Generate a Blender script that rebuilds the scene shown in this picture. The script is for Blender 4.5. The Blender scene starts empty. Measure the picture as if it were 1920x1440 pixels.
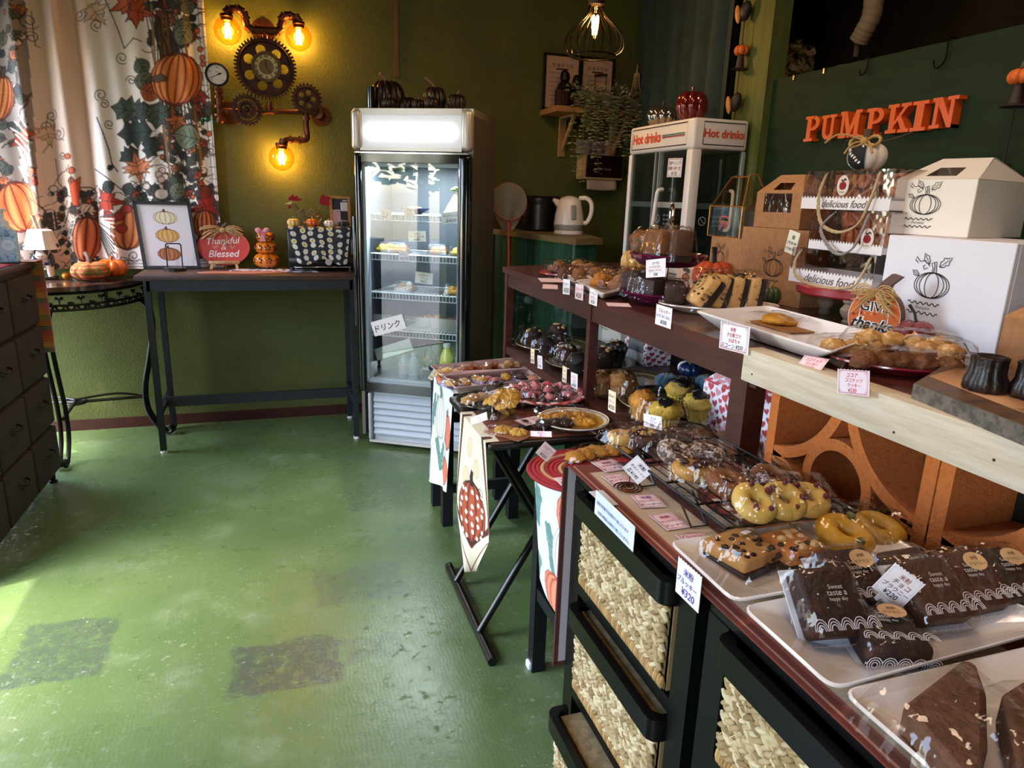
import bpy, bmesh, math, random
import numpy as np
from mathutils import Vector as V, Matrix as M, noise
from mathutils.geometry import tessellate_polygon
rnd = random.Random(7)
sc = bpy.context.scene
COL = sc.collection
EXPOSURE = 1.0; SKY = 1.9; SUN = 5.0
FRIDGE = 12; PEND = 5
BULB = 3.5; FILL = 4.5
def LIGHTS():
 for x, y in ((.1, .4), (.5, 2.0), (1.1, .9)): area('warm_fill', (x, y, 2.72), (0, 0, 0), .35, .35, FILL, (1, .72, .5))  # unseen warm lights added overhead to fill and warm the shadows
 # portals only steer sampling of the sky through the real openings
 area('door_daylight', (-1.41, 1.865, 1.05), (0, R(-90), 0), 2.1, .83, 1, (1, 1, 1), True)
 area('shopfront_daylight', (-1.41, -.95, 1.25), (0, R(-90), 0), 1.5, 1.1, 1, (1, 1, 1), True)
 area('corner_daylight', (-1.41, 3.84, 1.0), (0, R(-90), 0), 2.0, .5, 1, (1, 1, 1), True)
pi = math.pi; R = math.radians
# ------------------------------------------------------------------ camera
f = 1303.0; H = 1.3
_d = V((-440, -362, f)).normalized()
_w = V((4040, -220, f)); _w = (_w - _d*_w.dot(_d)).normalized()
_u = _w.cross(_d)
if _u.y > 0: _u = -_u
RM = M((_w, _d, _u)).transposed()          # world -> camera (x right, y down, z forward)
CAM = V((0, 0, H))
cd = bpy.data.cameras.new('camera'); cam = bpy.data.objects.new('camera', cd); COL.objects.link(cam)
cd.sensor_width = 36; cd.lens = f/1920*36; cd.clip_start = .02
rx, ry, rz_ = RM[0], RM[1], RM[2]
cam.matrix_world = M(((rx[0], -ry[0], -rz_[0], 0), (rx[1], -ry[1], -rz_[1], 0), (rx[2], -ry[2], -rz_[2], H), (0, 0, 0, 1)))
sc.camera = cam
# ------------------------------------------------------------------ light and exposure
sc.view_settings.view_transform = 'Standard'; sc.view_settings.look = 'None'
sc.view_settings.gamma = 1; sc.view_settings.use_curve_mapping = False
sc.view_settings.exposure = EXPOSURE
wd = bpy.data.worlds.new('sky'); sc.world = wd; wd.use_nodes = True
wn = wd.node_tree.nodes; wl = wd.node_tree.links
sky = wn.new('ShaderNodeTexSky'); sky.sky_type = 'NISHITA'; sky.sun_disc = False
sky.sun_elevation = R(62); sky.sun_rotation = R(250); sky.air_density = 1.0; sky.dust_density = 2.5
wl.new(sky.outputs[0], wn['Background'].inputs[0]); wn['Background'].inputs[1].default_value = SKY
def area(name, loc, rot, sx, sy, power, color, portal=False, spread=180):
 l = bpy.data.lights.new(name, 'AREA'); l.shape = 'RECTANGLE'; l.size = sx; l.size_y = sy
 l.energy = power; l.color = color; l.spread = R(spread)
 if portal: l.cycles.is_portal = True
 o = bpy.data.objects.new(name, l); COL.objects.link(o); o.location = loc; o.rotation_euler = rot
 return o
def point(name, loc, power, color, r=.03, parent=None):
 l = bpy.data.lights.new(name, 'POINT'); l.energy = power; l.color = color; l.shadow_soft_size = r
 o = bpy.data.objects.new(name, l); COL.objects.link(o); o.location = loc
 if parent: o.parent = parent
 return o
sl = bpy.data.lights.new('sun', 'SUN'); sl.energy = SUN; sl.angle = R(.6); sl.color = (1, .93, .8)
so = bpy.data.objects.new('sun', sl); COL.objects.link(so)
so.rotation_euler = V((.48, .2, -1.55)).to_track_quat('-Z', 'Y').to_euler()
LIGHTS()
sc.cycles.use_denoising = True
sc.cycles.max_bounces = 10; sc.cycles.transparent_max_bounces = 24; sc.cycles.caustics_reflective = False
sc.cycles.caustics_refractive = False; sc.cycles.sample_clamp_indirect = 4
# ------------------------------------------------------------------ pixel of the 1920x1440 photograph -> point on a real plane
def ray(px, py): return RM.transposed() @ V((px-960, py-720, f))
def Z(px, py, z): r = ray(px, py); return CAM + r*((z-H)/r.z)
def Y(px, py, y): r = ray(px, py); return CAM + r*(y/r.y)
def X(px, py, x): r = ray(px, py); return CAM + r*(x/r.x)
def PL(px, py, p0, n):
 r = ray(px, py); p0 = V(p0); n = V(n); return CAM + r*(n.dot(p0-CAM)/n.dot(r))
def S(px, p): return px*(RM @ (V(p)-CAM)).z/f
# ------------------------------------------------------------------ materials
def lin(h):
 if not isinstance(h, str): return tuple(h)
 h = h.lstrip('#'); o = []
 for i in (0, 2, 4):
  c = int(h[i:i+2], 16)/255; o.append(c/12.92 if c <= .04045 else ((c+.055)/1.055)**2.4)
 return tuple(o)
_mc = {}
def mat(col, rough=.5, metal=0, var=None, bump=None, emit=0, coat=0, sub=0, spec=.5, sheen=0, vec='Object', stretch=None, name=None):
 """col '#hex' or 'vc' (colour attribute); var=(scale, '#hex2', lo, hi); bump=(scale, strength)"""
 key = repr((col, rough, metal, var, bump, emit, coat, sub, spec, sheen, vec, stretch))
 if key in _mc: return _mc[key]
 m = bpy.data.materials.new(name or 'mat_%d' % len(_mc)); m.use_nodes = True
 n = m.node_tree.nodes; l = m.node_tree.links; b = n['Principled BSDF']
 b.inputs['Roughness'].default_value = rough; b.inputs['Metallic'].default_value = metal
 b.inputs['Coat Weight'].default_value = coat; b.inputs['Specular IOR Level'].default_value = spec
 b.inputs['Coat Roughness'].default_value = .08
 if sub: b.inputs['Subsurface Weight'].default_value = sub; b.inputs['Subsurface Radius'].default_value = (.01, .006, .004)
 if sheen: b.inputs['Sheen Weight'].default_value = sheen
 tc = None
 def coords():
  nonlocal tc
  if tc is None:
   tc = n.new('ShaderNodeTexCoord').outputs[vec]
   if stretch:
    mp = n.new('ShaderNodeMapping'); mp.inputs['Scale'].default_value = stretch; l.new(tc, mp.inputs[0]); tc = mp.outputs[0]
  return tc
 if col == 'vc':
  a = n.new('ShaderNodeAttribute'); a.attribute_name = 'Col'; out = a.outputs['Color']
 else:
  rgb = n.new('ShaderNodeRGB'); rgb.outputs[0].default_value = (*lin(col), 1); out = rgb.outputs[0]
 if var:
  nz = n.new('ShaderNodeTexNoise'); nz.inputs['Scale'].default_value = var[0]; nz.inputs['Detail'].default_value = 6; nz.inputs['Roughness'].default_value = .62
  l.new(coords(), nz.inputs['Vector'])
  rp = n.new('ShaderNodeValToRGB'); rp.color_ramp.elements[0].position = var[2]; rp.color_ramp.elements[1].position = var[3]
  l.new(nz.outputs[0], rp.inputs[0])
  mx = n.new('ShaderNodeMix'); mx.data_type = 'RGBA'; l.new(rp.outputs[0], mx.inputs[0]); l.new(out, mx.inputs[6])
  if var[1] == 'dark':
   ml = n.new('ShaderNodeMix'); ml.data_type = 'RGBA'; ml.blend_type = 'MULTIPLY'; ml.inputs[0].default_value = 1
   l.new(out, ml.inputs[6]); ml.inputs[7].default_value = (.55, .52, .5, 1); l.new(ml.outputs[2], mx.inputs[7])
  else: mx.inputs[7].default_value = (*lin(var[1]), 1)
  out = mx.outputs[2]
 l.new(out, b.inputs['Base Color'])
 if emit:
  l.new(out, b.inputs['Emission Color']); b.inputs['Emission Strength'].default_value = emit
 if bump:
  nz = n.new('ShaderNodeTexNoise'); nz.inputs['Scale'].default_value = bump[0]; nz.inputs['Detail'].default_value = 4
  l.new(coords(), nz.inputs['Vector'])
  bp = n.new('ShaderNodeBump'); bp.inputs['Strength'].default_value = bump[1]; bp.inputs['Distance'].default_value = bump[2] if len(bump) > 2 else .004
  l.new(nz.outputs[0], bp.inputs['Height']); l.new(bp.outputs[0], b.inputs['Normal'])
 _mc[key] = m; return m
def film(tint='#ffffff', gloss=.12, rough=.06, bump=None, fres=1.45, haze=0):
 """thin clear sheet: transparent, glossy by Fresnel, a little milky haze"""
 key = repr(('film', tint, gloss, rough, bump, fres, haze))
 if key in _mc: return _mc[key]
 m = bpy.data.materials.new('clear_film_%d' % len(_mc)); m.use_nodes = True
 n = m.node_tree.nodes; l = m.node_tree.links; n.clear()
 o = n.new('ShaderNodeOutputMaterial'); t = n.new('ShaderNodeBsdfTransparent'); t.inputs[0].default_value = (*lin(tint), 1)
 g = n.new('ShaderNodeBsdfGlossy'); g.inputs['Roughness'].default_value = rough
 lw = n.new('ShaderNodeLayerWeight'); lw.inputs[0].default_value = .5
 pw = n.new('ShaderNodeMath'); pw.operation = 'POWER'; pw.inputs[1].default_value = 4; l.new(lw.outputs['Facing'], pw.inputs[0])
 ad = n.new('ShaderNodeMath'); ad.operation = 'MULTIPLY_ADD'; ad.use_clamp = True; ad.inputs[1].default_value = (fres-1)*1.3; ad.inputs[2].default_value = gloss; l.new(pw.outputs[0], ad.inputs[0])
 mx = n.new('ShaderNodeMixShader'); l.new(ad.outputs[0], mx.inputs[0]); l.new(t.outputs[0], mx.inputs[1]); l.new(g.outputs[0], mx.inputs[2])
 last = mx.outputs[0]
 if haze:
  df = n.new('ShaderNodeBsdfDiffuse'); df.inputs[0].default_value = (.8, .8, .8, 1)
  m2 = n.new('ShaderNodeMixShader'); m2.inputs[0].default_value = haze; l.new(last, m2.inputs[1]); l.new(df.outputs[0], m2.inputs[2]); last = m2.outputs[0]
 l.new(last, o.inputs[0])
 if bump:
  tc = n.new('ShaderNodeTexCoord'); nz = n.new('ShaderNodeTexNoise'); nz.inputs['Scale'].default_value = bump[0]; nz.inputs['Detail'].default_value = 3
  bp = n.new('ShaderNodeBump'); bp.inputs['Strength'].default_value = bump[1]; bp.inputs['Distance'].default_value = .01
  l.new(tc.outputs['Object'], nz.inputs[0]); l.new(nz.outputs[0], bp.inputs['Height'])
  for q in (g, lw): l.new(bp.outputs[0], q.inputs['Normal'])
 _mc[key] = m; return m
def VC(rough=.6, **k): return mat('vc', rough, **k)
# ------------------------------------------------------------------ mesh builder
def frame_from(dirv):
 d = V(dirv).normalized(); a = V((0, 0, 1)) if abs(d.z) < .95 else V((1, 0, 0))
 x = a.cross(d).normalized(); return x, d.cross(x), d
class MB:
 def __init__(s, col=None): s.v = []; s.f = []; s.c = []; s.col = lin(col) if col else (1, 1, 1); s.m = None
 def paint(s, c): s.col = lin(c); return s
 def at(s, m=None): s.m = m; return s
 def add(s, vs, fs, cols=None):
  b = len(s.v)
  s.v += [s.m @ V(v) for v in vs] if s.m is not None else [V(v) for v in vs]
  s.f += [tuple(b+i for i in q) for q in fs]
  s.c += cols if cols is not None else [s.col]*len(vs)
  return s
 def box(s, c, d, rot=None):
  h = V(d)/2; vs = [V((x*h.x, y*h.y, z*h.z)) for x in (-1, 1) for y in (-1, 1) for z in (-1, 1)]
  if rot is not None: vs = [rot @ v for v in vs]
  return s.add([v+V(c) for v in vs], [(0, 1, 3, 2), (4, 6, 7, 5), (0, 4, 5, 1), (2, 3, 7, 6), (0, 2, 6, 4), (1, 5, 7, 3)])
 def bb(s, x0, x1, y0, y1, z0, z1): return s.box(((x0+x1)/2, (y0+y1)/2, (z0+z1)/2), (abs(x1-x0), abs(y1-y0), abs(z1-z0)))
 def rbox(s, c, d, r=.005, seg=2, rot=None):
  bm = bmesh.new(); bmesh.ops.create_cube(bm, size=1)
  for v in bm.verts: v.co = V((v.co.x*d[0], v.co.y*d[1], v.co.z*d[2]))
  bmesh.ops.bevel(bm, geom=bm.edges[:], offset=min(r, min(d)*.49), segments=seg, affect='EDGES', profile=.5)
  bm.verts.index_update()
  vs = [(rot @ v.co if rot is not None else v.co)+V(c) for v in bm.verts]; fs = [tuple(v.index for v in q.verts) for q in bm.faces]
  bm.free(); return s.add(vs, fs)
 def beam(s, p, q, w, h, up=(0, 0, 1)):
  p, q = V(p), V(q); d = (q-p).normalized(); x = d.cross(V(up)).normalized(); y = x.cross(d)
  vs = [a + x*i*w/2 + y*j*h/2 for a in (p, q) for i, j in ((-1, -1), (1, -1), (1, 1), (-1, 1))]
  return s.add(vs, [(3, 2, 1, 0), (4, 5, 6, 7), (0, 1, 5, 4), (1, 2, 6, 5), (2, 3, 7, 6), (3, 0, 4, 7)])
 def cyl(s, p, q, r0, r1=None, n=16, cap=True):
  r1 = r0 if r1 is None else r1; p, q = V(p), V(q); x, y, d = frame_from(q-p)
  vs = [];
  for a, r in ((p, r0), (q, r1)): vs += [a + (x*math.cos(2*pi*i/n)+y*math.sin(2*pi*i/n))*r for i in range(n)]
  fs = [(i, (i+1) % n, n+(i+1) % n, n+i) for i in range(n)]
  if cap: fs += [tuple(range(n-1, -1, -1)), tuple(range(n, 2*n))]
  return s.add(vs, fs)
 def tube(s, pts, r, n=8, closed=False, cap=True):
  pts = [V(p) for p in pts]; k = len(pts); vs = []; fs = []
  rr = r if isinstance(r, (list, tuple)) else [r]*k
  t0 = (pts[1]-pts[0]); x, y, d = frame_from(t0)
  for i, p in enumerate(pts):
   if closed: t = pts[(i+1) % k]-pts[i-1]
   else: t = pts[min(i+1, k-1)]-pts[max(i-1, 0)]
   if t.length > 1e-9:
    t.normalize(); q = d.rotation_difference(t); x = q @ x; d = t
    x = (x - d*x.dot(d)).normalized()
   y = d.cross(x)
   vs += [p + (x*math.cos(2*pi*j/n)+y*math.sin(2*pi*j/n))*rr[i] for j in range(n)]
  for i in range(k if closed else k-1):
   a, b = i*n, ((i+1) % k)*n
   fs += [(a+j, a+(j+1) % n, b+(j+1) % n, b+j) for j in range(n)]
  if cap and not closed: fs += [tuple(range(n-1, -1, -1)), tuple(range((k-1)*n, k*n))]
  return s.add(vs, fs)
 def lathe(s, prof, n=24, c=(0, 0, 0), axis=None, cols=None, rib=None, cap=True):
  """prof [(r,z)]; rib=(count, depth) flutes the radius"""
  vs = []; fs = []; cc = []; k = len(prof); c = V(c)
  fr = frame_from(axis) if axis is not None else (V((1, 0, 0)), V((0, 1, 0)), V((0, 0, 1)))
  for i, (r, z) in enumerate(prof):
   for j in range(n):
    a = 2*pi*j/n; q = r
    if rib: q = r*(1 - rib[1]*(1-abs(math.cos(a*rib[0]/2)))**1.0)
    vs.append(c + fr[0]*q*math.cos(a)+fr[1]*q*math.sin(a)+fr[2]*z)
    if cols: cc.append(lin(cols[i]))
  for i in range(k-1): fs += [(i*n+j, i*n+(j+1) % n, (i+1)*n+(j+1) % n, (i+1)*n+j) for j in range(n)]
  if not cap or k == 2 and prof[0][1] == prof[1][1]: return s.add(vs, fs, cc or None)
  if prof[0][0] > 1e-6: fs.append(tuple(range(n-1, -1, -1)))
  if prof[-1][0] > 1e-6: fs.append(tuple(range((k-1)*n, k*n)))
  return s.add(vs, fs, cc or None)
 def ball(s, c, r, n=16, m=10, sq=(1, 1, 1), rot=None):
  vs = []; fs = []; c = V(c)
  for i in range(m+1):
   t = pi*i/m
   for j in range(n):
    a = 2*pi*j/n; v = V((math.sin(t)*math.cos(a)*r*sq[0], math.sin(t)*math.sin(a)*r*sq[1], -math.cos(t)*r*sq[2]))
    vs.append(c + (rot @ v if rot is not None else v))
  for i in range(m): fs += [(i*n+j, i*n+(j+1) % n, (i+1)*n+(j+1) % n, (i+1)*n+j) for j in range(n)]
  return s.add(vs, fs)
 def torus(s, c, R_, r, n=28, m=10, sq=1, rot=None, dent=0):
  vs = []; fs = []; c = V(c)
  for i in range(n):
   a = 2*pi*i/n
   for j in range(m):
    b = 2*pi*j/m; q = R_ + r*math.cos(b); v = V((q*math.cos(a), q*math.sin(a), r*math.sin(b)*sq))
    vs.append(c + (rot @ v if rot is not None else v))
  for i in range(n): fs += [(i*m+j, ((i+1) % n)*m+j, ((i+1) % n)*m+(j+1) % m, i*m+(j+1) % m) for j in range(m)]
  return s.add(vs, fs)
 def prism(s, poly, h, fr=None):
  """2D polygon extruded by h along the third axis of frame fr=(o,x,y,n)"""
  o, x, y, nn = fr or (V((0, 0, 0)), V((1, 0, 0)), V((0, 1, 0)), V((0, 0, 1))); k = len(poly)
  vs = [V(o)+V(x)*a+V(y)*b for a, b in poly] + [V(o)+V(x)*a+V(y)*b+V(nn)*h for a, b in poly]
  tri = tessellate_polygon([[V((a, b, 0)) for a, b in poly]])
  ar = sum(poly[i][0]*poly[(i+1) % k][1]-poly[(i+1) % k][0]*poly[i][1] for i in range(k))
  fs = []
  for t in tri:
   A, B, C_ = (V((*poly[i], 0)) for i in t)
   if (B-A).cross(C_-A).z < 0: t = (t[0], t[2], t[1])
   fs += [tuple(i+k for i in t), (t[2], t[1], t[0])]
  for i in range(k):
   j = (i+1) % k
   fs.append((i, j, j+k, i+k) if ar > 0 else (j, i, i+k, j+k))
  return s.add(vs, fs)
 def grid(s, fn, nu, nv, colfn=None, thick=0):
  vs = []; cc = []
  for j in range(nv+1):
   for i in range(nu+1):
    vs.append(V(fn(i/nu, j/nv)))
    if colfn: cc.append(colfn(i/nu, j/nv))
  w = nu+1
  return s.add(vs, [(j*w+i, j*w+i+1, (j+1)*w+i+1, (j+1)*w+i) for j in range(nv) for i in range(nu)], cc or None)
 def build(s, name, m, parent=None, loc=None, rot=None, smooth=30, thick=0, kind=None):
  me = bpy.data.meshes.new(name); me.from_pydata(s.v, [], s.f)
  me.materials.append(m)
  at = me.attributes.new('Col', 'FLOAT_COLOR', 'POINT')
  at.data.foreach_set('color', np.hstack([np.array(s.c, dtype=np.float32).reshape(-1, 3), np.ones((len(s.c), 1), np.float32)]).ravel())
  if smooth:
   me.polygons.foreach_set('use_smooth', [True]*len(me.polygons)); me.set_sharp_from_angle(angle=R(smooth))
  o = bpy.data.objects.new(name, me); COL.objects.link(o)
  if parent is not None: o.parent = parent
  if loc is not None: o.location = loc
  if rot is not None: o.rotation_euler = rot
  if thick:
   md = o.modifiers.new('thick', 'SOLIDIFY'); md.thickness = thick; md.offset = -1
  if kind: o['kind'] = kind
  return o
def arc(c, r, a0, a1, n=8, fr=None):
 x, y = (V(fr[0]), V(fr[1])) if fr else (V((1, 0, 0)), V((0, 1, 0)))
 return [V(c)+x*r*math.cos(R(a0+(a1-a0)*i/n))+y*r*math.sin(R(a0+(a1-a0)*i/n)) for i in range(n+1)]
def spline(pts, n=6):
 pts = [V(p) for p in pts]; out = []
 for i in range(len(pts)-1):
  p0, p1, p2, p3 = pts[max(i-1, 0)], pts[i], pts[i+1], pts[min(i+2, len(pts)-1)]
  for k in range(n):
   t = k/n
   out.append(.5*((2*p1)+(p2-p0)*t+(2*p0-5*p1+4*p2-p3)*t*t+(3*p1-p0-3*p2+p3)*t**3))
 return out+[pts[-1]]
def tag(o, label, cat, group=None):
 o['label'] = label; o['category'] = cat
 if group: o['group'] = group
 return o
def thing(name, label, cat, loc=(0, 0, 0), rz=0, group=None):
 o = bpy.data.objects.new(name, None); COL.objects.link(o); o.empty_display_size = .02
 o.location = loc; o.rotation_euler = (0, 0, rz); return tag(o, label, cat, group)
def struct(o): o['kind'] = 'structure'; return o
def copy_thing(o, loc, rz=None, label=None, group=None, scale=None):
 r = o.copy(); COL.objects.link(r); r.location = loc
 if rz is not None: r.rotation_euler = (0, 0, rz)
 if scale: r.scale = (scale,)*3 if not isinstance(scale, tuple) else scale
 if label: r['label'] = label
 if group: r['group'] = group
 for ch in o.children:
  c = ch.copy(); COL.objects.link(c); c.parent = r
  for g in ch.children:
   q = g.copy(); COL.objects.link(q); q.parent = c
 return r
# ------------------------------------------------------------------ lettering: outlines of Blender's own font as flat faces
_tx = {}
def glyphs(s, bold=0, shear=0):
 k = (s, bold, shear)
 if k not in _tx:
  c = bpy.data.curves.new('t', 'FONT'); c.body = s; c.offset = bold; c.shear = shear; c.resolution_u = 3
  o = bpy.data.objects.new('t', c); me = o.to_mesh()
  vs = [(v.co.x, v.co.y) for v in me.vertices]; fs = [tuple(p.vertices) for p in me.polygons]
  o.to_mesh_clear(); bpy.data.objects.remove(o); bpy.data.curves.remove(c)
  xs = [v[0] for v in vs] or [0]; ys = [v[1] for v in vs] or [0]
  _tx[k] = (vs, fs, min(xs), max(xs), min(ys), max(ys))
 return _tx[k]
def text(mb, s, fr, x, y, w, h, col='#111111', lift=.0006, bold=0, shear=0, jit=0, map=None):
 """fit string s into the w x h cell centred at x,y of frame fr=(o,xaxis,yaxis,normal)"""
 vs, fs, x0, x1, y0, y1 = glyphs(s, bold, shear)
 if not vs: return
 k = min(w/max(x1-x0, 1e-4), h/max(y1-y0, 1e-4)); cx, cy = (x0+x1)/2, (y0+y1)/2
 o, ax, ay, an = fr; out = []; ca, sa = math.cos(jit), math.sin(jit)
 for a, b in vs:
  a, b = (a-cx)*k, (b-cy)*k; a, b = a*ca-b*sa+x, a*sa+b*ca+y
  out.append(map(a, b) if map else V(o)+V(ax)*a+V(ay)*b+V(an)*lift)
 mb.paint(col).add(out, fs)
def ink(mb, pts, fr, w, col=None, lift=.0006, closed=False):
 """flat drawn line on frame fr"""
 if col: mb.paint(col)
 o, ax, ay, an = fr; P = [V((p[0], p[1], 0)) for p in pts]
 if closed: P = P+[P[0]]
 vs = []; k = len(P)
 for i in range(k):
  t = P[min(i+1, k-1)]-P[max(i-1, 0)]; n_ = V((-t.y, t.x, 0)).normalized() if t.length > 1e-9 else V((0, 1, 0))
  for sg in (-1, 1):
   q = P[i]+n_*sg*w/2; vs.append(V(o)+V(ax)*q.x+V(ay)*q.y+V(an)*lift)
 mb.add(vs, [(2*i, 2*i+1, 2*i+3, 2*i+2) for i in range(k-1)])
def FR(tl, tr, bl):
 """frame of a flat sheet from three corners: origin bottom-left, unit axes, normal; w, h"""
 tl, tr, bl = V(tl), V(tr), V(bl); ax = (tr-tl); w = ax.length; ax.normalize(); ay = tl-bl; h = ay.length
 ay = (ay-ax*ay.dot(ax)); h = ay.length; ay.normalize(); return (bl, ax, ay, ax.cross(ay)), w, h
# ------------------------------------------------------------------ the room
WB = 4.165; XL = -1.4; XR = 3.0; YF = -2.6; ZT = 2.75
def floor_mat():
 m = bpy.data.materials.new('painted_floor'); m.use_nodes = True; n = m.node_tree.nodes; l = m.node_tree.links; b = n['Principled BSDF']
 tc = n.new('ShaderNodeTexCoord').outputs['Object']
 def nz(sc_, det=6, ro=.6, st=None):
  q = n.new('ShaderNodeTexNoise'); q.inputs['Scale'].default_value = sc_; q.inputs['Detail'].default_value = det; q.inputs['Roughness'].default_value = ro
  if st:
   mp = n.new('ShaderNodeMapping'); mp.inputs['Scale'].default_value = st; l.new(tc, mp.inputs[0]); l.new(mp.outputs[0], q.inputs[0])
  else: l.new(tc, q.inputs[0])
  return q.outputs[0]
 def ramp(x, lo, hi):
  q = n.new('ShaderNodeMapRange'); q.interpolation_type = 'SMOOTHSTEP'; q.inputs[1].default_value = lo; q.inputs[2].default_value = hi; l.new(x, q.inputs[0]); return q.outputs[0]
 def mth(op, a, c):
  q = n.new('ShaderNodeMath'); q.operation = op
  for i, v in ((0, a), (1, c)):
   if isinstance(v, (int, float)): q.inputs[i].default_value = v
   else: l.new(v, q.inputs[i])
  return q.outputs[0]
 def mix(fac, a, c, k=1):
  q = n.new('ShaderNodeMix'); q.data_type = 'RGBA'; l.new(mth('MULTIPLY', fac, k), q.inputs[0])
  for i, v in ((6, a), (7, c)):
   if isinstance(v, str): q.inputs[i].default_value = (*lin(v), 1)
   else: l.new(v, q.inputs[i])
  return q.outputs[2]
 c = mix(ramp(nz(1.6), .35, .7), '#4f663c', '#5d7244')
 c = mix(ramp(nz(4.5, 8, .7), .5, .75), c, '#78896a', .75)
 c = mix(ramp(nz(13, 9, .75), .5, .66), c, '#566a48', .4); c = mix(ramp(nz(2.1, 4), .52, .75), c, '#75805f', .5)
 sep = n.new('ShaderNodeSeparateXYZ'); l.new(tc, sep.inputs[0])
 wob = nz(9, 5)
 for cx, cy, w, h, k in FLOOR_PATCHES:      # bare patches where old tiles were lifted
  dx = mth('SUBTRACT', w/2, mth('ABSOLUTE', mth('SUBTRACT', sep.outputs[0], cx), 0))
  dy = mth('SUBTRACT', h/2, mth('ABSOLUTE', mth('SUBTRACT', sep.outputs[1], cy), 0))
  dd = mth('ADD', mth('MINIMUM', dx, dy), mth('MULTIPLY', mth('SUBTRACT', wob, .5), .10))
  mk = mth('MULTIPLY', ramp(dd, -.005, .012), ramp(nz(30, 9, .85), .40, .52))
  c = mix(mk, c, '#38443f', k)
 fl = ramp(nz(34, 9, .8), .56, .68); sp = mth('MULTIPLY', fl, ramp(nz(2.0, 4), .44, .6))
 c = mix(sp, c, '#a9b8a4', .75)
 fl2 = ramp(nz(90, 6, .7), .6, .68); c = mix(mth('MULTIPLY', fl2, ramp(nz(3.1, 3), .5, .6)), c, '#c9d2c6', .7)
 l.new(c, b.inputs['Base Color'])
 rr = n.new('ShaderNodeMapRange'); rr.inputs[3].default_value = .17; rr.inputs[4].default_value = .42; l.new(nz(5, 6), rr.inputs[0]); l.new(rr.outputs[0], b.inputs['Roughness'])
 wv = n.new('ShaderNodeTexWave'); wv.inputs['Scale'].default_value = 26; wv.inputs['Distortion'].default_value = 7; wv.inputs['Detail'].default_value = 2; wv.inputs['Detail Scale'].default_value = .6; l.new(tc, wv.inputs[0])
 hs = mth('ADD', mth('MULTIPLY', wv.outputs[0], .04), mth('ADD', nz(11, 8, .7), mth('MULTIPLY', fl, .5)))
 bp = n.new('ShaderNodeBump'); bp.inputs['Strength'].default_value = .35; bp.inputs['Distance'].default_value = .006; l.new(hs, bp.inputs['Height']); l.new(bp.outputs[0], b.inputs['Normal'])
 return m
def _fp(x0, y0, x1, y1, k):
 a, c, e, g = Z(x0, y0, 0), Z(x1, y0, 0), Z(x0, y1, 0), Z(x1, y1, 0)
 xs = [(a.x+e.x)/2, (c.x+g.x)/2]; ys = [(a.y+c.y)/2, (e.y+g.y)/2]
 return ((xs[0]+xs[1])/2, (ys[0]+ys[1])/2, abs(xs[1]-xs[0]), abs(ys[1]-ys[0]), k)
FLOOR_PATCHES = [_fp(435, 1200, 640, 1295, .85), _fp(30, 1165, 205, 1275, .7), _fp(640, 1190, 760, 1240, .4), _fp(590, 1060, 760, 1130, .45), _fp(640, 850, 760, 960, .3)]
GREEN = mat('#596030', .55, var=(3, '#4d552a', .35, .7), bump=(85, .5, .006), spec=.35)
struct(MB().bb(XL, XR, YF, WB, -.06, 0).build('floor', floor_mat()))
w = struct(MB().bb(XL-.1, XR+.1, WB, WB+.1, 0, ZT).build('wall_back', GREEN))
DARKW = mat('#4a3a24', .8, var=(4, '#40311e', .4, .6), bump=(60, .2, .004))
struct(MB().bb(XR, XR+.1, YF, WB, 0, ZT).build('wall_right', DARKW))
struct(MB().bb(XL-.1, XR+.1, YF-.1, WB+.1, ZT, ZT+.1).build('ceiling', mat('#5c4a38', .85, bump=(30, .2))))
lw = MB()
for y0, y1, z0, z1 in ((YF, -1.5, 0, ZT), (-1.5, -.4, 2.0, ZT), (-1.5, -.4, 0, .5), (-.4, 1.45, 0, ZT), (1.45, 2.28, 2.1, ZT), (2.28, 3.6, 0, ZT), (3.6, 4.09, 2.0, ZT), (4.09, WB, 0, ZT)): lw.bb(XL-.1, XL, y0, y1, z0, z1)
struct(lw.build('wall_left', GREEN))
fw = MB()
fw.bb(XL, XR, YF-.1, YF, 0, ZT)
struct(fw.build('wall_front', GREEN))
b_ = MB().bb(XL, XR, WB-.012, WB, 0, .058)
struct(b_.build('baseboard_back', mat('#3a130c', .5, var=(14, '#4c2016', .55, .7), bump=(40, .3))))
# cable cover on the back wall, the old seam in the plaster
a, c = Y(741, 0, WB), Y(741, 146, WB)
struct(MB().bb(a.x-.012, a.x+.012, WB-.012, WB, c.z, ZT).build('trim_1', mat('#6a4a2a', .5)))
# ground and two trees outside the doors
struct(MB().bb(-14, XL-.1, -12, 12, -.12, -.02).build('pavement', mat('#6e6b66', .85, var=(6, '#5c5955', .4, .6))))
def street_tree(x, y, h, lab):
 t = thing('street_tree', lab, 'tree', (x, y, -.02)); MB().cyl((0, 0, 0), (0, 0, h*.6), .12, .07, 10).build('trunk', mat('#4a3a2c', .9), t); r_ = random.Random(lab); m = MB()
 for _ in range(900):
  d = V((r_.gauss(0, 1), r_.gauss(0, 1), r_.gauss(0, 1))).normalized()*r_.uniform(.35, 1)**.5; c = V((d.x*h*.36, d.y*h*.36, h*.66+d.z*h*.34)); a = V((r_.uniform(-1, 1), r_.uniform(-1, 1), r_.uniform(-.4, .4))).normalized()*.13; b = a.cross(V((r_.uniform(-1, 1), r_.uniform(-1, 1), 1))).normalized()*.08; m.add([c-a, c+b, c+a, c-b], [(0, 1, 2, 3)])
 m.build('foliage', mat('#4f7030', .7, var=(3, '#7a9a4a', .4, .7)), t, smooth=0, kind='stuff')
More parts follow.
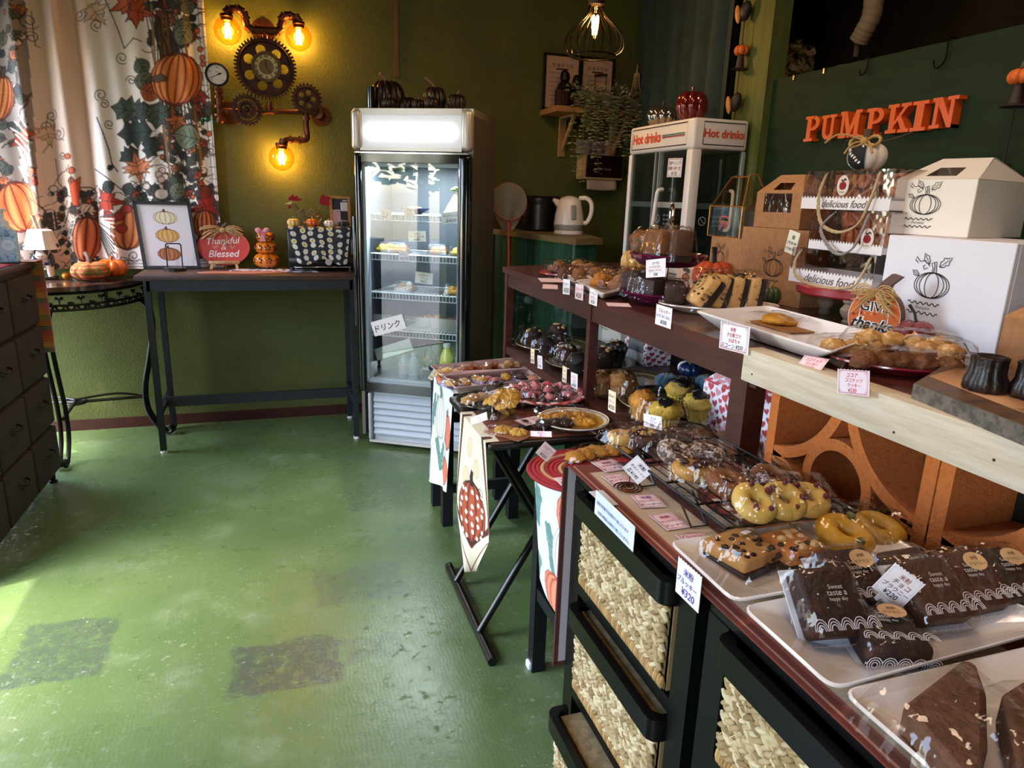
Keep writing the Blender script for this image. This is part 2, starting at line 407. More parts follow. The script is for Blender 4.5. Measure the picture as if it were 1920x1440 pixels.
street_tree(-6.2, -2.2, 4.2, 'leafy street tree outside, mirrored in upper left of fridge glass'); street_tree(-7.5, .4, 4.8, 'taller street tree outside the open door')
# ------------------------------------------------------------------ printed cloth and paper: a painter for flat print, held as colours on a fine mesh
class Paint:
 def __init__(s, w, h, base, T=None, k=1.0):
  s.w, s.h = int(w), int(h); s.a = np.empty((s.h, s.w, 3), np.float32); s.a[:] = lin(base)
  s.T = T or (lambda x, y: (x, y)); s.k = k; s.yy, s.xx = np.mgrid[0:s.h, 0:s.w]
 def _win(s, x0, x1, y0, y1):
  x0, x1 = max(int(x0)-1, 0), min(int(x1)+2, s.w); y0, y1 = max(int(y0)-1, 0), min(int(y1)+2, s.h)
  return (slice(y0, y1), slice(x0, x1)) if x1 > x0 and y1 > y0 else None
 def _put(s, wn, mk, col, al=1):
  c = np.array(lin(col) if isinstance(col, str) else col, np.float32); m = (mk*al)[..., None]
  s.a[wn] = s.a[wn]*(1-m)+c*m
 def poly(s, pts, col, line=None, lw=1.2, al=1):
  p = [s.T(*q) for q in pts]; xs = [q[0] for q in p]; ys = [q[1] for q in p]; wn = s._win(min(xs), max(xs), min(ys), max(ys))
  if wn:
   X_, Y_ = s.xx[wn], s.yy[wn]; ins = np.zeros(X_.shape, bool); j = len(p)-1
   for i in range(len(p)):
    (xi, yi), (xj, yj) = p[i], p[j]
    if yi != yj: ins ^= ((yi > Y_) != (yj > Y_)) & (X_ < (xj-xi)*(Y_-yi)/(yj-yi)+xi)
    j = i
   s._put(wn, ins.astype(np.float32), col, al)
  if line: s.line(list(pts)+[pts[0]], lw, line)
  return s
 def line(s, pts, w, col, al=1):
  p = [s.T(*q) for q in pts]; r = max(w*s.k/2, .45)
  for (x0, y0), (x1, y1) in zip(p, p[1:]):
   wn = s._win(min(x0, x1)-r-1, max(x0, x1)+r+1, min(y0, y1)-r-1, max(y0, y1)+r+1)
   if not wn: continue
   X_, Y_ = s.xx[wn], s.yy[wn]; dx, dy = x1-x0, y1-y0; L = dx*dx+dy*dy+1e-9
   t = np.clip(((X_-x0)*dx+(Y_-y0)*dy)/L, 0, 1); d = np.hypot(X_-x0-t*dx, Y_-y0-t*dy)
   s._put(wn, np.clip(r+.5-d, 0, 1).astype(np.float32), col, al)
  return s
 def ell(s, cx, cy, rx, ry, col, rot=0, line=None, lw=1.2, al=1):
  pts = [(cx+rx*math.cos(t)*math.cos(rot)-ry*math.sin(t)*math.sin(rot), cy+rx*math.cos(t)*math.sin(rot)+ry*math.sin(t)*math.cos(rot)) for t in [2*pi*i/28 for i in range(28)]]
  return s.poly(pts, col, line, lw, al)
 def pumpkin(s, cx, cy, rx, ry, c0='#e07a35', c1='#8f2f16', line='#4a1a10', rot=0, ribs=7, stem='#4d4432', hi='#f0a862', lw=1.6):
  def P(u, v): u *= rx; v *= ry; return (cx+u*math.cos(rot)-v*math.sin(rot), cy+u*math.sin(rot)+v*math.cos(rot))
  out = [P(math.cos(t)*(1+.03*abs(math.sin(ribs*t))), math.sin(t)*(.97+.05*abs(math.sin(ribs*t)))) for t in [2*pi*i/48 for i in range(48)]]
  s.poly(out, c1)
  for q in range(ribs):                                   # printed segments, painted light to dark
   a = -1+2*(q+.5)/ribs; m = math.sin(a*1.45); w = (math.sin(1.45*(a+1/ribs))-math.sin(1.45*(a-1/ribs)))/2*.98
   seg = lambda k, col, al: s.poly([P(m*math.cos(t)**.8*1.0-(w*k)*math.cos(t), math.sin(t)*.93) for t in np.linspace(-1.45, 1.45, 12)]+[P(m*math.cos(t)**.8+(w*k)*math.cos(t), math.sin(t)*.93) for t in np.linspace(1.45, -1.45, 12)], col, al=al)
   seg(1, c0, .9-.35*abs(a)); seg(.62, hi, .3 if a < .4 else .1); seg(.3, hi, .3 if a < .4 else .1)
  for q in range(1, ribs):
   m = math.sin((-1+2*q/ribs)*1.45); s.line([P(m*math.cos(t)**.8, math.sin(t)*.95) for t in np.linspace(-1.4, 1.4, 12)], lw, line)
  s.line(out+[out[0]], lw, line)
  if stem: s.poly([P(-.1, -.86), P(-.16, -1.12), P(-.05, -1.35), P(.09, -1.3), P(.05, -1.1), P(.13, -.86)], stem, line, lw)
  return s
 def leaf(s, cx, cy, r, rot, col, line='#2a2220', kind='oval', lw=1):
  def P(u, v): return (cx+r*(u*math.cos(rot)-v*math.sin(rot)), cy+r*(u*math.sin(rot)+v*math.cos(rot)))
  if kind == 'oval': pts = [P(t, .45*math.sin(pi*t)**.8) for t in np.linspace(0, 1, 9)]+[P(t, -.45*math.sin(pi*t)**.8) for t in np.linspace(1, 0, 9)]; vn = [(.3, .25), (.5, .3), (.7, .22)]
  elif kind == 'holly':
   up = [(0, 0), (.12, .2), (.2, .42), (.34, .24), (.46, .46), (.58, .26), (.74, .34), (.8, .16), (1, 0)]; pts = [P(a, b) for a, b in up]+[P(a, -b) for a, b in up[::-1][1:-1]]; vn = [(.25, .3), (.5, .3), (.72, .2)]
  else:
   rr = [(0, .12), (25, .55), (38, .35), (60, .95), (75, .5), (85, .6), (100, .35), (125, .8), (138, .45), (160, .95), (180, .6)]
   rr = [(180, .25), (165, .5), (150, .42), (128, .85), (112, .45), (98, .55), (80, .98), (62, .5), (45, .62), (30, .45), (0, 1.1)]
   pts = [P(q*math.cos(R(a)), q*math.sin(R(a))) for a, q in rr]+[P(q*math.cos(R(a)), -q*math.sin(R(a))) for a, q in rr[::-1][1:-1]]; vn = [(.25, .6), (.45, .35), (-.3, .5)]
  s.poly(pts, col, line, lw); s.line([P(-.1, 0), P(.95, 0)], lw*.8, line)
  for a, b in vn:
   for g in (1, -1): s.line([P(a-.18, 0), P(a, b*g)], lw*.7, line)
  return s
 def curl(s, cx, cy, r, rot, w=1.3, col='#2a2220', turns=1.4):
  pts = []
  for t in np.linspace(0, 1, 22):
   a = rot+t*turns*2*pi; q = r*(1-.75*t); pts.append((cx+q*math.cos(a), cy+q*math.sin(a)))
  return s.line(pts, w, col)
 def sheet(s, fn, name, m, parent=None, thick=0, **kw):
  """fn(u,v) -> point, u to the right, v downward"""
  o = MB(); o.v = [V(fn((i)/(s.w-1), j/(s.h-1))) for j in range(s.h) for i in range(s.w)]
  w = s.w; o.f = [(j*w+i, (j+1)*w+i, (j+1)*w+i+1, j*w+i+1) for j in range(s.h-1) for i in range(w-1)]
  o.c = s.a.reshape(-1, 3); return o.build(name, m, parent, thick=thick, **kw)
 def on(s, tl, tr, bl, name, m, parent=None, bow=0, **kw):
  tl, tr, bl = V(tl), V(tr), V(bl); n = (tr-tl).cross(tl-bl).normalized()
  return s.sheet(lambda u, v: tl+(tr-tl)*u+(bl-tl)*v+n*(bow*math.sin(pi*u)), name, m, parent, **kw)
# ------------------------------------------------------------------ shared shapes
def pumpkin(mb, c, r, h, ribs=8, depth=.16, n=None, m=12, tilt=None):
 n = n or ribs*6; vs = []; c = V(c)
 for i in range(m+1):
  t = pi*i/m
  for j in range(n):
   a = 2*pi*j/n; g = abs(math.cos(a*ribs/2))**.7; q = r*math.sin(t)**.85*(1-depth*(1-g)) if 0 < i < m else 0
   z = -math.cos(t)*h/2*(1-.06*(1-g)); d = math.exp(-(q/r/.34)**2)*h*.17; z += d if i < m/2 else -d
   v = V((q*math.cos(a), q*math.sin(a), z+h/2-h*.03))
   vs.append(c+(tilt @ v if tilt is not None else v))
 return mb.add(vs, [(i*n+j, i*n+(j+1) % n, (i+1)*n+(j+1) % n, (i+1)*n+j) for i in range(m) for j in range(n)])
def stem(mb, c, h, r, lean=(.3, .1), n=8):
 c = V(c); l = V((lean[0], lean[1], 0))*h
 return mb.tube([c-V((0, 0, h*.2)), c+V((0, 0, h*.15)), c+V((0, 0, h*.6))+l*.3, c+V((0, 0, h))+l], [r*1.5, r, r*.85, r*1.05], n)
def pumpkin_thing(name, label, p, r, h, m, ms, ribs=8, depth=.16, sh=.35, sr=.1, lean=(.3, .1), group=None):
 t = thing(name, label, 'pumpkin', p, rnd.random()*6, group)
 pumpkin(MB(), (0, 0, 0), r, h, ribs, depth).build('body', m, t, smooth=60)
 stem(MB(), (0, 0, h*.80), h*sh, r*sr, lean).build('stem', ms, t)
 return t
BLACK = mat('#141312', .35); MBLACK = mat('#17181a', .45, .3); STEEL = mat('#262a2e', .45, .6); WHITE = mat('#ece8e4', .4); PAPER = mat('#f2eeee', .8); STEMC = mat('#4a3a28', .8); CHROME = mat('#d8d8d8', .15, 1)
DWOOD = mat('#4a2f20', .5, var=(7, '#352015', .35, .7), stretch=(1, 6, 6), bump=(60, .15))
INK = mat('vc', .8)
# ------------------------------------------------------------------ printed curtain on the back wall
def curtain():
 x0, x1, z0, z1, cell = -1.385, -.297, .885, 2.36, .0036
 W_, H_ = int((x1-x0)/cell), int((z1-z0)/cell)
 def T(px, py): p = Y(px, py, 4.09); return ((p.x-x0)/cell, (z1-p.z)/cell)
 c = Paint(W_, H_, '#f6e2d4', T, S(1, Y(200, 250, 4.09))/cell)
 r_ = random.Random(3); dk = ['#3c4a46', '#46544c', '#2e3838', '#55604f', '#5f6650', '#394440']; br = ['#4a382c', '#5a4a38', '#3a2f2a', '#2b2623']
 def vine(x, y, n=10, s=10):
  pts = [(x, y)]; a = r_.random()*6
  for _ in range(n): a += r_.uniform(-.7, .7); pts.append((pts[-1][0]+s*math.cos(a), pts[-1][1]+s*math.sin(a)))
  c.line(pts, r_.choice([1, 1.6, 2.4]), r_.choice(['#241f1d', '#3a2f28', '#514b3a']))
 def bush(xr, yr, n, big=22):
  for _ in range(n):
   x, y = xr(), yr(); q = r_.random()
   if q < .2: vine(x, y, r_.randint(4, 9), 8)
   elif q < .8: c.leaf(x, y, r_.uniform(.5, 1)*big, r_.random()*6.3, r_.choice(dk), kind=r_.choice(['oval', 'oval', 'holly']))
   elif q < .88: c.leaf(x, y, big*.6, r_.random()*6.3, r_.choice(['#b8502c', '#cf7246', '#a83428']), kind='maple')
   elif q < .94: c.ell(x, y, 4, 4.6, '#c9602f', 0, '#4a1a10')
   else: c.ell(x, y, 7, 6, '#e8d6cc', 0, '#4a3a34')
 U = r_.uniform
 # left panel: dense foliage with pumpkins
 c.poly([(-80, -60), (42, -60), (75, 300), (95, 520), (-80, 520)], '#4b4640', al=.75)
 bush(lambda: U(-70, 48), lambda: U(-60, 200), 110, 28); bush(lambda: U(-70, 75), lambda: U(190, 340), 70, 26); bush(lambda: U(-40, 100), lambda: U(430, 520), 40, 22)
 c.leaf(48, 255, 30, 1.2, '#c5522e', kind='maple', lw=1.3); c.leaf(38, 262, 22, 2.6, '#b3402a', kind='maple')
 for k in range(9): c.line([(20+r_.random()*20, 215+k*12), (45+r_.random()*40, 240+k*14)], 3, '#d8cfc2')
 c.pumpkin(0, 183, 25, 44, rot=.1); c.pumpkin(35, 386, 44, 47, '#e2713a', '#9c2f1c', rot=-.35, ribs=6, stem=None); c.pumpkin(78, 432, 28, 34, '#b5512e', '#6a2418', rot=.4, stem=None)
 # plain folds, warm tint of light through the cloth painted in; thin vines
 c.poly([(46, -60), (165, -60), (168, 120), (185, 520), (96, 520), (78, 340), (58, 100)], '#f4d8c4')
 for x, y, r in ((55, 40, 16), (60, 70, 12), (95, 215, 12), (88, 235, 15), (110, 250, 14), (150, 30, 12), (118, 290, 8)): c.curl(x, y, r, r_.random()*6, 1.2)
 c.line([(58, 20), (62, 60), (66, 85), (74, 88)], 1.2, '#2a2220'); c.line([(88, 212), (84, 245), (90, 270), (82, 285)], 1.3, '#3a2f28'); c.line([(100, 245), (112, 258), (122, 262)], 1.2, '#2a2220'); c.line([(102, 295), (107, 330), (100, 345)], 1.2, '#5a3a2c')
 c.leaf(88, 248, 26, 1.3, '#e8c3a6', '#a8785a', 'maple'); c.leaf(135, 330, 15, 1.5, '#d2603a'); c.ell(129, 292, 6, 5, '#d86a3a', 0, '#6a2418'); c.ell(137, 318, 6, 6, '#d86a3a', 0, '#6a2418')
 bush(lambda: U(85, 180), lambda: U(352, 430), 70, 17); bush(lambda: U(90, 185), lambda: U(430, 515), 45, 18)
 for k in range(30): c.line([(U(90, 185), U(350, 470)), (U(90, 185), U(370, 500))], 1.4, r_.choice(['#241f1d', '#e8ddd2']))
 c.poly([(132, 345), (152, 330), (150, 385), (138, 382)], '#d2552e', '#6a2418'); c.pumpkin(162, 446, 25, 42, '#c4562e', '#7a2418', rot=.05, ribs=4, stem=None, lw=2)
 # right panel
 c.poly([(164, -60), (385, -60), (425, 520), (190, 520)], '#faf0e8')
 for x, y, r, a in ((188, 30, 13, .6), (182, 48, 12, 1.4), (190, 178, 12, 2), (196, 195, 9, 4), (228, 108, 12, 1), (245, 150, 10, 3), (250, 28, 14, 0), (205, 232, 9, 1)): c.curl(x, y, r, a, 1.3)
 c.line([(190, 0), (180, 20), (178, 40)], 1.2, '#5a4a40'); c.line([(197, 0), (210, 30), (222, 60), (232, 90), (250, 72), (265, 78)], 1.8, '#241f1d'); c.line([(183, 220), (195, 250), (205, 280), (210, 305), (220, 320)], 2.2, '#241f1d'); c.line([(176, 315), (200, 330), (225, 352), (250, 370)], 2, '#2a2220')
 c.leaf(178, 22, 30, .9, '#ead2ba', '#8a6a50', 'maple'); c.leaf(210, 308, 12, 2, '#46342c', kind='holly')
 bush(lambda: U(285, 370), lambda: U(-60, 95), 120, 26); bush(lambda: U(300, 385), lambda: U(185, 345), 105, 22); bush(lambda: U(240, 410), lambda: U(345, 400), 90, 20); bush(lambda: U(330, 412), lambda: U(360, 480), 60, 20)
 for k in range(26):
  x = U(270, 340); c.line([(x, U(-20, 60)), (x+U(0, 30), U(60, 180)), (x+U(20, 50), U(190, 340))], U(1.5, 4.5), r_.choice(br+['#7a5a38', '#8a6a48']))
 c.leaf(240, 5, 40, 1.3, '#d2683a', kind='maple', lw=1.4); c.leaf(256, 22, 34, .2, '#c85a30', kind='maple', lw=1.4); c.leaf(330, 40, 40, .9, '#6b7460'); c.leaf(352, 48, 42, 2, '#7b8068'); c.leaf(345, 0, 30, 1.2, '#6a6e60')
 c.leaf(256, 110, 34, 1.0, '#5f6a5c'); c.leaf(250, 150, 42, .1, '#67715f'); c.leaf(262, 165, 40, .35, '#b35c30', kind='oval')
 for x, y, r, a in ((268, 212, 62, 3.35), (285, 245, 66, 3.05), (270, 190, 40, 1.7), (258, 280, 40, 2.6), (290, 255, 44, 1.9), (298, 190, 52, 1.7)): c.leaf(x, y, r, a, r_.choice(['#3f4f48', '#4a5a50', '#364440']), kind='holly', lw=1.5)
 c.leaf(375, 262, 52, 3.4, '#7f8a76', lw=1.4); c.leaf(330, 225, 24, 1.8, '#c06a3a', kind='maple'); c.leaf(375, 180, 22, 2.4, '#a83a2c', kind='maple')
 c.pumpkin(330, 148, 47, 49, '#dd7430', '#9a3a18', rot=.1, ribs=8, stem=None, lw=1.7); c.poly([(282, 144), (302, 138), (314, 146), (310, 152), (290, 154), (280, 150)], '#5a4c36', '#2a2018', 1.2)
 c.leaf(257, 312, 30, 1.35, '#df8a60', '#5a2a18', 'maple', 1.2); c.leaf(257, 312, 30, -1.8, '#df8a60', '#5a2a18', 'maple', 1.2)
 for x, y in ((303, 318), (297, 326), (308, 330), (301, 335)): c.ell(x, y, 6.5, 6, '#eed6cc', 0, '#5a4640')
 c.leaf(200, 375, 34, .1, '#c2432c', kind='maple', lw=1.3); c.leaf(195, 395, 24, .8, '#b83c2a'); c.leaf(192, 355, 26, -.5, '#40504a'); c.leaf(235, 365, 26, -1.2, '#3c4a46')
 c.leaf(388, 385, 36, 2.9, '#a02c28', kind='maple', lw=1.3); c.leaf(372, 352, 26, .6, '#8a2a26'); c.ell(302, 362, 12, 10, '#ecd9d0', 0, '#4a3a34'); c.leaf(325, 372, 34, -1.2, '#6c6f58')
 c.pumpkin(240, 426, 32, 40, '#bf6230', '#7a3016', rot=.05, ribs=5, stem=None); c.pumpkin(382, 418, 22, 26, '#a8482c', '#6a2018', stem=None)
 for x, y in ((222, 404), (228, 426), (236, 390)): c.ell(x, y, 10, 8, '#a5342a', 0, '#4a1410')
 for k in range(14): c.line([(186, 405+k*3), (215, 400+k*8)], 2.6, r_.choice(['#40504c', '#6b7672', '#efe6de', '#2f3a38']))
 for x, y, r in ((215, 478, 13), (232, 490, 10), (205, 495, 10), (250, 478, 12), (395, 282, 10)): c.curl(x, y, r, r_.random()*6, 1.5)
 for k in range(4): c.line([(190, 482+k*7), (240, 486+k*6), (330, 484+k*6), (412, 478+k*6)], 1, '#2a2220')
 for dx in (0, 7): c.line([(366+dx, -60), (372+dx, 60), (396+dx, 330), (406+dx, 505)], .9, '#6a2a24')
 for y in range(-40, 480, 22): c.line([(364+y*.085, y), (378+y*.08, y-3+r_.random()*6)], .8, '#4a2a24')
 for x, y in ((368, 58), (374, 92), (378, 108), (379, 120), (390, 250)): c.ell(x, y, 5, 5, '#d86a34', 0, '#6a2418')
 fl = [(-1.30, .05, .05), (-1.105, .035, .10), (-1.02, .03, -.035), (-.955, .035, .055), (-.885, .025, -.05), (-.80, .05, .03), (-.55, .12, .012), (-.38, .06, .014)]
 def fn(u, v):
  x = x0+(x1-x0)*u; z = z1-(z1-z0)*v; k = .75+.25*(1-v)
  y = 4.085
  for fx, fw, fa in fl: y -= fa*k*.8*math.exp(-((x-fx)/fw)**2)
  return (x, y+.006*math.sin(x*60+z*2), z)
 o = c.sheet(fn, 'window_curtain', mat('vc', .85, bump=(400, .12, .002), sheen=.2), None)
 tag(o, 'autumn curtain printed with orange pumpkins, leaves and vines on pale cloth', 'curtain')
 cr = Y(378, -40, 4.08)
 tag(MB().cyl((-1.39, 4.1, 2.37), (-.2, 4.1, 2.37), .011).build('curtain_rod', DWOOD), 'dark rod carrying the printed pumpkin curtain', 'rod')
curtain()
# ------------------------------------------------------------------ chest of fabric drawers at the left
def chest():
 t = thing('chest_of_drawers', 'dark brown chest with three columns of fabric drawers by left wall', 'chest')
 fr = mat('#241a15', .5); fb = mat('#2c211b', .85, var=(18, '#221812', .4, .65), bump=(300, .25)); top = mat('#3f2a22', .45, var=(5, '#2e1d17', .4, .65), stretch=(6, 1, 6))
 x0, x1, y0, y1, z1 = -1.385, -1.0, 2.43, 3.435, .985
 m = MB(); m.bb(x0, x1-.012, y0+.01, y1-.01, .055, z1-.03); m.build('body', fr, t)
 m = MB(); m.rbox(((x0+x1)/2, (y0+y1)/2, z1-.013), (x1-x0+.02, y1-y0+.02, .026), .004); m.build('top_board', top, t)
 zs = [.06, .275, .495, .72, .945]
 for i in range(3):
  for j in range(4):
   a, b = y0+.015+i*(y1-y0-.03)/3, y0+.015+(i+1)*(y1-y0-.03)/3; c, d = zs[j], zs[j+1]
   q = MB().rbox((x1-.012, (a+b)/2, (c+d)/2), (.045, b-a-.012, d-c-.016), .01, 3).build('drawer', fb, t)
   cz = c+(d-c)*.62; cy = (a+b)/2
   h = MB(); h.tube(spline([(x1+.008, cy-.035, cz), (x1+.03, cy-.028, cz-.006), (x1+.034, cy, cz-.012), (x1+.03, cy+.028, cz-.006), (x1+.008, cy+.035, cz)], 4), .0045, 6); h.build('pull', mat('#171210', .45), q)
 for y in (y0+.03, y1-.03):
  for x in (x0+.03, x1-.03): MB().cyl((x, y, 0), (x, y, .057), .011, .013, 10).cyl((x, y, 0), (x, y, .008), .018, None, 10).build('foot', MBLACK, t)
chest()
def plaid_runner():
 c = Paint(44, 180, '#c8843c'); r_ = random.Random(5)
 cs = ['#d9a04a', '#b5742e', '#4d7a74', '#3d5f62', '#c9707a', '#b5453a', '#d08a3c', '#c96a34', '#7a8a58']
 for j in range(0, 180, 9): c.poly([(0, j), (44, j), (44, j+9), (0, j+9)], cs[(j//9*2) % 9], al=.85)
 for i in range(0, 44, 8): c.poly([(i, 0), (i+4, 0), (i+4, 180), (i, 180)], cs[i % 9], al=.35)
 for j in range(0, 180, 4): c.line([(0, j), (44, j)], .8, '#5a2a20', .4)
 def fn(u, v):
  if v < .16: return (-1.2+u*.236, 3.36+v/.16*.09, .9868)
  k = (v-.16)/.84; return (-1.2+u*.238, 3.451+.004*math.sin(k*3), .9868-.40*k)
 tag(c.sheet(fn, 'plaid_runner', mat('vc', .9, bump=(500, .3, .002)), thick=.0015), 'narrow orange and teal plaid cloth hanging off end of dark chest', 'cloth')
plaid_runner()
# soap pump bottle and red mat on the chest
b = Z(20, 490, .987)
def soap():
 p = V((-1.05, 3.335, .986)); t = thing('soap_bottle', 'clear blue pump bottle of hand soap on dark chest', 'bottle', p, .15)
 k = .215/110  # bottle px to metres
 m = MB(); m.rbox((0, 0, .066), (.085, .05, .132), .012, 3); m.lathe([(.03, .128), (.022, .14), (.02, .146)], 16); m.build('bottle', mat('#bcd6e6', .15, var=(60, '#7fa9cc', .5, .62), coat=.4), t)
 q = MB(); q.lathe([(.021, .143), (.021, .162), (.015, .168), (.008, .172), (.008, .20), (.018, .203), (.018, .212), (0, .214)], 16); q.beam((0, 0, .207), (.0, -.045, .203), .013, .009); q.build('pump', WHITE, t)
 fr = ((-.0425, -.0262, .0), (1, 0, 0), (0, 0, 1), (0, -1, 0)); L = MB()
 L.paint('#d9e8f2'); L.lathe([(0, 0), (.022, 0)], 24, (.012, -.0257, .072), (0, -1, 0))
 text(L, 'HAND SOAP', fr, .042, .108, .05, .006, '#27364a', bold=.02); text(L, 'moisture', fr, .042, .118, .03, .004, '#27364a'); text(L, 'botanical', fr, .055, .076, .026, .004, '#3a4a5a'); text(L, 'oil & honey', fr, .055, .066, .026, .004, '#3a4a5a'); text(L, '250 ml', fr, .05, .026, .03, .004, '#3a4a5a')
 L.build('label', INK, t)
soap()
tag(MB().paint('#b5283a').rbox((-1.10, 3.14, .9872), (.18, .26, .003), .001).build('red_mat', mat('#b5283a', .8, var=(90, '#e6c8c8', .62, .66))), 'red printed mat lying on dark chest at left edge', 'mat')
# ------------------------------------------------------------------ half round iron table
def iron_table():
 t = thing('iron_console_table', 'half round marble topped wrought iron console table', 'table')
 iron = mat('#131211', .38, .4); cx, cy, a, b, zt = -1.03, 4.07, .36, .47, .85
 def rim(th, k=1, z=0): return V((cx+a*k*math.cos(th), cy-b*k*math.sin(th), z))
 top = MB(); top.prism([(cx+a*1.0*math.cos(th), cy-b*math.sin(th)) for th in [pi*(1-i/36) for i in range(37)]][::-1], .022, (V((0, 0, zt-.022)), V((1, 0, 0)), V((0, 1, 0)), V((0, 0, 1))))
 top.build('marble_top', mat('#6b4f44', .12, var=(9, '#2b2220', .35, .6), coat=.5), t)
 mw = MB();
 for z in (zt-.03, zt-.085, zt-.108):
  mw.tube([rim(pi*i/36, .965, z) for i in range(37)], .008 if z > zt-.04 else .006, 6)
 for k in (0, .27, .5, .73, 1): mw.beam(rim(pi*k, .965, zt-.025), rim(pi*k, .965, zt-.112), .018, .012, up=(1, 0, 0))
 mw.build('apron_frame', iron, t)
 sc_ = MB()
 for i in range(26):
  th = pi*(i+.5)/26; p = lambda d, z: rim(th+d, .965, zt-.085+z)
  sc_.tube([p(-.05, -.02), p(-.03, -.003), p(0, .003), p(.03, -.003), p(.05, -.02)], .0035, 5)
  sc_.tube([p(-.06, -.005), p(0, -.022), p(.06, -.005)], .0035, 5)
  if i % 2: sc_.tube([p(0, 0), p(0, .025)], .003, 5); sc_.tube(spline([p(0, .022), p(.02, .036), p(.035, .035), p(.03, .026)], 3), .0045, 5); sc_.tube(spline([p(0, .022), p(-.02, .036), p(-.035, .035), p(-.03, .026)], 3), .0045, 5)
  else: sc_.ball(p(0, .008), .012, 8, 6, (1.4, .5, .7))
 sc_.build('scrollwork', iron, t)
 # gilt rosette over the front leg
 ro = MB(); c = rim(pi/2, .985, zt-.068)
 for i in range(10):
  an = 2*pi*i/10; ro.ball(c+V((.017*math.cos(an), -.003, .017*math.sin(an))), .012, 8, 6, (1, .45, .5), M.Rotation(-an, 3, 'Y'))
 ro.ball(c+V((0, -.006, 0)), .006, 8, 6); ro.build('rosette', mat('#a58a5a', .4, .7), t)
 for th, s in ((.16, 1), (pi/2, 1), (pi-.16, -1)):
  d = V((a*math.cos(th), -b*math.sin(th), 0)).normalized(); base = V((cx+a*.9*math.cos(th), cy-b*.9*math.sin(th), 0)); sd = V((-d.y, d.x, 0))*.016
  lg = MB()
  for g in (-1, 1):
   pts = [base+sd*g+d*q+V((0, 0, z)) for q, z in ((.0, .74), (.045, .69), (.052, .58), (.02, .42), (-.015, .27), (-.012, .14), (.04, .045), (.085, .016), (.105, .03), (.095, .05))]
   lg.tube(spline(pts, 5), .0105, 8)
  lg.ball(base+d*.1+V((0, 0, .035)), .02, 10, 8, (1, 1, 1)); lg.build('leg', iron, t)
 st = MB(); hub = V((cx, cy-.18, .235))
 for th in (.16, pi/2, pi-.16):
  e = V((cx+a*.87*math.cos(th), cy-b*.87*math.sin(th), .215)); mid = (hub+e)/2
  st.tube(spline([e, mid+V((0, 0, .0)), hub], 4), .008, 6); st.tube(spline([e, mid+V((.02, .02, .025)), hub+V((0, 0, .012))], 4), .006, 6)
 st.torus(hub, .05, .007, 20, 6); st.build('stretcher', iron, t)
iron_table()
# cow lamp, glitter ball, fabric pumpkin, orange pumpkin
def cow_lamp():
 p = V((-1.09, 3.93, .851)); t = thing('cow_lamp', 'ceramic cow lamp with white shade on marble table', 'lamp', p, .1)
 wh = mat('#efe9e6', .3, coat=.3); bl = mat('#2c3140', .35)
 MB().rbox((0, 0, .007), (.10, .075, .014), .005).build('base', BLACK, t)
 m = MB()
 for x in (-.022, .022):
  for y in (-.018, .02): m.tube([(x, y, .014), (x, y, .05), (x*.9, y, .085)], [.012, .013, .02], 10)
 m.ball((0, .002, .095), .05, 18, 14, (.92, .8, .85)); m.ball((0, -.03, .135), .036, 18, 14, (.9, .85, 1.15)); m.ball((0, -.055, .117), .024, 14, 10, (1.05, .8, .75))
 m.build('body', wh, t, smooth=80)
 s = MB()
 for c, r, q in (((-.032, -.03, .088), .026, (.55, .8, 1.1)), ((.036, -.025, .095), .028, (.5, .8, 1.2)), ((.015, -.052, .078), .02, (.8, .5, .4)), ((.022, -.053, .135), .018, (.55, .4, 1.1)), ((-.025, -.05, .13), .014, (.4, .4, 1))): s.ball(c, r, 12, 8, q)
 for g in (-1, 1): s.ball((g*.052, -.02, .158), .024, 12, 8, (1, .4, .6), M.Rotation(g*-.3, 3, 'Y'))
 for g in (-1, 1): s.cyl((g*.02, -.014, .014), (g*.02, -.016, .026), .0135, None, 10)
 s.build('patches', bl, t, smooth=80)
 e = MB(); [e.ball((g*.016, -.062, .142), .004, 8, 6) for g in (-1, 1)]; [e.ball((g*.009, -.074, .117), .0025, 6, 5) for g in (-1, 1)]; e.build('eyes', mat('#08080a', .1), t)
 MB().lathe([(.078, .145), (.075, .155), (.052, .232), (.047, .236), (0, .237)], 10).build('lamp_shade', mat('#e6dfda', .55, sub=.1), t, smooth=20)
 MB().beam((-.01, .02, .23), (-.025, .03, .30), .018, .006).build('tail', mat('#d8ccb4', .6), t)
 tag(MB().tube(spline([(-1.05, 3.97, .858), (-1.0, 4.02, .858), (-.95, 3.95, .876), (-.9, 3.97, .862), (-.86, 4.02, .856)], 6), .0025, 6).build('lamp_cable', mat('#8a8a84', .5)), 'thin pale cable of the cow lamp crossing the marble', 'cable')
cow_lamp()
GP = mat('#c48a2a', .3, .6, bump=(300, .6))
tag(MB().ball((0, 0, .0185), .0185).build('glitter_ball', GP, loc=(-1.0, 3.91, .8505)), 'small gold glitter ball left of plaid pumpkin', 'ball')
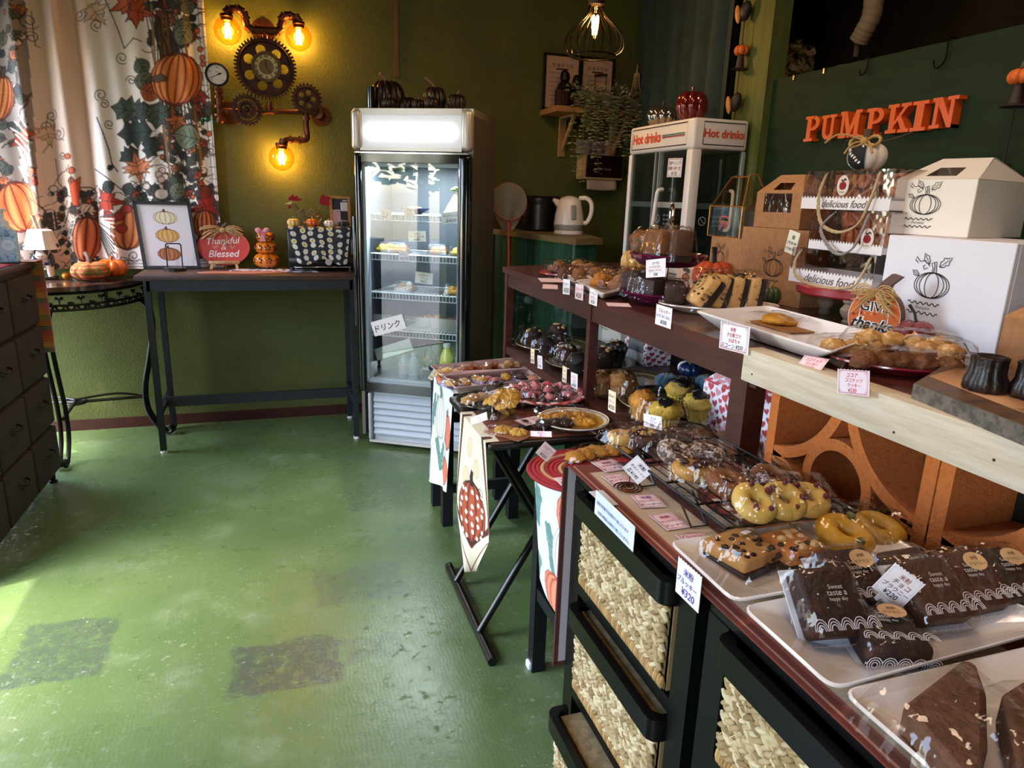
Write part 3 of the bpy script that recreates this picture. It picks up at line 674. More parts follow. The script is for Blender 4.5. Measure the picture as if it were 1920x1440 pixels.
def plaid_mat():
 m = mat('#d9622e', .85, bump=(500, .4, .002), name='plaid'); m = m.copy(); n = m.node_tree.nodes; l = m.node_tree.links
 tc = n.new('ShaderNodeTexCoord'); sx = n.new('ShaderNodeSeparateXYZ'); l.new(tc.outputs['Object'], sx.inputs[0])
 def band(o, s, th, ph=0):
  a = n.new('ShaderNodeMath'); a.operation = 'MULTIPLY_ADD'; a.inputs[1].default_value = s; a.inputs[2].default_value = ph; l.new(o, a.inputs[0])
  b = n.new('ShaderNodeMath'); b.operation = 'SINE'; l.new(a.outputs[0], b.inputs[0]); c = n.new('ShaderNodeMath'); c.operation = 'GREATER_THAN'; c.inputs[1].default_value = th; l.new(b.outputs[0], c.inputs[0]); return c.outputs[0]
 out = n['RGB'].outputs[0] if 'RGB' in n else None
 for o, s, th, ph, col, k in ((sx.outputs[0], 300, .3, 0, '#e58a4a', .6), (sx.outputs[2], 300, .3, 0, '#e9a060', .5), (sx.outputs[0], 150, .75, 1, '#6f7a3a', .75), (sx.outputs[2], 170, .7, 1, '#6f7a3a', .7), (sx.outputs[0], 300, .92, 2, '#8f1f1a', .9), (sx.outputs[2], 340, .9, 2, '#8f1f1a', .9)):
  g = n.new('ShaderNodeMath'); g.operation = 'MULTIPLY'; g.inputs[1].default_value = k; l.new(band(o, s, th, ph), g.inputs[0])
  mx = n.new('ShaderNodeMix'); mx.data_type = 'RGBA'; l.new(g.outputs[0], mx.inputs[0]); l.new(out, mx.inputs[6]); mx.inputs[7].default_value = (*lin(col), 1); out = mx.outputs[2]
 l.new(out, n['Principled BSDF'].inputs['Base Color']); return m
pumpkin_thing('fabric_pumpkin', 'orange tartan fabric pumpkin with brown stalk on marble table', (-.885, 3.875, .851), .088, .098, plaid_mat(), mat('#6a5248', .7), 7, .12, .5, .12, (.9, .1))
pumpkin_thing('orange_pumpkin', 'shiny orange pumpkin behind the tartan fabric pumpkin', (-.815, 3.99, .851), .075, .10, mat('#dd6a1e', .3, coat=.4), mat('#c85a18', .4), 9, .2, .25, .12)
# ------------------------------------------------------------------ wood and steel console table
def console():
 t = thing('console_table', 'narrow console table with wooden top and dark steel legs by green wall', 'table')
 wood = mat('#553b2e', .5, var=(5, '#38261e', .35, .68), stretch=(1, 9, 9), bump=(50, .12)); st = mat('#2b3036', .45, .3)
 x0, x1, y0, y1, zt = -.665, .395, 3.675, 4.10, .893
 MB().rbox(((x0+x1)/2, (y0+y1)/2, zt-.0125), (x1-x0, y1-y0, .025), .003).build('tabletop', wood, t)
 lx = (x0+.05, x1-.05); ly = (y0+.018, y1-.03); w = .028
 for x in lx:
  for y in ly:
   MB().bb(x-w/2, x+w/2, y-w/2, y+w/2, .012, zt-.025).build('leg', st, t)
   MB().cyl((x, y, 0), (x, y, .014), .016, None, 12).build('foot_cap', WHITE, t)
 for y in ly: MB().bb(lx[0], lx[1], y-w/2, y+w/2, zt-.075, zt-.026).build('rail', st, t)
 for x in lx:
  for z in ((zt-.075, zt-.026), (.2, .228)): MB().bb(x-w/2, x+w/2, ly[0], ly[1], *z).build('side_rail', st, t)
 MB().bb(lx[0], lx[1], 3.86, 3.888, .19, .24).build('stretcher', st, t)
console()
ZC1 = .8935
def pumpkin_picture():
 t = thing('picture_frame', 'black framed print of three stacked pumpkins leaning by curtain', 'picture')
 bl, br_ = V((-.668, 3.985, ZC1)), V((-.40, 3.985, ZC1)); h = V((-.035, .075, .335))
 ax = (br_-bl); w = ax.length; ax.normalize(); ay = h.normalized(); n = ax.cross(ay); H_ = h.length; fr = (bl, ax, ay, n)
 P = lambda u, v, k=0: bl+ax*u*w+ay*v*H_+n*k
 fm = mat('#1d1816', .4); b = .055; c = .045
 for name, (u0, v0, u1, v1) in dict(a=(0, 0, 1, c), b=(0, 1-c, 1, 1), c=(0, 0, b, 1), d=(1-b, 0, 1, 1)).items():
  MB().prism([(u0*w, v0*H_), (u1*w, v0*H_), (u1*w, v1*H_), (u0*w, v1*H_)], .018, (bl-n*.008, ax, ay, n)).build('frame_side', fm, t)
 MB().prism([(.02*w, .02*H_), (.98*w, .02*H_), (.98*w, .98*H_), (.02*w, .98*H_)], .004, (bl-n*.006, ax, ay, n)).build('backing', fm, t)
 pc = Paint(150, 200, '#e6dde2')
 pc.pumpkin(78, 42, 34, 21, '#e8dcb8', '#b89a66', '#7a5a34', ribs=6, hi='#f4ecd0', lw=1); pc.pumpkin(76, 100, 34, 22, '#d9a55a', '#b5762e', '#7a4a1a', ribs=6, hi='#e8c07a', lw=1); pc.pumpkin(72, 160, 33, 21, '#b5683a', '#8a4422', '#5a2a14', ribs=6, hi='#d08a5a', lw=1)
 pc.on(P(b, 1-c, .001), P(1-b, 1-c, .001), P(b, c, .001), 'print', mat('vc', .6), t)
 MB().add([P(b, c, .004), P(1-b, c, .004), P(1-b, 1-c, .004), P(b, 1-c, .004)], [(0, 1, 2, 3)]).build('glass', film(gloss=.01, rough=.02), t)
 s = thing('wire_stand', 'black wire plate stand in front of pumpkin picture', 'stand', (-.512, 3.905, ZC1))
 m = MB()
 m.tube([(-.035, .0, .004), (-.035, 0, .125)]+arc((-.025, 0, .125), .010, 180, 90, 4, ((1, 0, 0), (0, 0, 1)))+arc((.025, 0, .125), .010, 90, 0, 4, ((1, 0, 0), (0, 0, 1)))+[(.035, 0, .004)], .0035, 6)
 m.build('wire_loop', BLACK, s)
 q = MB(); q.lathe([(.052, 0), (.052, .012), (.045, .017), (0, .018)], 30, rib=(30, .06)); q.build('base', mat('#15191c', .3), s)
pumpkin_picture()
def thankful():
 c = V((-.285, 4.03, 1.005)); t = thing('wooden_sign', 'round coral pumpkin sign lettered Thankful & Blessed with raffia bow', 'sign')
 fr = (c, V((1, 0, 0)), V((0, .14, .99)).normalized(), V((0, -.99, .14)).normalized()); wd = .125
 out = [(wd*math.cos(a)*(1+.03*abs(math.cos(2*a))), .098*math.sin(a)) for a in [2*pi*i/40 for i in range(40)]]
 MB().prism(out, .012, (c-fr[3]*.012, fr[1], fr[2], fr[3])).build('board', mat('#d9504a', .6, var=(8, '#cf4540', .4, .6)), t)
 L = MB()
 text(L, 'Thankful', fr, .0, .032, .165, .05, '#f6eeee', bold=.012, shear=.25, jit=.05); text(L, 'Blessed', fr, -.0, -.035, .155, .05, '#f6eeee', bold=.014, shear=.25, jit=.02); text(L, '&', fr, .0, .0, .03, .03, '#f6eeee', shear=.2)
 for g in (-1, 1):
  ink(L, [(g*.025, .002), (g*.035, .006), (g*.045, .0), (g*.055, .004)], fr, .002, '#f6eeee'); ink(L, [(g*.03, -.004), (g*.05, -.006)], fr, .0016)
 L.build('lettering', INK, t)
 r_ = random.Random(2); rf = MB(); k0 = c+fr[2]*.085+fr[3]*.01
 for i in range(46):
  g = r_.choice((-1, 1)); e = k0+fr[1]*g*r_.uniform(.05, .12)+fr[2]*r_.uniform(-.055, .012)+fr[3]*r_.uniform(.0, .022)
  mid = (k0+e)/2+fr[2]*r_.uniform(.0, .022)+fr[3]*.008; rf.tube(spline([k0, mid, e], 4), [.0022]*8+[.0008], 4)
 for i in range(6): rf.tube(spline([k0, k0+fr[2]*-.04+fr[1]*r_.uniform(-.03, .03), k0-fr[2]*r_.uniform(.06, .11)+fr[1]*r_.uniform(-.05, .05)], 4), .0013, 4)
 rf.ball(k0+fr[3]*.008, .014, 10, 8, (1, .8, 1)); rf.build('raffia_bow', mat('#c9a878', .8, var=(200, '#9a7a50', .4, .6)), t)
 stem(MB(), c+fr[2]*.09, .03, .012, (.8, 0)).build('stem', STEMC, t)
 e = thing('mini_easel', 'small raw wood easel holding the Thankful sign', 'easel', (-.285, 4.0, ZC1)); wd_ = mat('#c9a070', .6, var=(40, '#b08658', .4, .6), stretch=(1, 1, .2))
 MB().rbox((0, -.012, .034), (.15, .03, .014), .002).build('ledge', wd_, e)
 for g in (-1, 1): MB().beam((g*.058, -.02, .028), (g*.066, -.035, 0), .013, .01, (0, 1, 0)).build('leg', wd_, e)
 MB().beam((0, .02, .04), (0, .05, 0), .013, .01, (0, 1, 0)).build('leg', wd_, e)
thankful()
tag(MB().prism([(.205*math.cos(a), .06*math.sin(a)*(1+.12*math.cos(5*a))) for a in [2*pi*i/40 for i in range(40)]], .003, (V((-.195, 3.80, ZC1)), V((1, 0, 0)), V((0, 1, 0)), V((0, 0, 1)))).build('felt_placemat', mat('#b5735f', .9, bump=(300, .3))), 'flat pink brown felt pumpkin placemat on console table', 'placemat')
dc = Paint(120, 40, '#d8d2dc'); r_ = random.Random(4)
for _ in range(60): dc.leaf(r_.uniform(0, 120), r_.uniform(0, 40), r_.uniform(4, 9), r_.random()*6, r_.choice(['#7a6a8a', '#4a4458', '#b5a4b8', '#5a5064']), '#3a3444', lw=.6)
def mat_on():
 o = dc.on((-.26, 4.0, ZC1+.0006), (.18, 3.985, ZC1+.0006), (-.255, 3.83, ZC1+.0006), 'table_runner', mat('vc', .8), thick=.0005); tag(o, 'pale lilac patterned paper mat under the ceramic pumpkins', 'mat')
mat_on()
def ceramic_stack():
 t = thing('ceramic_pumpkins', 'stack of three orange ceramic pumpkins topped by pink bow', 'ornament', (-.075, 4.02, ZC1+.0012))
 og = mat('#d8761e', .18, coat=.5)
 z = 0
 for r, h in ((.068, .088), (.057, .07), (.047, .062)):
  o = MB(); pumpkin(o, (0, 0, z), r, h, 8, .1); b = o.build('pumpkin_tier', og, t, smooth=70)
  d = MB()
  for k in range(8):
   a = 2*pi*k/8+.2; p = V((r*.93*math.cos(a), r*.93*math.sin(a), z+h*.5)); nn = V((math.cos(a), math.sin(a), 0)); s = V((-nn.y, nn.x, 0))
   for j in range(5):
    g = 2*pi*j/5+.3; q = p+s*.013*math.cos(g)+V((0, 0, .011*math.sin(g))); d.ball(q, .0048, 6, 4, (1, 1, 1))
  d.build('cut_hole', mat('#1c0d06', .7), b); z += h*.86
 bw = MB(); k = V((-.012, -.048, z+.005))
 for g in (-1, 1):
  bw.ball(k+V((g*.018, 0, .006)), .019, 10, 8, (1, .5, .75), M.Rotation(g*-.5, 3, 'Y')); bw.beam(k, k+V((g*.008, -.004, -.05)), .013, .004, (0, 1, 0))
 bw.ball(k, .008, 8, 6); bw.build('bow', mat('#d88a9c', .5), t)
ceramic_stack()
def toaster():
 x0, x1, y0, y1 = .035, .385, 3.86, 4.09; zb = ZC1; zt = zb+.225
 t = thing('toaster_oven', 'black toaster oven under dark egg print cloth on console', 'oven'); bk = mat('#1b1a1b', .3, .2)
 m = MB(); m.rbox(((x0+x1)/2, (y0+y1)/2, (zb+.02+zt)/2), (x1-x0, y1-y0, zt-zb-.02), .01); m.build('body', bk, t)
 for x in (x0+.02, x1-.03):
  for y in (y0+.03, y1-.03): MB().cyl((x, y, zb), (x, y, zb+.022), .012, None, 12).build('foot', BLACK, t)
 MB().rbox(((x0+x1)/2, y0-.004, zb+.052), (x1-x0-.01, .01, .045), .003).build('control_panel', mat('#0f0f10', .25), t)
 MB().rbox(((x0+x1)/2, y0-.004, zb+.022), (x1-x0-.06, .012, .006), .002).build('trim', CHROME, t)
 k = MB().cyl((x0+.205, y0-.009, zb+.05), (x0+.205, y0-.026, zb+.05), .018, .016, 20).build('knob', mat('#b9b4b4', .35), t)
 MB().rbox((x1-.012, y0-.004, zb+.13), (.03, .006, .08), .003).build('window_edge', mat('#5a5a58', .2), t)
 L = MB(); fr = (V((x0, y0-.0096, zb)), V((1, 0, 0)), V((0, 0, 1)), V((0, -1, 0))); text(L, 'TOASTER OVEN', fr, .12, .05, .08, .005, '#b8b8b8'); L.build('lettering', INK, t)
 c = Paint(190, 120, '#2c303c'); r_ = random.Random(8)
 for i in range(7):
  for j in range(7):
   x, y = 12+i*29+r_.uniform(-4, 4), 8+j*17+(i % 2)*8+r_.uniform(-3, 3); a = r_.uniform(-.4, .5)
   c.ell(x, y, 9, 6.6, '#ece6e2', a)
   q = r_.random()
   if q < .35: c.ell(x, y, 5, 4, '#dcc04e', a)
   elif q < .5: c.line([(x, y-5), (x+1, y+5)], 1, '#4a4444')
   elif q < .58: c.poly([(x-9, y+2), (x-2, y-1), (x+1, y+3), (x+9, y), (x+9, y+8), (x-9, y+8)], '#2c303c')
 def fn(u, v):
  x = x0+.006+(x1-x0-.035)*u
  if v < .22: return (x, y1-.06-(y1-.06-y0)*v/.22, zt+.002)
  k_ = (v-.22)/.78; inn = .045*k_
  return (x0+.002+inn+(x1-x0-.03-inn*1.5)*u, y0-.006-.004*math.sin(u*17)*k_-.012*k_, zt+.001-(.172+.012*math.sin(u*9)+.02*abs(u-.5))*k_)
 tag(c.sheet(fn, 'egg_print_cloth', mat('vc', .8), None, thick=.001), 'dark navy cloth printed with boiled eggs draped over toaster oven', 'cloth')
 zz = zt+.0035
 for x, r, h, col, ms, lab, n in ((.072, .033, .046, mat('#d8b466', .3, coat=.3), mat('#8a7a4a', .6), 'small pale yellow pumpkin at left end of toaster oven', 'mini_pumpkin'), (.165, .033, .046, mat('#d5601e', .3, coat=.4, var=(14, '#a03a12', .5, .7)), mat('#c9b46a', .6), 'small glossy orange pumpkin second on toaster oven', 'mini_pumpkin'), (.252, .028, .04, mat('#e6dcd2', .6), mat('#b0a090', .7), 'small white pumpkin third on toaster oven', 'mini_pumpkin'), (.325, .034, .042, mat('#10121e', .8, sheen=.6), mat('#2a2a30', .6), 'small navy velvet pumpkin right on toaster oven', 'mini_pumpkin')):
  pumpkin_thing(n, lab, (x, y0+.035, zz), r, h, col, ms, 8, .14, .3, .1)
 # wire hen
 t = thing('wire_hen', 'wire mesh hen with red felt comb and tail', 'ornament', (.155, 4.01, zz)); w = MB(); wm = mat('#6e665c', .4, .7); r_ = random.Random(6)
 def body(a, b): return V((.072*math.cos(a)*math.sin(b)*(1+.0), .038*math.sin(a)*math.sin(b), .048-.046*math.cos(b)))
 for i in range(10): w.tube([body(2*pi*i/10+j*.22, .25+2.5*j/9) for j in range(10)], .0014, 4); w.tube([body(2*pi*i/10-j*.22, .25+2.5*j/9) for j in range(10)], .0014, 4)
 w.tube([body(2*pi*i/20, 1.6) for i in range(20)], .002, 4, True); w.tube([body(2*pi*i/20, .4) for i in range(20)], .002, 4, True)
 for i in range(7): a = 2*pi*i/7; w.tube(spline([(-.045+.022*math.cos(a), .022*math.sin(a), .07), (-.07+.012*math.cos(a), .012*math.sin(a), .10), (-.075+.01*math.cos(a), .01*math.sin(a), .115)], 4), .0014, 4)
 for i in range(5): w.tube(spline([(.04, (i-2)*.006, .075), (.062, (i-2)*.004, .1), (.07, 0, .125)], 4), .0014, 4)
 w.tube([(-.05, 0, .09), (-.03, .0, .08), (0, 0, .086), (.035, 0, .082), (.06, 0, .09)], .002, 4)
 w.build('wire_body', wm, t); red = mat('#8e1620', .9)
 m = MB(); yv = (V((1, 0, 0)), V((0, 0, 1)), V((0, -1, 0)))
 m.prism([(-.105, .132), (-.06, .128), (-.035, .132), (-.036, .142), (-.05, .144), (-.056, .16), (-.068, .15), (-.078, .165), (-.088, .15), (-.1, .152), (-.098, .142)], .006, (V((0, .003, 0)), *yv)); m.build('comb', red, t)
 m = MB(); m.prism([(.055, .115), (.1, .108), (.115, .118), (.108, .132), (.118, .15), (.105, .16), (.09, .155), (.082, .17), (.066, .16), (.06, .14)], .006, (V((0, .003, 0)), *yv)); m.build('tail', red, t)
 m = MB(); m.cyl((-.085, 0, .118), (-.118, 0, .112), .006, .001, 8); m.build('beak', mat('#d8b890', .6), t); MB().ball((-.098, -.002, .098), .009, 8, 6, (1, .5, 1)).build('wattle', red, t)
 # little wooden board
 t = thing('mini_easel_board', 'small wood framed notice board with dark grid on toaster oven', 'sign', (.322, 4.02, zz)); wd = mat('#b5824e', .6); k = .11
 tl = lambda x, z, y=0: V((x, z*.18+y, z))
 for a, b in (((-.048, 0), (-.048, .16)), ((.048, 0), (.048, .16))): MB().beam(tl(*a), tl(*b), .014, .01, (0, 1, 0)).build('frame_side', wd, t)
 for z in (.006, .154): MB().beam(tl(-.055, z), tl(.055, z), .014, .01, (0, 1, 0)).build('frame_side', wd, t)
 c = Paint(60, 96, '#2b2e38'); c.poly([(0, 48), (31, 48), (31, 96), (0, 96)], '#c9a0aa'); c.poly([(0, 42), (30, 40), (30, 45), (0, 47)], '#cfc6cc'); c.poly([(40, 5), (56, 6), (56, 10), (40, 9)], '#d8d0d4'); c.poly([(32, 14), (58, 14), (58, 46), (32, 46)], '#ddd8dc')
 c.on(tl(-.042, .148, -.002), tl(.042, .148, -.002), tl(-.042, .01, -.002), 'notice', mat('vc', .8), t)
 MB().beam((.05, .09, 0), (.05, .035, .15), .01, .008, (0, 1, 0)).build('rear_leg', wd, t)
toaster()
# ------------------------------------------------------------------ pipe and gear clock lamp on the wall
def gear(mb, c, ro, ri, teeth, th, tooth=.09, fr=None):
 x, y, n = fr or (V((1, 0, 0)), V((0, 0, 1)), V((0, -1, 0))); c = V(c); O, I = [], []
 for i in range(teeth):
  for k, q in ((0, 1-tooth), (.28, 1-tooth), (.42, 1), (.72, 1)):
   a = 2*pi*(i+k)/teeth; O.append(c+x*ro*q*math.cos(a)+y*ro*q*math.sin(a)); I.append(c+x*ri*math.cos(a)+y*ri*math.sin(a))
 k = len(O); vs = O+I+[p+n*th for p in O]+[p+n*th for p in I]; fs = []
 for i in range(k):
  j = (i+1) % k
  fs += [(2*k+i, 2*k+j, 3*k+j, 3*k+i), (i, k+i, k+j, j), (i, j, 2*k+j, 2*k+i), (k+j, k+i, 3*k+i, 3*k+j)]
 return mb.add(vs, fs)
def disc_holes(mb, c, R_, nh, rc, rh, th, hub=.02, fr=None):
 """plate of radius R_ with nh round holes of radius rh on circle rc"""
 x, y, n = fr or (V((1, 0, 0)), V((0, 0, 1)), V((0, -1, 0))); c = V(c); w = pi/nh
 for k in range(nh):
  a0 = 2*pi*k/nh; sec = [(R_*math.cos(t), R_*math.sin(t)) for t in np.linspace(a0-w, a0+w, 13)]+[(hub*math.cos(t), hub*math.sin(t)) for t in np.linspace(a0+w, a0-w, 7)]
  hc = (rc*math.cos(a0), rc*math.sin(a0)); hole = [(hc[0]+rh*math.cos(t), hc[1]+rh*math.sin(t)) for t in np.linspace(2*pi, 0, 14)[:-1]]
  pts = sec+hole; tr = tessellate_polygon([[V((*p, 0)) for p in sec], [V((*p, 0)) for p in hole]]); m = len(pts)
  vs = [c+x*a+y*b for a, b in pts]; vs += [v+n*th for v in vs]; fs = [tuple(i+m for i in t) for t in tr]+[t[::-1] for t in tr]
  for lo, hi in ((0, len(sec)), (len(sec), m)): fs += [(i, lo+(i-lo+1) % (hi-lo), m+lo+(i-lo+1) % (hi-lo), m+i) for i in range(lo, hi)]
  mb.add(vs, fs)
def pipe_lamp():
 t = thing('pipe_clock_lamp', 'copper pipe wall lamp with gear clock, pressure gauge and three bulbs', 'lamp')
 cop = mat('#5a3020', .38, .75, var=(30, '#7e4a30', .45, .7)); gr = mat('#4a2a1e', .5, .5, var=(25, '#2e1a14', .4, .65)); yb = 4.09
 W = lambda px, py, y=yb: Y(px, py, y)
 def pipe(px, r=.0135, y=yb, name='pipe', cols=True):
  m = MB(); P = [W(*p, y) for p in px]; m.tube(P, r, 12)
  if cols:
   for i in range(0, len(P)):
    a, b = P[max(i-1, 0)], P[min(i+1, len(P)-1)]; d = (b-a).normalized()
    if i in (0, len(P)-1): m.cyl(P[i]-d*.008, P[i]+d*.008, r*1.45, None, 12)
  return m
 def elbow(cx, cy, px): return None
 # upper arms: two swan necks from the central tee
 def bend(pts, r=.0135):
  m = MB(); P = [W(*p) for p in pts]; m.tube(spline(P, 5), r, 12)
  for i in range(1, len(P)-1):
   for q in (P[i],):
    d = (P[i+1]-P[i-1]).normalized(); m.cyl(q-d*.013, q+d*.013, r*1.4, None, 12); m.cyl(q-d*.017, q-d*.011, r*1.6, None, 12); m.cyl(q+d*.011, q+d*.017, r*1.6, None, 12)
  return m
 bend([(494, 57), (478, 57), (466, 52), (461, 42), (459, 30), (450, 19), (438, 17), (427, 20), (424, 32)]).build('pipe_arm', cop, t)
 bend([(494, 57), (512, 59), (524, 56), (528, 44), (530, 33), (540, 29), (550, 32), (558, 36), (560, 46)]).build('pipe_arm', cop, t)
 m = MB(); a, b = W(480, 56), W(511, 59); m.cyl(a, b, .019, None, 14); m.cyl(W(495, 57), W(497, 74), .017, None, 14)
 for q in (a, b): m.cyl(q-V((.004, 0, 0)), q+V((.004, 0, 0)), .023, None, 14)
 m.cyl(W(494, 58, 4.14), W(494, 58, 4.163), .06, .062, 24); m.cyl(W(494, 58, 4.09), W(494, 58, 4.15), .014, None, 10); m.build('tee', cop, t)
 # lower run
 m = pipe([(414, 207), (440, 208), (500, 209), (590, 211)]); m.cyl(W(505, 190), W(505, 208), .013, None, 10); m.cyl(W(505, 200), W(505, 204), .019, None, 12)
 for px in (425, 497, 514, 590): p = W(px, 209); m.cyl(p-V((.007, 0, 0)), p+V((.007, 0, 0)), .019, None, 12)
 m.build('cross_pipe', cop, t)
 m = pipe([(408, 168), (410, 190), (412, 212), (413, 224)], .016); m.ball(W(412, 226), .021, 12, 10)
 for py in (172, 182, 200, 216): p = W(410, py); m.cyl(p-V((0, 0, .006)), p+V((0, 0, .006)), .022, None, 12)
 m.build('gauge_pipe', cop, t)
 m = MB(); m.cyl(W(430, 212, 4.135), W(430, 212, 4.162), .055, .06, 24); m.cyl(W(430, 212), W(430, 212, 4.14), .014, None, 10); m.build('wall_flange', cop, t)
 m = MB(); m.cyl(W(602, 218, 4.14), W(602, 218, 4.162), .048, .052, 24); m.cyl(W(597, 214), W(600, 216, 4.14), .022, .03, 14)
 m.build('wall_flange', cop, t)
 m = MB(); m.tube(spline([W(574, 212), W(574, 235), W(576, 252), W(574, 262), W(562, 263), W(544, 262), W(534, 264), W(529, 272)], 4), .0145, 12)
 for px, py, v in ((574, 222, 1), (574, 256, 1), (545, 262, 0), (562, 263, 0)): p = W(px, py); d = V((0, 0, .008)) if v else V((.008, 0, 0)); m.cyl(p-d, p+d, .02, None, 12)
 m.cyl(W(533, 262), W(528, 276), .023, .021, 14); m.build('lower_pipe', cop, t)
 # bulbs
 for (bx, by), top, lab in (((427, 58), (425, 34), 0), ((560, 70), (560, 48), 1), ((528, 296), (528, 275), 2)):
  c = W(bx, by); q = W(*top); k = .066
  s = MB(); s.lathe([(.03, 0), (.032, -.012), (.027, -.016), (.027, -.03), (.02, -.034)], 18, q+V((0, 0, .018))); h = s.build('socket', cop, t)
  g = MB(); g.lathe([(0, -k)]+[(k*math.sin(a), -k*math.cos(a)) for a in np.linspace(.2, 2.6, 12)]+[(.02, k*1.02)], 20, c); b = g.build('bulb', film('#ffdc96', .03, .05), t, smooth=80)
  fl = MB()
  for i in range(6):
   a = 2*pi*i/6; fl.tube([c+V((.009*math.cos(a), .009*math.sin(a), .035)), c+V((.013*math.cos(a), .013*math.sin(a), -.034))], .0024, 5)
  fl.build('filament', mat('#ffc46a', .5, emit=60), b)
  fl = MB(); fl.cyl(c+V((0, 0, .036)), c+V((0, 0, .06)), .007, .012, 10); fl.build('glass_stem', mat('#c9a860', .4), b)
  point('bulb_light', c, BULB, (1, .62, .22), .03, None)
 # gears and clock
 C = W(498, 128, 4.075); m = MB(); gear(m, C, .153, .122, 52, .012); m.torus(C+V((0, -.012, 0)), .128, .006, 44, 6, 1, M.Rotation(pi/2, 3, 'X')); m.build('large_gear', gr, t)
 m = MB(); disc_holes(m, C+V((0, .002, 0)), .124, 7, .088, .024, .008, .03); m.build('gear_plate', gr, t)
 c2 = C+V((.004, -.012, .004)); m = MB(); gear(m, c2, .076, .058, 36, .014, .07); b = m.build('clock_rim', mat('#5a4a34', .4, .7), t)
 m = MB(); m.lathe([(0, 0), (.062, 0)], 40, c2+V((0, -.006, 0)), (0, -1, 0)); m.build('clock_face', mat('#e2d2a0', .5), t)
 m = MB(); m.lathe([(0, 0), (.037, 0)], 36, c2+V((0, -.0066, 0)), (0, -1, 0)); m.build('clock_centre', mat('#7a6440', .5), t)
 L = MB(); fr = (c2+V((0, -.0072, 0)), V((1, 0, 0)), V((0, 0, 1)), V((0, -1, 0)))
 for i, s in enumerate(('XII', 'I', 'II', 'III', 'IIII', 'V', 'VI', 'VII', 'VIII', 'IX', 'X', 'XI')):
  a = pi/2-2*pi*i/12; f2 = (fr[0]+fr[1]*.049*math.cos(a)+fr[2]*.049*math.sin(a), V((math.sin(a), 0, -math.cos(a))), V((math.cos(a), 0, math.sin(a))), fr[3]); text(L, s, f2, 0, 0, .02, .013, '#2a2018', bold=.02)
 for i in range(60): a = 2*pi*i/60; ink(L, [(.057*math.cos(a), .057*math.sin(a)), (.06*math.cos(a), .06*math.sin(a))], fr, .001, '#2a2018')
 L.build('numerals', INK, t)
 for ang, ln, w in ((95, .034, .004), (-58, .045, .0025)):
  m = MB(); ink(m, [(0, 0), (ln*math.cos(R(ang)), ln*math.sin(R(ang)))], fr, w, '#15100c', .003); m.build('clock_hand', INK, t)
 MB().lathe([(.064, 0), (.05, .01), (0, .014)], 32, c2+V((0, -.014, 0)), (0, -1, 0)).build('clock_glass', film(gloss=.02, rough=.02), t)
 for (px, py), r, rb in (((463, 206), .081, .055), ((575, 186), .079, .055)):
  c = W(px, py, 4.07); m = MB(); gear(m, c, r, rb, 24, .012, .13); m.torus(c+V((0, -.012, 0)), rb+.004, .005, 30, 6, 1, M.Rotation(pi/2, 3, 'X')); o = m.build('small_gear', gr, t)
  if px < 500:
   m = MB(); gear(m, c+V((0, -.01, 0)), .05, .033, 20, .01, .15); m.build('inner_gear', gr, o)
  m = MB(); disc_holes(m, c+V((0, .002, 0)), rb if px > 500 else .034, 5, .034 if px > 500 else .02, .013 if px > 500 else .006, .006, .011); m.ball(c+V((0, -.008, 0)), .011, 10, 8); m.cyl(c, c+V((0, .05, 0)), .012, None, 10); m.build('gear_plate', gr, o)
 # gauge and faucet
 c = W(407, 140, 4.06); m = MB(); m.cyl(c, c+V((0, .03, 0)), .052, None, 32); m.torus(c+V((0, -.002, 0)), .051, .006, 36, 8, 1, M.Rotation(pi/2, 3, 'X')); g = m.build('gauge_case', mat('#14161a', .3), t)
 MB().lathe([(0, 0), (.049, 0)], 36, c+V((0, -.002, 0)), (0, -1, 0)).build('gauge_dial', mat('#e6e2e2', .5), g)
 L = MB(); fr = (c+V((0, -.0028, 0)), V((1, 0, 0)), V((0, 0, 1)), V((0, -1, 0)))
 for i, s in enumerate(('0', '0.4', '0.8', '1.2', '1.6')):
  a = R(225-i*67.5); text(L, s, fr, .036*math.cos(a), .036*math.sin(a), .014, .008, '#22242a')
 text(L, 'MPa', fr, 0, .012, .014, .007, '#22242a'); ink(L, [(-.034, -.018), (.02, .008)], fr, .0028, '#15171a'); ink(L, [(.002, .0), (.02, .008)], fr, .007)
 for i in range(31): a = R(225-i*9); ink(L, [(.043*math.cos(a), .043*math.sin(a)), (.047*math.cos(a), .047*math.sin(a))], fr, .001)
 L.build('lettering', INK, g); MB().cyl(W(407, 155, 4.075), W(408, 170), .009, .011, 10).build('gauge_neck', mat('#b08a4a', .3, .8), g)
 f_ = MB(); f_.tube(spline([W(408, 229), W(398, 226), W(389, 222), W(381, 226), W(379, 234)], 4), .011, 10); f_.ball(W(389, 223), .018, 10, 8); o = f_.build('faucet', mat('#12502e', .3), t)
 m = MB(); m.cyl(W(389, 222), W(387, 206), .004, None, 8); m.beam(W(381, 207), W(392, 206), .007, .006); m.build('faucet_handle', mat('#a07a3a', .35, .8), o)
pipe_lamp()
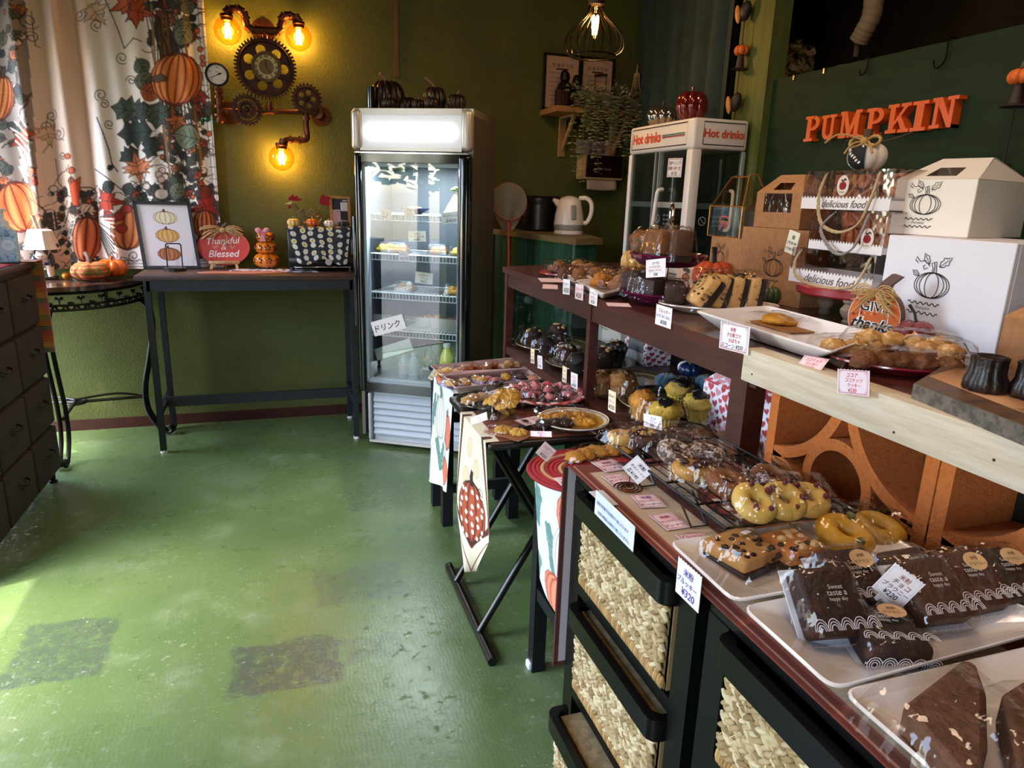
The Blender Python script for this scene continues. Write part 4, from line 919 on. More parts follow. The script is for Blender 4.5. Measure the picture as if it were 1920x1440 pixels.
# ------------------------------------------------------------------ paper tags
HAND = ['#2a2422', '#b03a34', '#5a3a7a', '#8a3a2a']
def tagq(tl, tr, bl, lines, label, zig=True, paper='#f0e9ea', border=None, name='price_tag', cols=None, group=None, bend=0, jit=.03, plain=False):
 """a handwritten card given by three corners; lines = list of strings, last is the price"""
 fr, w, h = FR(tl, tr, bl); o, ax, ay, an = fr
 edge = [(0, h), (0, 0), (w, 0), (w, h)]
 if zig:
  k = 9; edge = [(0, 0), (w, 0), (w, h)]+[(w-w*i/(2*k), h-(h*.035 if i % 2 else 0)) for i in range(1, 2*k)]+[(0, h)]
 r_ = random.Random(label); P = MB(); P.prism(edge, .0008, (o-an*.0008, ax, ay, an)); p = P.build(name, mat(paper, .75, var=(30, '#e6dde0', .4, .7)), smooth=0)
 tag(p, label, 'price tag' if name == 'price_tag' else 'notice', group)
 L = MB()
 if border:
  for q, t in ((.045, .006), (.075, .004)): ink(L, [(w*q, h*q), (w-w*q, h*q), (w-w*q, h-h*q), (w*q, h-h*q)], fr, w*t*2, border, .0003, True)
  for x, y in ((.09, .12), (.91, .12), (.09, .88), (.91, .88)): ink(L, [(w*x+w*.03*math.cos(a), h*y+w*.03*math.sin(a)) for a in np.linspace(0, 5, 9)], fr, w*.01, border, .0003)
 n = max(len(lines), 1); step = .80/n
 for i, s in enumerate(lines):
  if not s: continue
  c = (cols[i] if cols else ('#2a2422' if '¥' in s else r_.choice(HAND)))
  text(L, s, fr, w*(.5+r_.uniform(-.05, .05)), h*(.87-step*(i+.5)), w*min(.82, .17*len(s)+.12), h*step*.80, c, bold=.012, shear=.12, jit=r_.uniform(-jit, jit), lift=.0005)
 if lines: L.build('lettering', INK, p)
 return p
def PT(plane, q):
 """corner pixels on a plane ('x',v) ('y',v) ('z',v) or (p0,n)"""
 if plane[0] == 'x': return X(*q, plane[1])
 if plane[0] == 'y': return Y(*q, plane[1])
 if plane[0] == 'z': return Z(*q, plane[1])
 return PL(*q, *plane)
def tagp(plane, tl, tr, bl, lines, label, **k): return tagq(PT(plane, tl), PT(plane, tr), PT(plane, bl), lines, label, **k)
def zat(p, py):
 a = RM @ (V((p[0], p[1], 0))-CAM); u = RM @ V((0, 0, 1)); q = (py-720)/f
 return (q*a.z-a.y)/(u.y-q*u.z)
# ------------------------------------------------------------------ glass door drinks fridge
def fridge():
 F = V((.345, 3.597, 0)); A = R(-30.9); t = thing('drinks_fridge', 'tall silver and black glass door drinks fridge with lit header', 'fridge', F, A)
 LX = lambda x, y, z: F+M.Rotation(A, 3, 'Z') @ V((x, y, z))
 side = mat('#6d6660', .45, .3); sil = mat('#c9c3be', .35, .5); blk = mat('#0b0b0c', .12, coat=.6); lin_ = mat('#aab4bc', .4)
 W, D, T = .61, .44, 1.692; m = MB()
 m.bb(.012, .03, .03, D, .05, T); m.build('side_panel', side, t); MB().bb(W-.03, W-.002, .03, D, .05, T).build('side_panel', side, t)
 MB().bb(.02, W-.02, D-.02, D, .05, T).build('back_panel', side, t); MB().bb(.012, W-.002, .02, D, T-.03, T).build('top_panel', sil, t)
 MB().bb(.03, W-.03, .05, D-.02, .30, .345).build('cavity_floor', lin_, t)
 MB().bb(.03, W-.03, D-.045, D-.02, .345, 1.46).bb(.03, .05, .06, D-.03, .345, 1.46).bb(W-.05, W-.03, .06, D-.03, .345, 1.46).bb(.03, W-.03, .06, D-.03, 1.45, 1.47).build('liner', mat('#3c444c', .5), t)
 # header
 for x in (.028, W-.032):
  MB().rbox((x, .035, (1.502+T)/2), (.056, .075, T-1.502), .025, 4).build('header_pillar', sil, t)
 MB().bb(.045, W-.055, .012, .05, 1.665, T).bb(.045, W-.055, .012, .05, 1.502, 1.518).build('header_trim', sil, t)
 hp = bpy.data.materials.new('lit_header'); hp.use_nodes = True; n = hp.node_tree.nodes; l = hp.node_tree.links; b = n['Principled BSDF']; b.inputs['Base Color'].default_value = (.6, .62, .68, 1); b.inputs['Roughness'].default_value = .25
 tc = n.new('ShaderNodeTexCoord'); sp = n.new('ShaderNodeSeparateXYZ'); l.new(tc.outputs['Object'], sp.inputs[0])
 def mm(op, a, c):
  q = n.new('ShaderNodeMath'); q.operation = op
  for i, v in ((0, a), (1, c)):
   if isinstance(v, (int, float)): q.inputs[i].default_value = v
   else: l.new(v, q.inputs[i])
  return q.outputs[0]
 dz = mm('DIVIDE', mm('SUBTRACT', sp.outputs[2], 1.589), .031); dx = mm('MAXIMUM', mm('DIVIDE', mm('SUBTRACT', mm('ABSOLUTE', mm('SUBTRACT', sp.outputs[0], .297), 0), .20), .03), 0)
 g = mm('POWER', 2.718, mm('MULTIPLY', mm('ADD', mm('MULTIPLY', dz, dz), mm('MULTIPLY', dx, dx)), -1)); st = mm('ADD', mm('MULTIPLY', g, 1.1), .16)      # glow of the tube behind the diffuser
 b.inputs['Emission Color'].default_value = (.93, .96, 1, 1); l.new(st, b.inputs['Emission Strength'])
 MB().bb(.045, W-.055, .018, .04, 1.518, 1.665).build('light_panel', hp, t)
 # door
 z0, z1 = .305, 1.488
 MB().rbox((.046, .0, (z0+z1)/2), (.036, .06, z1-z0), .012, 3).rbox((W-.03, .0, (z0+z1)/2), (.06, .06, z1-z0), .018, 4).bb(.06, W-.05, -.02, .03, 1.448, z1).bb(.06, W-.05, -.02, .03, z0, .355).build('door_frame', blk, t)
 MB().bb(.063, .079, -.012, .035, .355, 1.447).bb(.545, .552, -.012, .035, .355, 1.447).bb(.063, .552, -.012, .035, .355, .372).bb(.063, .552, -.012, .035, 1.43, 1.447).build('gasket', mat('#98a3ac', .4), t)
 MB().bb(.03, W-.01, -.025, .03, z1, z1+.006).build('chrome_strip', CHROME, t)
 MB().bb(.063, .552, -.014, -.010, .355, 1.447).build('door_glass', film('#f2f6f6', .055, .012, fres=1.5), t)
 MB().rbox((.02, -.012, .92), (.016, .03, .55), .006).build('door_handle', blk, t)
 # grille
 MB().rbox((.073, .015, .165), (.022, .05, .262), .01, 3).bb(.084, W-.01, .02, .06, .035, .30).build('grille_panel', mat('#b4bcc4', .4, .35), t)
 for i in range(6): z = .255-i*.036; m = MB(); m.add([(.09, .0, z), (W-.02, .0, z), (W-.02, .022, z+.032), (.09, .022, z+.032), (.09, .0, z-.006), (W-.02, .0, z-.006), (W-.02, .022, z-.01), (.09, .022, z-.01)], [(0, 1, 2, 3), (4, 5, 1, 0), (7, 6, 5, 4), (0, 3, 7, 4), (1, 5, 6, 2)]); m.build('louvre', mat('#b4bcc4', .4, .35), t)
 MB().bb(.065, W, -.003, .03, .022, .036).build('grille_sill', sil, t)
 for x in (.11, W-.08):
  for y in (.06, D-.06): MB().cyl((x, y, 0), (x, y, .05), .018, None, 10).build('foot', BLACK, t)
 wire = mat('#dfe6ea', .35, .2)
 for z in (1.205, 1.01, .815, .622):
  s = MB()
  for q in (z, z-.03): s.cyl((.055, .055, q), (W-.055, .055, q), .0028, None, 6)
  for i in range(28): x = .06+i*.0178; s.cyl((x, .055, z), (x, .055, z-.03), .002, None, 4, False); s.cyl((x, .055, z), (x, D-.05, z), .0018, None, 4, False)
  s.cyl((.055, D-.06, z), (W-.055, D-.06, z), .0028, None, 6); s.build('wire_shelf', wire, t)
 l_ = bpy.data.lights.new('fridge_lamp', 'AREA'); l_.shape = 'RECTANGLE'; l_.size = .4; l_.size_y = .03; l_.energy = FRIDGE; l_.color = (.85, .93, 1)
 o = bpy.data.objects.new('fridge_lamp', l_); COL.objects.link(o); o.location = LX(.3, .09, 1.44); o.rotation_euler = (0, 0, A)
 # goods inside
 def inside(name, label, cat, x, z, y=.2, rz=0, group=None): return thing(name, label, cat, LX(x, y, z), A+rz, group)
 clear = film('#f4f8fa', .06, .04)
 def pack(x, z, y, col, lab, w=.105, h=.055):
  q = inside('dessert_pack', lab, 'pack', x, z+.003, y); MB().rbox((0, 0, .012), (w*.85, .075, .02), .008).ball((w*.18, 0, .026), .024, 10, 8, (1, 1, .8)).ball((-w*.2, 0, .024), .024, 10, 8, (1, 1, .7)).build('dessert', mat(col, .6, var=(60, '#6a3a22', .55, .7)), q)
  MB().add([(-w/2, -.045, 0), (w/2, -.045, 0), (w/2, .045, 0), (-w/2, .045, 0), (-w*.4, -.036, h), (w*.4, -.036, h), (w*.4, .036, h), (-w*.4, .036, h)], [(3, 2, 1, 0), (4, 5, 6, 7), (0, 1, 5, 4), (1, 2, 6, 5), (2, 3, 7, 6), (3, 0, 4, 7)]).build('plastic_lid', clear, q)
 q = inside('sandwich_pack', 'paper wedge sandwich pack with green lettuce on top fridge shelf', 'pack', .485, 1.208, .14)
 MB().prism([(-.06, 0), (.05, 0), (.05, .13), (.02, .135)], .05, (V((0, .025, 0)), V((1, 0, 0)), V((0, 0, 1)), V((0, -1, 0)))).build('sandwich', mat('#d8c8a4', .7), q); b = MB(); [b.ball((.0+.012*i, -.02+.004*(i % 3), .125+.008*math.sin(i*2)), .017, 8, 6, (1, 1, .5)) for i in range(5)]; b.build('lettuce', mat('#5d8a2c', .6), q)
 q = inside('salad_bowl', 'dark blue bowl with gold lid on top fridge shelf', 'bowl', .27, 1.208, .16); MB().lathe([(.03, 0), (.075, .028), (.08, .03), (.072, .028), (.0, .006)], 24).build('bowl', mat('#23305a', .2), q); MB().lathe([(0, .036), (.03, .036), (.034, .03)], 20).build('lid', mat('#a08040', .3, .6), q)
 for x, z, y, c, lab in ((.40, 1.01, .15, '#c98a52', 'clear cake pack with red topping on second fridge shelf'), (.515, 1.01, .15, '#d8b552', 'clear cake pack with yellow topping on second fridge shelf'), (.19, 1.01, .15, '#d89a3a', 'amber dessert pack behind left of second fridge shelf'), (.11, 1.01, .16, '#d8b83a', 'yellow dessert pack at left end of second fridge shelf'), (.495, .815, .14, '#d99a40', 'clear pack with orange pastry on third fridge shelf'), (.22, .815, .15, '#b5803a', 'small clear pack behind left of third fridge shelf')): pack(x, z, y, c, lab)
 for x, y, r, lab in ((.36, .16, .062, 'brown loaf in clear bag on fourth fridge shelf'), (.485, .16, .055, 'golden rolls in clear bag at right of fourth fridge shelf')):
  q = inside('bagged_bread', lab, 'bread', x, .626, y); b = MB(); [b.ball((dx, dy, r*.62), r*.62, 12, 8, (1.1, .9, .95)) for dx, dy in ((-r*.5, 0), (r*.5, 0))]; b.build('bread', mat('#b07a2e', .6, var=(20, '#6a4018', .45, .65)), q); b = MB(); b.ball((0, 0, r*.7), r*1.25, 14, 10, (1.1, .8, .62)); b.build('bag', film(gloss=.1, bump=(40, 1)), q)
 MB().bb(.06, W-.06, .058, .060, .63, .70).build('price_rail', film('#eef4f4', .1, .05, haze=.2), t)
 def bottle(x, y, h, r, liq, capc, lab, label, lt=None):
  q = inside('drink_bottle', lab, 'bottle', x, .346, y); MB().lathe([(r*.9, 0), (r, .01), (r, h*.55), (r*.95, h*.68), (r*.5, h*.86), (r*.42, h*.9), (r*.42, h*.93)], 20).build('bottle', mat(liq, .12, coat=.5), q)
  MB().lathe([(r*.5, h*.91), (r*.5, h), (0, h)], 16).build('cap', mat(capc, .4), q)
  if label: MB().lathe([(r*1.02, h*.2), (r*1.02, h*.58)], 20).build('label', mat(label, .5), q)
  if lt:
   L = MB()
   for s, z, hh, c in lt:
    mp = lambda a, b_: V((r*1.04*math.sin(a/r), -r*1.04*math.cos(a/r), b_)); text(L, s, (V(), V((1, 0, 0)), V((0, 0, 1)), V((0, -1, 0))), 0, z, r*1.5, hh, c, bold=.02, map=mp)
   L.build('lettering', INK, q)
 bottle(.36, .12, .20, .037, '#120d0b', '#17110f', 'dark coffee bottle lettered BLACK at bottom of fridge', None, [('BLACK', .08, .022, '#e6e2dc'), ('◆', .125, .05, '#c9962a')])
 bottle(.455, .12, .215, .038, '#c9c84a', '#eef0f0', 'vitamin water bottle with yellow label at bottom of fridge', '#c3cf2e', [('Vitamin', .11, .02, '#2f6ab0'), ('Water', .088, .02, '#2f6ab0')])
 bottle(.535, .12, .212, .036, '#4a7ab8', '#e6eef4', 'blue labelled bottle at right end of fridge bottom', '#2a58a8', [('SODA', .095, .02, '#dfe8f4')])
 bottle(.265, .14, .15, .03, '#8a9498', '#b0b8ba', 'small clear bottle left of dark coffee bottle in fridge', '#9aa6aa')
 bottle(.205, .15, .15, .03, '#86909a', '#a03a44', 'small red capped bottle furthest left in fridge', '#a8a0a4')
 # cards on and behind the door
 def card(x0, y0, x1, y1, x2, y2, off, lines, lab, **k):
  n = M.Rotation(A, 3, 'Z') @ V((0, -1, 0)); p0 = F-n*off; return tagp((p0, n), (x0, y0), (x1, y1), (x2, y2), lines, lab, **k)
 card(693, 605, 752, 589, 703, 631, -.018, ['ドリンク'], 'white card reading drinks in Japanese taped on fridge door', zig=False, name='notice_card', cols=['#1c1a1a'], jit=.0)
 card(714, 390, 735, 396, 711, 407, .05, ['シュークリーム', 'ケーキ', '¥270'], 'white price card at left of top fridge shelf', zig=False); card(757, 389, 777, 390, 757, 404, .05, ['みかん', 'ケーキ', '¥270'], 'red lettered price card at centre of top fridge shelf', zig=False, cols=['#b03a34', '#b03a34', '#b03a34'])
 card(825, 400, 860, 396, 829, 421, .05, ['サンドイッチ', '各¥320'], 'price card for sandwiches at right of top fridge shelf', zig=False, cols=['#2a2422', '#2a2422']); card(767, 433, 800, 433, 766, 453, .12, ['米粉', 'ロールケーキ', '¥420'], 'cream price card standing on second fridge shelf', zig=False, paper='#e6e6d4'); card(750, 471, 769, 471, 748, 490, .05, ['プリン', '¥270'], 'pink price card on edge of second fridge shelf', zig=False, paper='#e6c9cc'); card(780, 509, 813, 513, 778, 530, .12, ['かぼちゃ', 'プリン', '¥420'], 'cream price card standing on third fridge shelf', zig=False, paper='#ded8bc')
 q = card(698, 656, 765, 635, 708, 676, .09, [], 'pale folded paper lying inside fridge below drinks card', zig=False, name='notice_card', paper='#e2ead8')  # reflection in the door glass, modelled as a pale sheet
 # black pumpkins on top
 bk = mat('#1d1210', .35, var=(20, '#2c1c18', .4, .7)); ms = mat('#8a7264', .6, .3)
 def top(px, r, h, lab, ribs=9, py=200, sh=.28, lean=(.5, 0), yy=None):
  p = Z(px, py, T+.001)
  n = M.Rotation(A, 3, 'Z') @ V((0, 1, 0));
  base = LX(0, .02+(yy or .12), T+.001); u = M.Rotation(A, 3, 'Z') @ V((1, 0, 0)); r_ = ray(px, 190); q = PL(px, 190, base, n); q.z = T+.001
  pumpkin_thing('black_pumpkin', lab, q, r, h, bk, ms, ribs, .14, sh, .09, lean)
 top(726, .088, .175, 'largest black ribbed pumpkin on drinks fridge', 12, yy=.25, lean=(-.8, 0)); top(815, .058, .135, 'tall black pumpkin with curled stalk right of centre on fridge', 11, yy=.2, sh=.4, lean=(.9, 0)); top(856, .046, .09, 'black pumpkin standing alone at right end of fridge top', 10, yy=.15)
 top(765, .046, .09, 'medium black pumpkin just right of largest on fridge top', 9, yy=.25); top(729, .036, .062, 'tiny black pumpkin in front of largest on fridge top', 9, yy=.07); top(784, .034, .058, 'tiny black pumpkin at centre of fridge top', 9, yy=.1); top(809, .037, .063, 'tiny black pumpkin in front of tall curled one on fridge', 9, yy=.06)
 c = thing('black_speaker', 'small black cylinder device on left of fridge top', 'device', LX(.075, .1, T+.001)); MB().cyl((0, 0, .01), (0, 0, .105), .028, None, 20).build('body', mat('#0c0c0d', .15, coat=.5), c); MB().cyl((0, 0, 0), (0, 0, .012), .02, None, 16).build('foot', BLACK, c)
fridge()
# ------------------------------------------------------------------ dark corner behind the fridge
def corner():
 # counter with green planks and a kettle
 zt = 1.12; P = [Z(1080, 448, zt), Z(1130, 447, zt)]; a, b = P[0], P[1]
 poly = [(a.x, a.y), (b.x, b.y), (1.75, 4.12), (1.22, 4.12)]
 t = thing('corner_counter', 'green plank corner counter with thick pale wood slab top', 'counter')
 MB().prism(poly, .03, (V((0, 0, zt-.03)), V((1, 0, 0)), V((0, 1, 0)), V((0, 0, 1)))).build('slab_top', mat('#8a7450', .55, var=(6, '#6a5a38', .35, .65), stretch=(6, 1, 6)), t)
 gm = [mat('#2c5540', .6, var=(8, '#1d3a2c', .4, .65), stretch=(6, 6, .7)), mat('#356049', .6, var=(8, '#24483a', .4, .65), stretch=(6, 6, .7))]
 L0, L1 = V((a.x+.01, a.y+.03, 0)), V((1.235, 4.1, 0)); d = (L1-L0)
 for i in range(9):
  p, q = L0+d*(i/9+.002), L0+d*((i+1)/9-.002); nn = V((d.y, -d.x, 0)).normalized()*.012
  MB().prism([(p.x, p.y), (q.x, q.y), (q.x+nn.x, q.y+nn.y), (p.x+nn.x, p.y+nn.y)], zt-.03, (V((0, 0, 0)), V((1, 0, 0)), V((0, 1, 0)), V((0, 0, 1)))).build('plank', gm[i % 2], t)
 e = V((b.x-.02, b.y+.02, 0)); d2 = e-L0
 for i in range(3): p, q = L0+d2*(i/3+.01), L0+d2*((i+1)/3-.02); MB().prism([(p.x, p.y), (q.x, q.y), (q.x-.008, q.y+.012), (p.x-.008, p.y+.012)], zt-.03, (V((0, 0, 0)), V((1, 0, 0)), V((0, 1, 0)), V((0, 0, 1)))).build('plank', gm[(i+1) % 2], t)
 k = Z(1067, 437, zt+.001); k = V((k.x-.03, k.y-.06, zt+.0005)); t = thing('electric_kettle', 'white electric kettle with grey band on corner counter', 'kettle', k, R(-25))
 wm = mat('#e2d6d2', .25, coat=.3)
 MB().lathe([(.082, 0), (.082, .012), (.076, .02), (0, .021)], 28).build('base', wm, t); MB().lathe([(.08, .022), (.083, .05)], 28).lathe([(0, .022), (.08, .022)], 28).build('band', mat('#8a8a84', .4), t)
 m = MB(); m.lathe([(.083, .05), (.078, .10), (.066, .16), (.06, .178), (.05, .19), (.02, .202), (0, .204)], 28); m.tube([(-.05, 0, .15), (-.075, 0, .172), (-.092, 0, .182)], [.024, .016, .008], 8); m.build('body', wm, t, smooth=60)
 MB().tube(spline([(.05, 0, .19), (.09, 0, .192), (.118, 0, .165), (.12, 0, .11), (.10, 0, .065), (.08, 0, .06)], 4), .0125, 8).build('handle', wm, t)
 MB().rbox((.026, -.071, .115), (.03, .012, .078), .006, 3, M.Rotation(R(20), 3, 'Z') @ M.Rotation(R(-9), 3, 'X')).build('window', mat('#8c8c88', .2), t)
 c = Z(1022, 437, zt); c = V((1.475, 3.985, zt+.0005)); t = thing('rice_cooker', 'large black round cooker behind white kettle', 'cooker', c)
 MB().lathe([(.12, 0), (.128, .01), (.132, .15), (.132, .152)], 36).build('body', mat('#100f10', .3), t); MB().lathe([(.134, .152), (.136, .158), (.136, .185), (.125, .197), (0, .2)], 36).build('lid', mat('#161415', .3), t)
 for g in (-1, 1): MB().rbox((g*.15, 0, .155), (.035, .05, .012), .004).build('handle', BLACK, t)
 # insect net
 t = thing('insect_net', 'child\'s insect net with pink mesh leaning in dark corner', 'net'); cc = Y(955, 378, 3.9); rr = S(34, cc)
 MB().torus(cc, rr, .005, 36, 6, 1, M.Rotation(R(80), 3, 'X')).build('hoop', mat('#9a6a5a', .5), t)
 n = MB(); r_ = random.Random(2)
 def nf(u, v):
  a = 2*pi*u; q = rr*(1-.55*v**1.5)*(1+.1*math.sin(5*a+v*6)*v); return cc+V((q*math.cos(a)*(1-.3*v), .04*v+.015*math.sin(a*3)*v-.006, q*math.sin(a)*(1-v*.4)-.15*v))
 n.grid(nf, 40, 14); n.build('mesh_bag', film('#e6b8a8', .02, .6, haze=.28), t, smooth=90)
 p0 = Y(958, 405, 3.9); MB().cyl(cc-V((0, 0, rr)), (cc.x+.02, 3.86, .0), .008, None, 10).build('pole', mat('#b5452a', .4), t)
 # shelf
 X0, X1, Y0, zs = 1.517, 2.10, 3.90, 1.815
 t = thing('wall_shelf', 'pale wood wall shelf crowded with plants, lanterns and certificates', 'shelf')
 MB().rbox(((X0+X1)/2, (Y0+WB)/2, zs-.016), (X1-X0, WB-Y0, .032), .002).build('board', mat('#b0835c', .5, var=(6, '#96693f', .4, .65), stretch=(1, 8, 8)), t)
 for x in (1.66, 2.0): MB().bb(x-.02, x+.02, WB-.02, WB, zs-.26, zs-.033).beam((x, WB-.02, zs-.22), (x, Y0+.08, zs-.04), .03, .012, (1, 0, 0)).bb(x-.018, x+.018, Y0+.04, WB-.02, zs-.045, zs-.033).build('bracket', mat('#a88a68', .55), t)
 zs += .0008
 for i, (px0, px1, py0, py1) in enumerate(((1021, 1090, 98, 205), (1090, 1153, 105, 207))):
  x0, x1 = Y(px0, py0, 4.13).x, Y(px1, py0, 4.13).x; zt_ = zat((x0, 4.13), py0)
  t = thing('framed_certificate', ('left', 'right')[i]+' of two black framed business licences standing on wall shelf', 'certificate')
  for bb in ((x0, x1, zs, zs+.012), (x0, x1, zt_-.012, zt_), (x0, x0+.012, zs, zt_), (x1-.012, x1, zs, zt_)): MB().bb(bb[0], bb[1], 4.12, 4.14, bb[2], bb[3]).build('frame_side', BLACK, t)
  MB().bb(x0+.01, x1-.01, 4.132, 4.138, zs+.01, zt_-.01).build('paper', mat('#c9aa9c', .7), t)
  L = MB(); fr = (V((x0, 4.1314, zs)), V((1, 0, 0)), V((0, 0, 1)), V((0, -1, 0))); w, h = x1-x0, zt_-zs; text(L, '営 業 許 可 証', fr, w*.52, h*.80, w*.6, .02, '#2a1a18'); text(L, 'PERMIT', fr, w*.75, h*.92, w*.3, .006, '#4a3a38'); ink(L, [(w*.34, h*.735), (w*.68, h*.735)], fr, .009, '#5a2a28')
  for k in range(7): text(L, '許可番号第三四号', fr, w*.3, h*(.66-.08*k), w*.38, .007, '#4a3634')
  L.build('lettering', INK, t)
 def lantern(x, y, s, lab):
  t = thing('metal_lantern', lab, 'lantern', (x, y, zs), .4); bm_ = mat('#17120f', .45, .4)
  MB().bb(-.04*s, .04*s, -.04*s, .04*s, 0, .012*s).build('base', bm_, t); m = MB()
  for gx in (-1, 1):
   for gy in (-1, 1): m.bb(gx*.035*s-.003, gx*.035*s+.003, gy*.035*s-.003, gy*.035*s+.003, .012*s, .105*s)
  m.build('post', bm_, t); MB().lathe([(.06*s, .105*s), (.057*s, .112*s), (.03*s, .14*s), (.026*s, .145*s)], 4).lathe([(.026*s, .145*s), (.03*s, .16*s), (.024*s, .185*s), (.01*s, .195*s), (0, .197*s)], 12).build('roof', bm_, t); MB().torus((0, 0, .165*s), .035*s, .003, 20, 6, 1, M.Rotation(pi/2, 3, 'X')).build('ring', bm_, t)
  MB().bb(-.033*s, .033*s, -.033*s, .033*s, .013*s, .104*s).build('glass', film('#c9bcb0', .04), t)
 lantern(1.60, 4.0, 1.0, 'black lantern at left end of wall shelf'); lantern(1.70, 4.06, .95, 'black lantern behind trailing plant, second on wall shelf')
 # wire bottle holder and tower
 t = thing('wire_holder', 'dark spiral wire bottle holder on wall shelf', 'holder', (1.85, 4.06, zs)); m = MB(); m.tube([(.033*math.cos(a)*(1-.3*(1-k/70)), .033*math.sin(a)*(1-.3*(1-k/70)), .004+.13*k/70) for k, a in enumerate(np.linspace(0, 7*2*pi, 71))], .0018, 4); m.tube([(-.033, 0, .12), (-.036, 0, .195), (-.036, 0, .2)], .0022, 5); m.tube([(.033, 0, .12), (.036, 0, .2)], .0022, 5); m.build('wire', mat('#1c1412', .4, .5), t); MB().cyl((-.038, 0, .198), (.04, 0, .206), .008, None, 8).build('grip', mat('#3a2018', .6), t)
 t = thing('tower_model', 'cream lattice tower model at right end of wall shelf', 'ornament', (2.055, 4.0, zs)); m = MB(); pr = lambda z: .052*math.exp(-z/.085)+.006
 for gx in (-1, 1):
  for gy in (-1, 1): m.tube([(gx*pr(z), gy*pr(z), z) for z in np.linspace(0, .22, 12)], .0028, 5)
 for z in (.05, .055, .105, .11, .2): r_2 = pr(z)+.003; m.tube([(-r_2, -r_2, z), (r_2, -r_2, z), (r_2, r_2, z), (-r_2, r_2, z)], .0025, 4, True)
 for k in range(9):
  z0, z1 = .055+k*.017, .055+(k+1)*.017
  for g in (-1, 1): m.tube([(-g*pr(z0), -pr(z0), z0), (g*pr(z1), -pr(z1), z1)], .0013, 4); m.tube([(-pr(z0), -g*pr(z0), z0), (-pr(z1), g*pr(z1), z1)], .0013, 4)
 m.tube(arc((0, -.03, .0), .036, 0, 180, 10, ((1, 0, 0), (0, 0, 1))), .002, 4); m.lathe([(.012, .2), (.014, .21), (.004, .235), (.002, .27), (0, .272)], 8); m.build('lattice', mat('#b8a078', .5, .2), t)
 # trailing eucalyptus
 def plant(x, y, lab, n, lens, head=True, pot=True, c='#a3ae8c'):
  t = thing('trailing_plant', lab, 'plant', (x, y, zs)); r_ = random.Random(lab)
  if pot: MB().lathe([(.03, 0), (.038, .055), (.036, .055), (0, .05)], 14).build('pot', mat('#3a2a24', .6), t)
  lf = mat(c, .6, var=(40, '#b0b898', .45, .7)); sm = MB(); lm = MB()
  def leaf(p, d, s):
   d = V(d).normalized(); sd = d.cross(V((r_.uniform(-.3, .3), -.4, 1))).normalized(); pts = [p, p+d*s*.5+sd*s*.38, p+d*s, p+d*s*.5-sd*s*.38]; up = V((0, 0, s*.08)); lm.add([pts[0], pts[1]+up, pts[2], pts[3]+up, p+d*s*.5], [(0, 1, 4), (1, 2, 4), (2, 3, 4), (3, 0, 4)])
  for i in range(n):
   ln = lens[i % len(lens)]; a = r_.uniform(-1, 1); p0 = V((a*.045, r_.uniform(-.02, .02), .06+r_.random()*.03)); e = V((a*.10, y*0-(y-Y0)-.02-r_.random()*.03, .035-r_.random()*.02))
   pts = spline([p0, (p0+e)/2+V((0, 0, .02)), e, e+V((r_.uniform(-.02, .02), 0, -ln*.5)), e+V((r_.uniform(-.035, .035), 0, -ln))], 6); sm.tube(pts, .0014, 4)
   for k in range(3, len(pts)):
    for g in (-1, 1): leaf(pts[k], (g, r_.uniform(-.7, .4), r_.uniform(-.5, .15)), r_.uniform(.026, .037))
  if head:
   for _ in range(70): q = V((r_.gauss(0, .05), r_.gauss(-.01, .03), .075+abs(r_.gauss(0, .03)))); leaf(q, (r_.uniform(-1, 1), r_.uniform(-1, .3), r_.uniform(-.2, .8)), r_.uniform(.02, .032))
  sm.build('stems', mat('#6a6a48', .7), t); o = lm.build('leaves', lf, t, smooth=0, kind='stuff')
 plant(1.68, 3.95, 'trailing artificial eucalyptus in front of lanterns on shelf', 8, (.38, .16, .3, .44, .22)); plant(1.79, 3.96, 'thin trailing plant at middle of wall shelf', 3, (.14, .1, .12), False); plant(1.905, 3.96, 'dense trailing eucalyptus right of wire holder on shelf', 8, (.24, .05, .2, .27, .1)); plant(1.99, 3.96, 'reddish leaved trailing plant beside cream tower', 4, (.2, .1, .24), True, True, '#7a6a58')
 # towel dispenser and notice
 t = thing('towel_dispenser', 'cream paper towel dispenser with dark brown front on wall', 'dispenser'); x0, x1 = 1.765, 2.035; z0, z1 = 1.425, 1.57
 MB().rbox(((x0+x1)/2, 4.105, (z0+z1)/2), (x1-x0, .118, z1-z0), .012).build('case', mat('#c9ad88', .5), t); MB().rbox(((x0+x1)/2+.004, 4.045, (z0+z1)/2+.006), (x1-x0-.025, .01, z1-z0-.016), .008).build('front', mat('#24120f', .25), t)
 L = MB(); text(L, 'Paper Towel', (V((x0, 4.0392, z0)), V((1, 0, 0)), V((0, 0, 1)), V((0, -1, 0))), .135, .062, .11, .016, '#b09a90'); L.build('lettering', INK, t)
 MB().grid(lambda u, v: (x0+.03+.20*u, 4.06-.012*math.sin(v*2), z0-.001-.055*v-.006*math.sin(u*3.1)*v), 10, 6).build('towel', mat('#c2b2ac', .8), t, thick=.001)
 tagq((1.755, 4.16, 1.665), (2.03, 4.16, 1.655), (1.755, 4.16, 1.58), ['ペーパー', '手洗い用'], 'faded hand washing notice above paper towel dispenser', zig=False, name='notice', paper='#a89888')
corner()
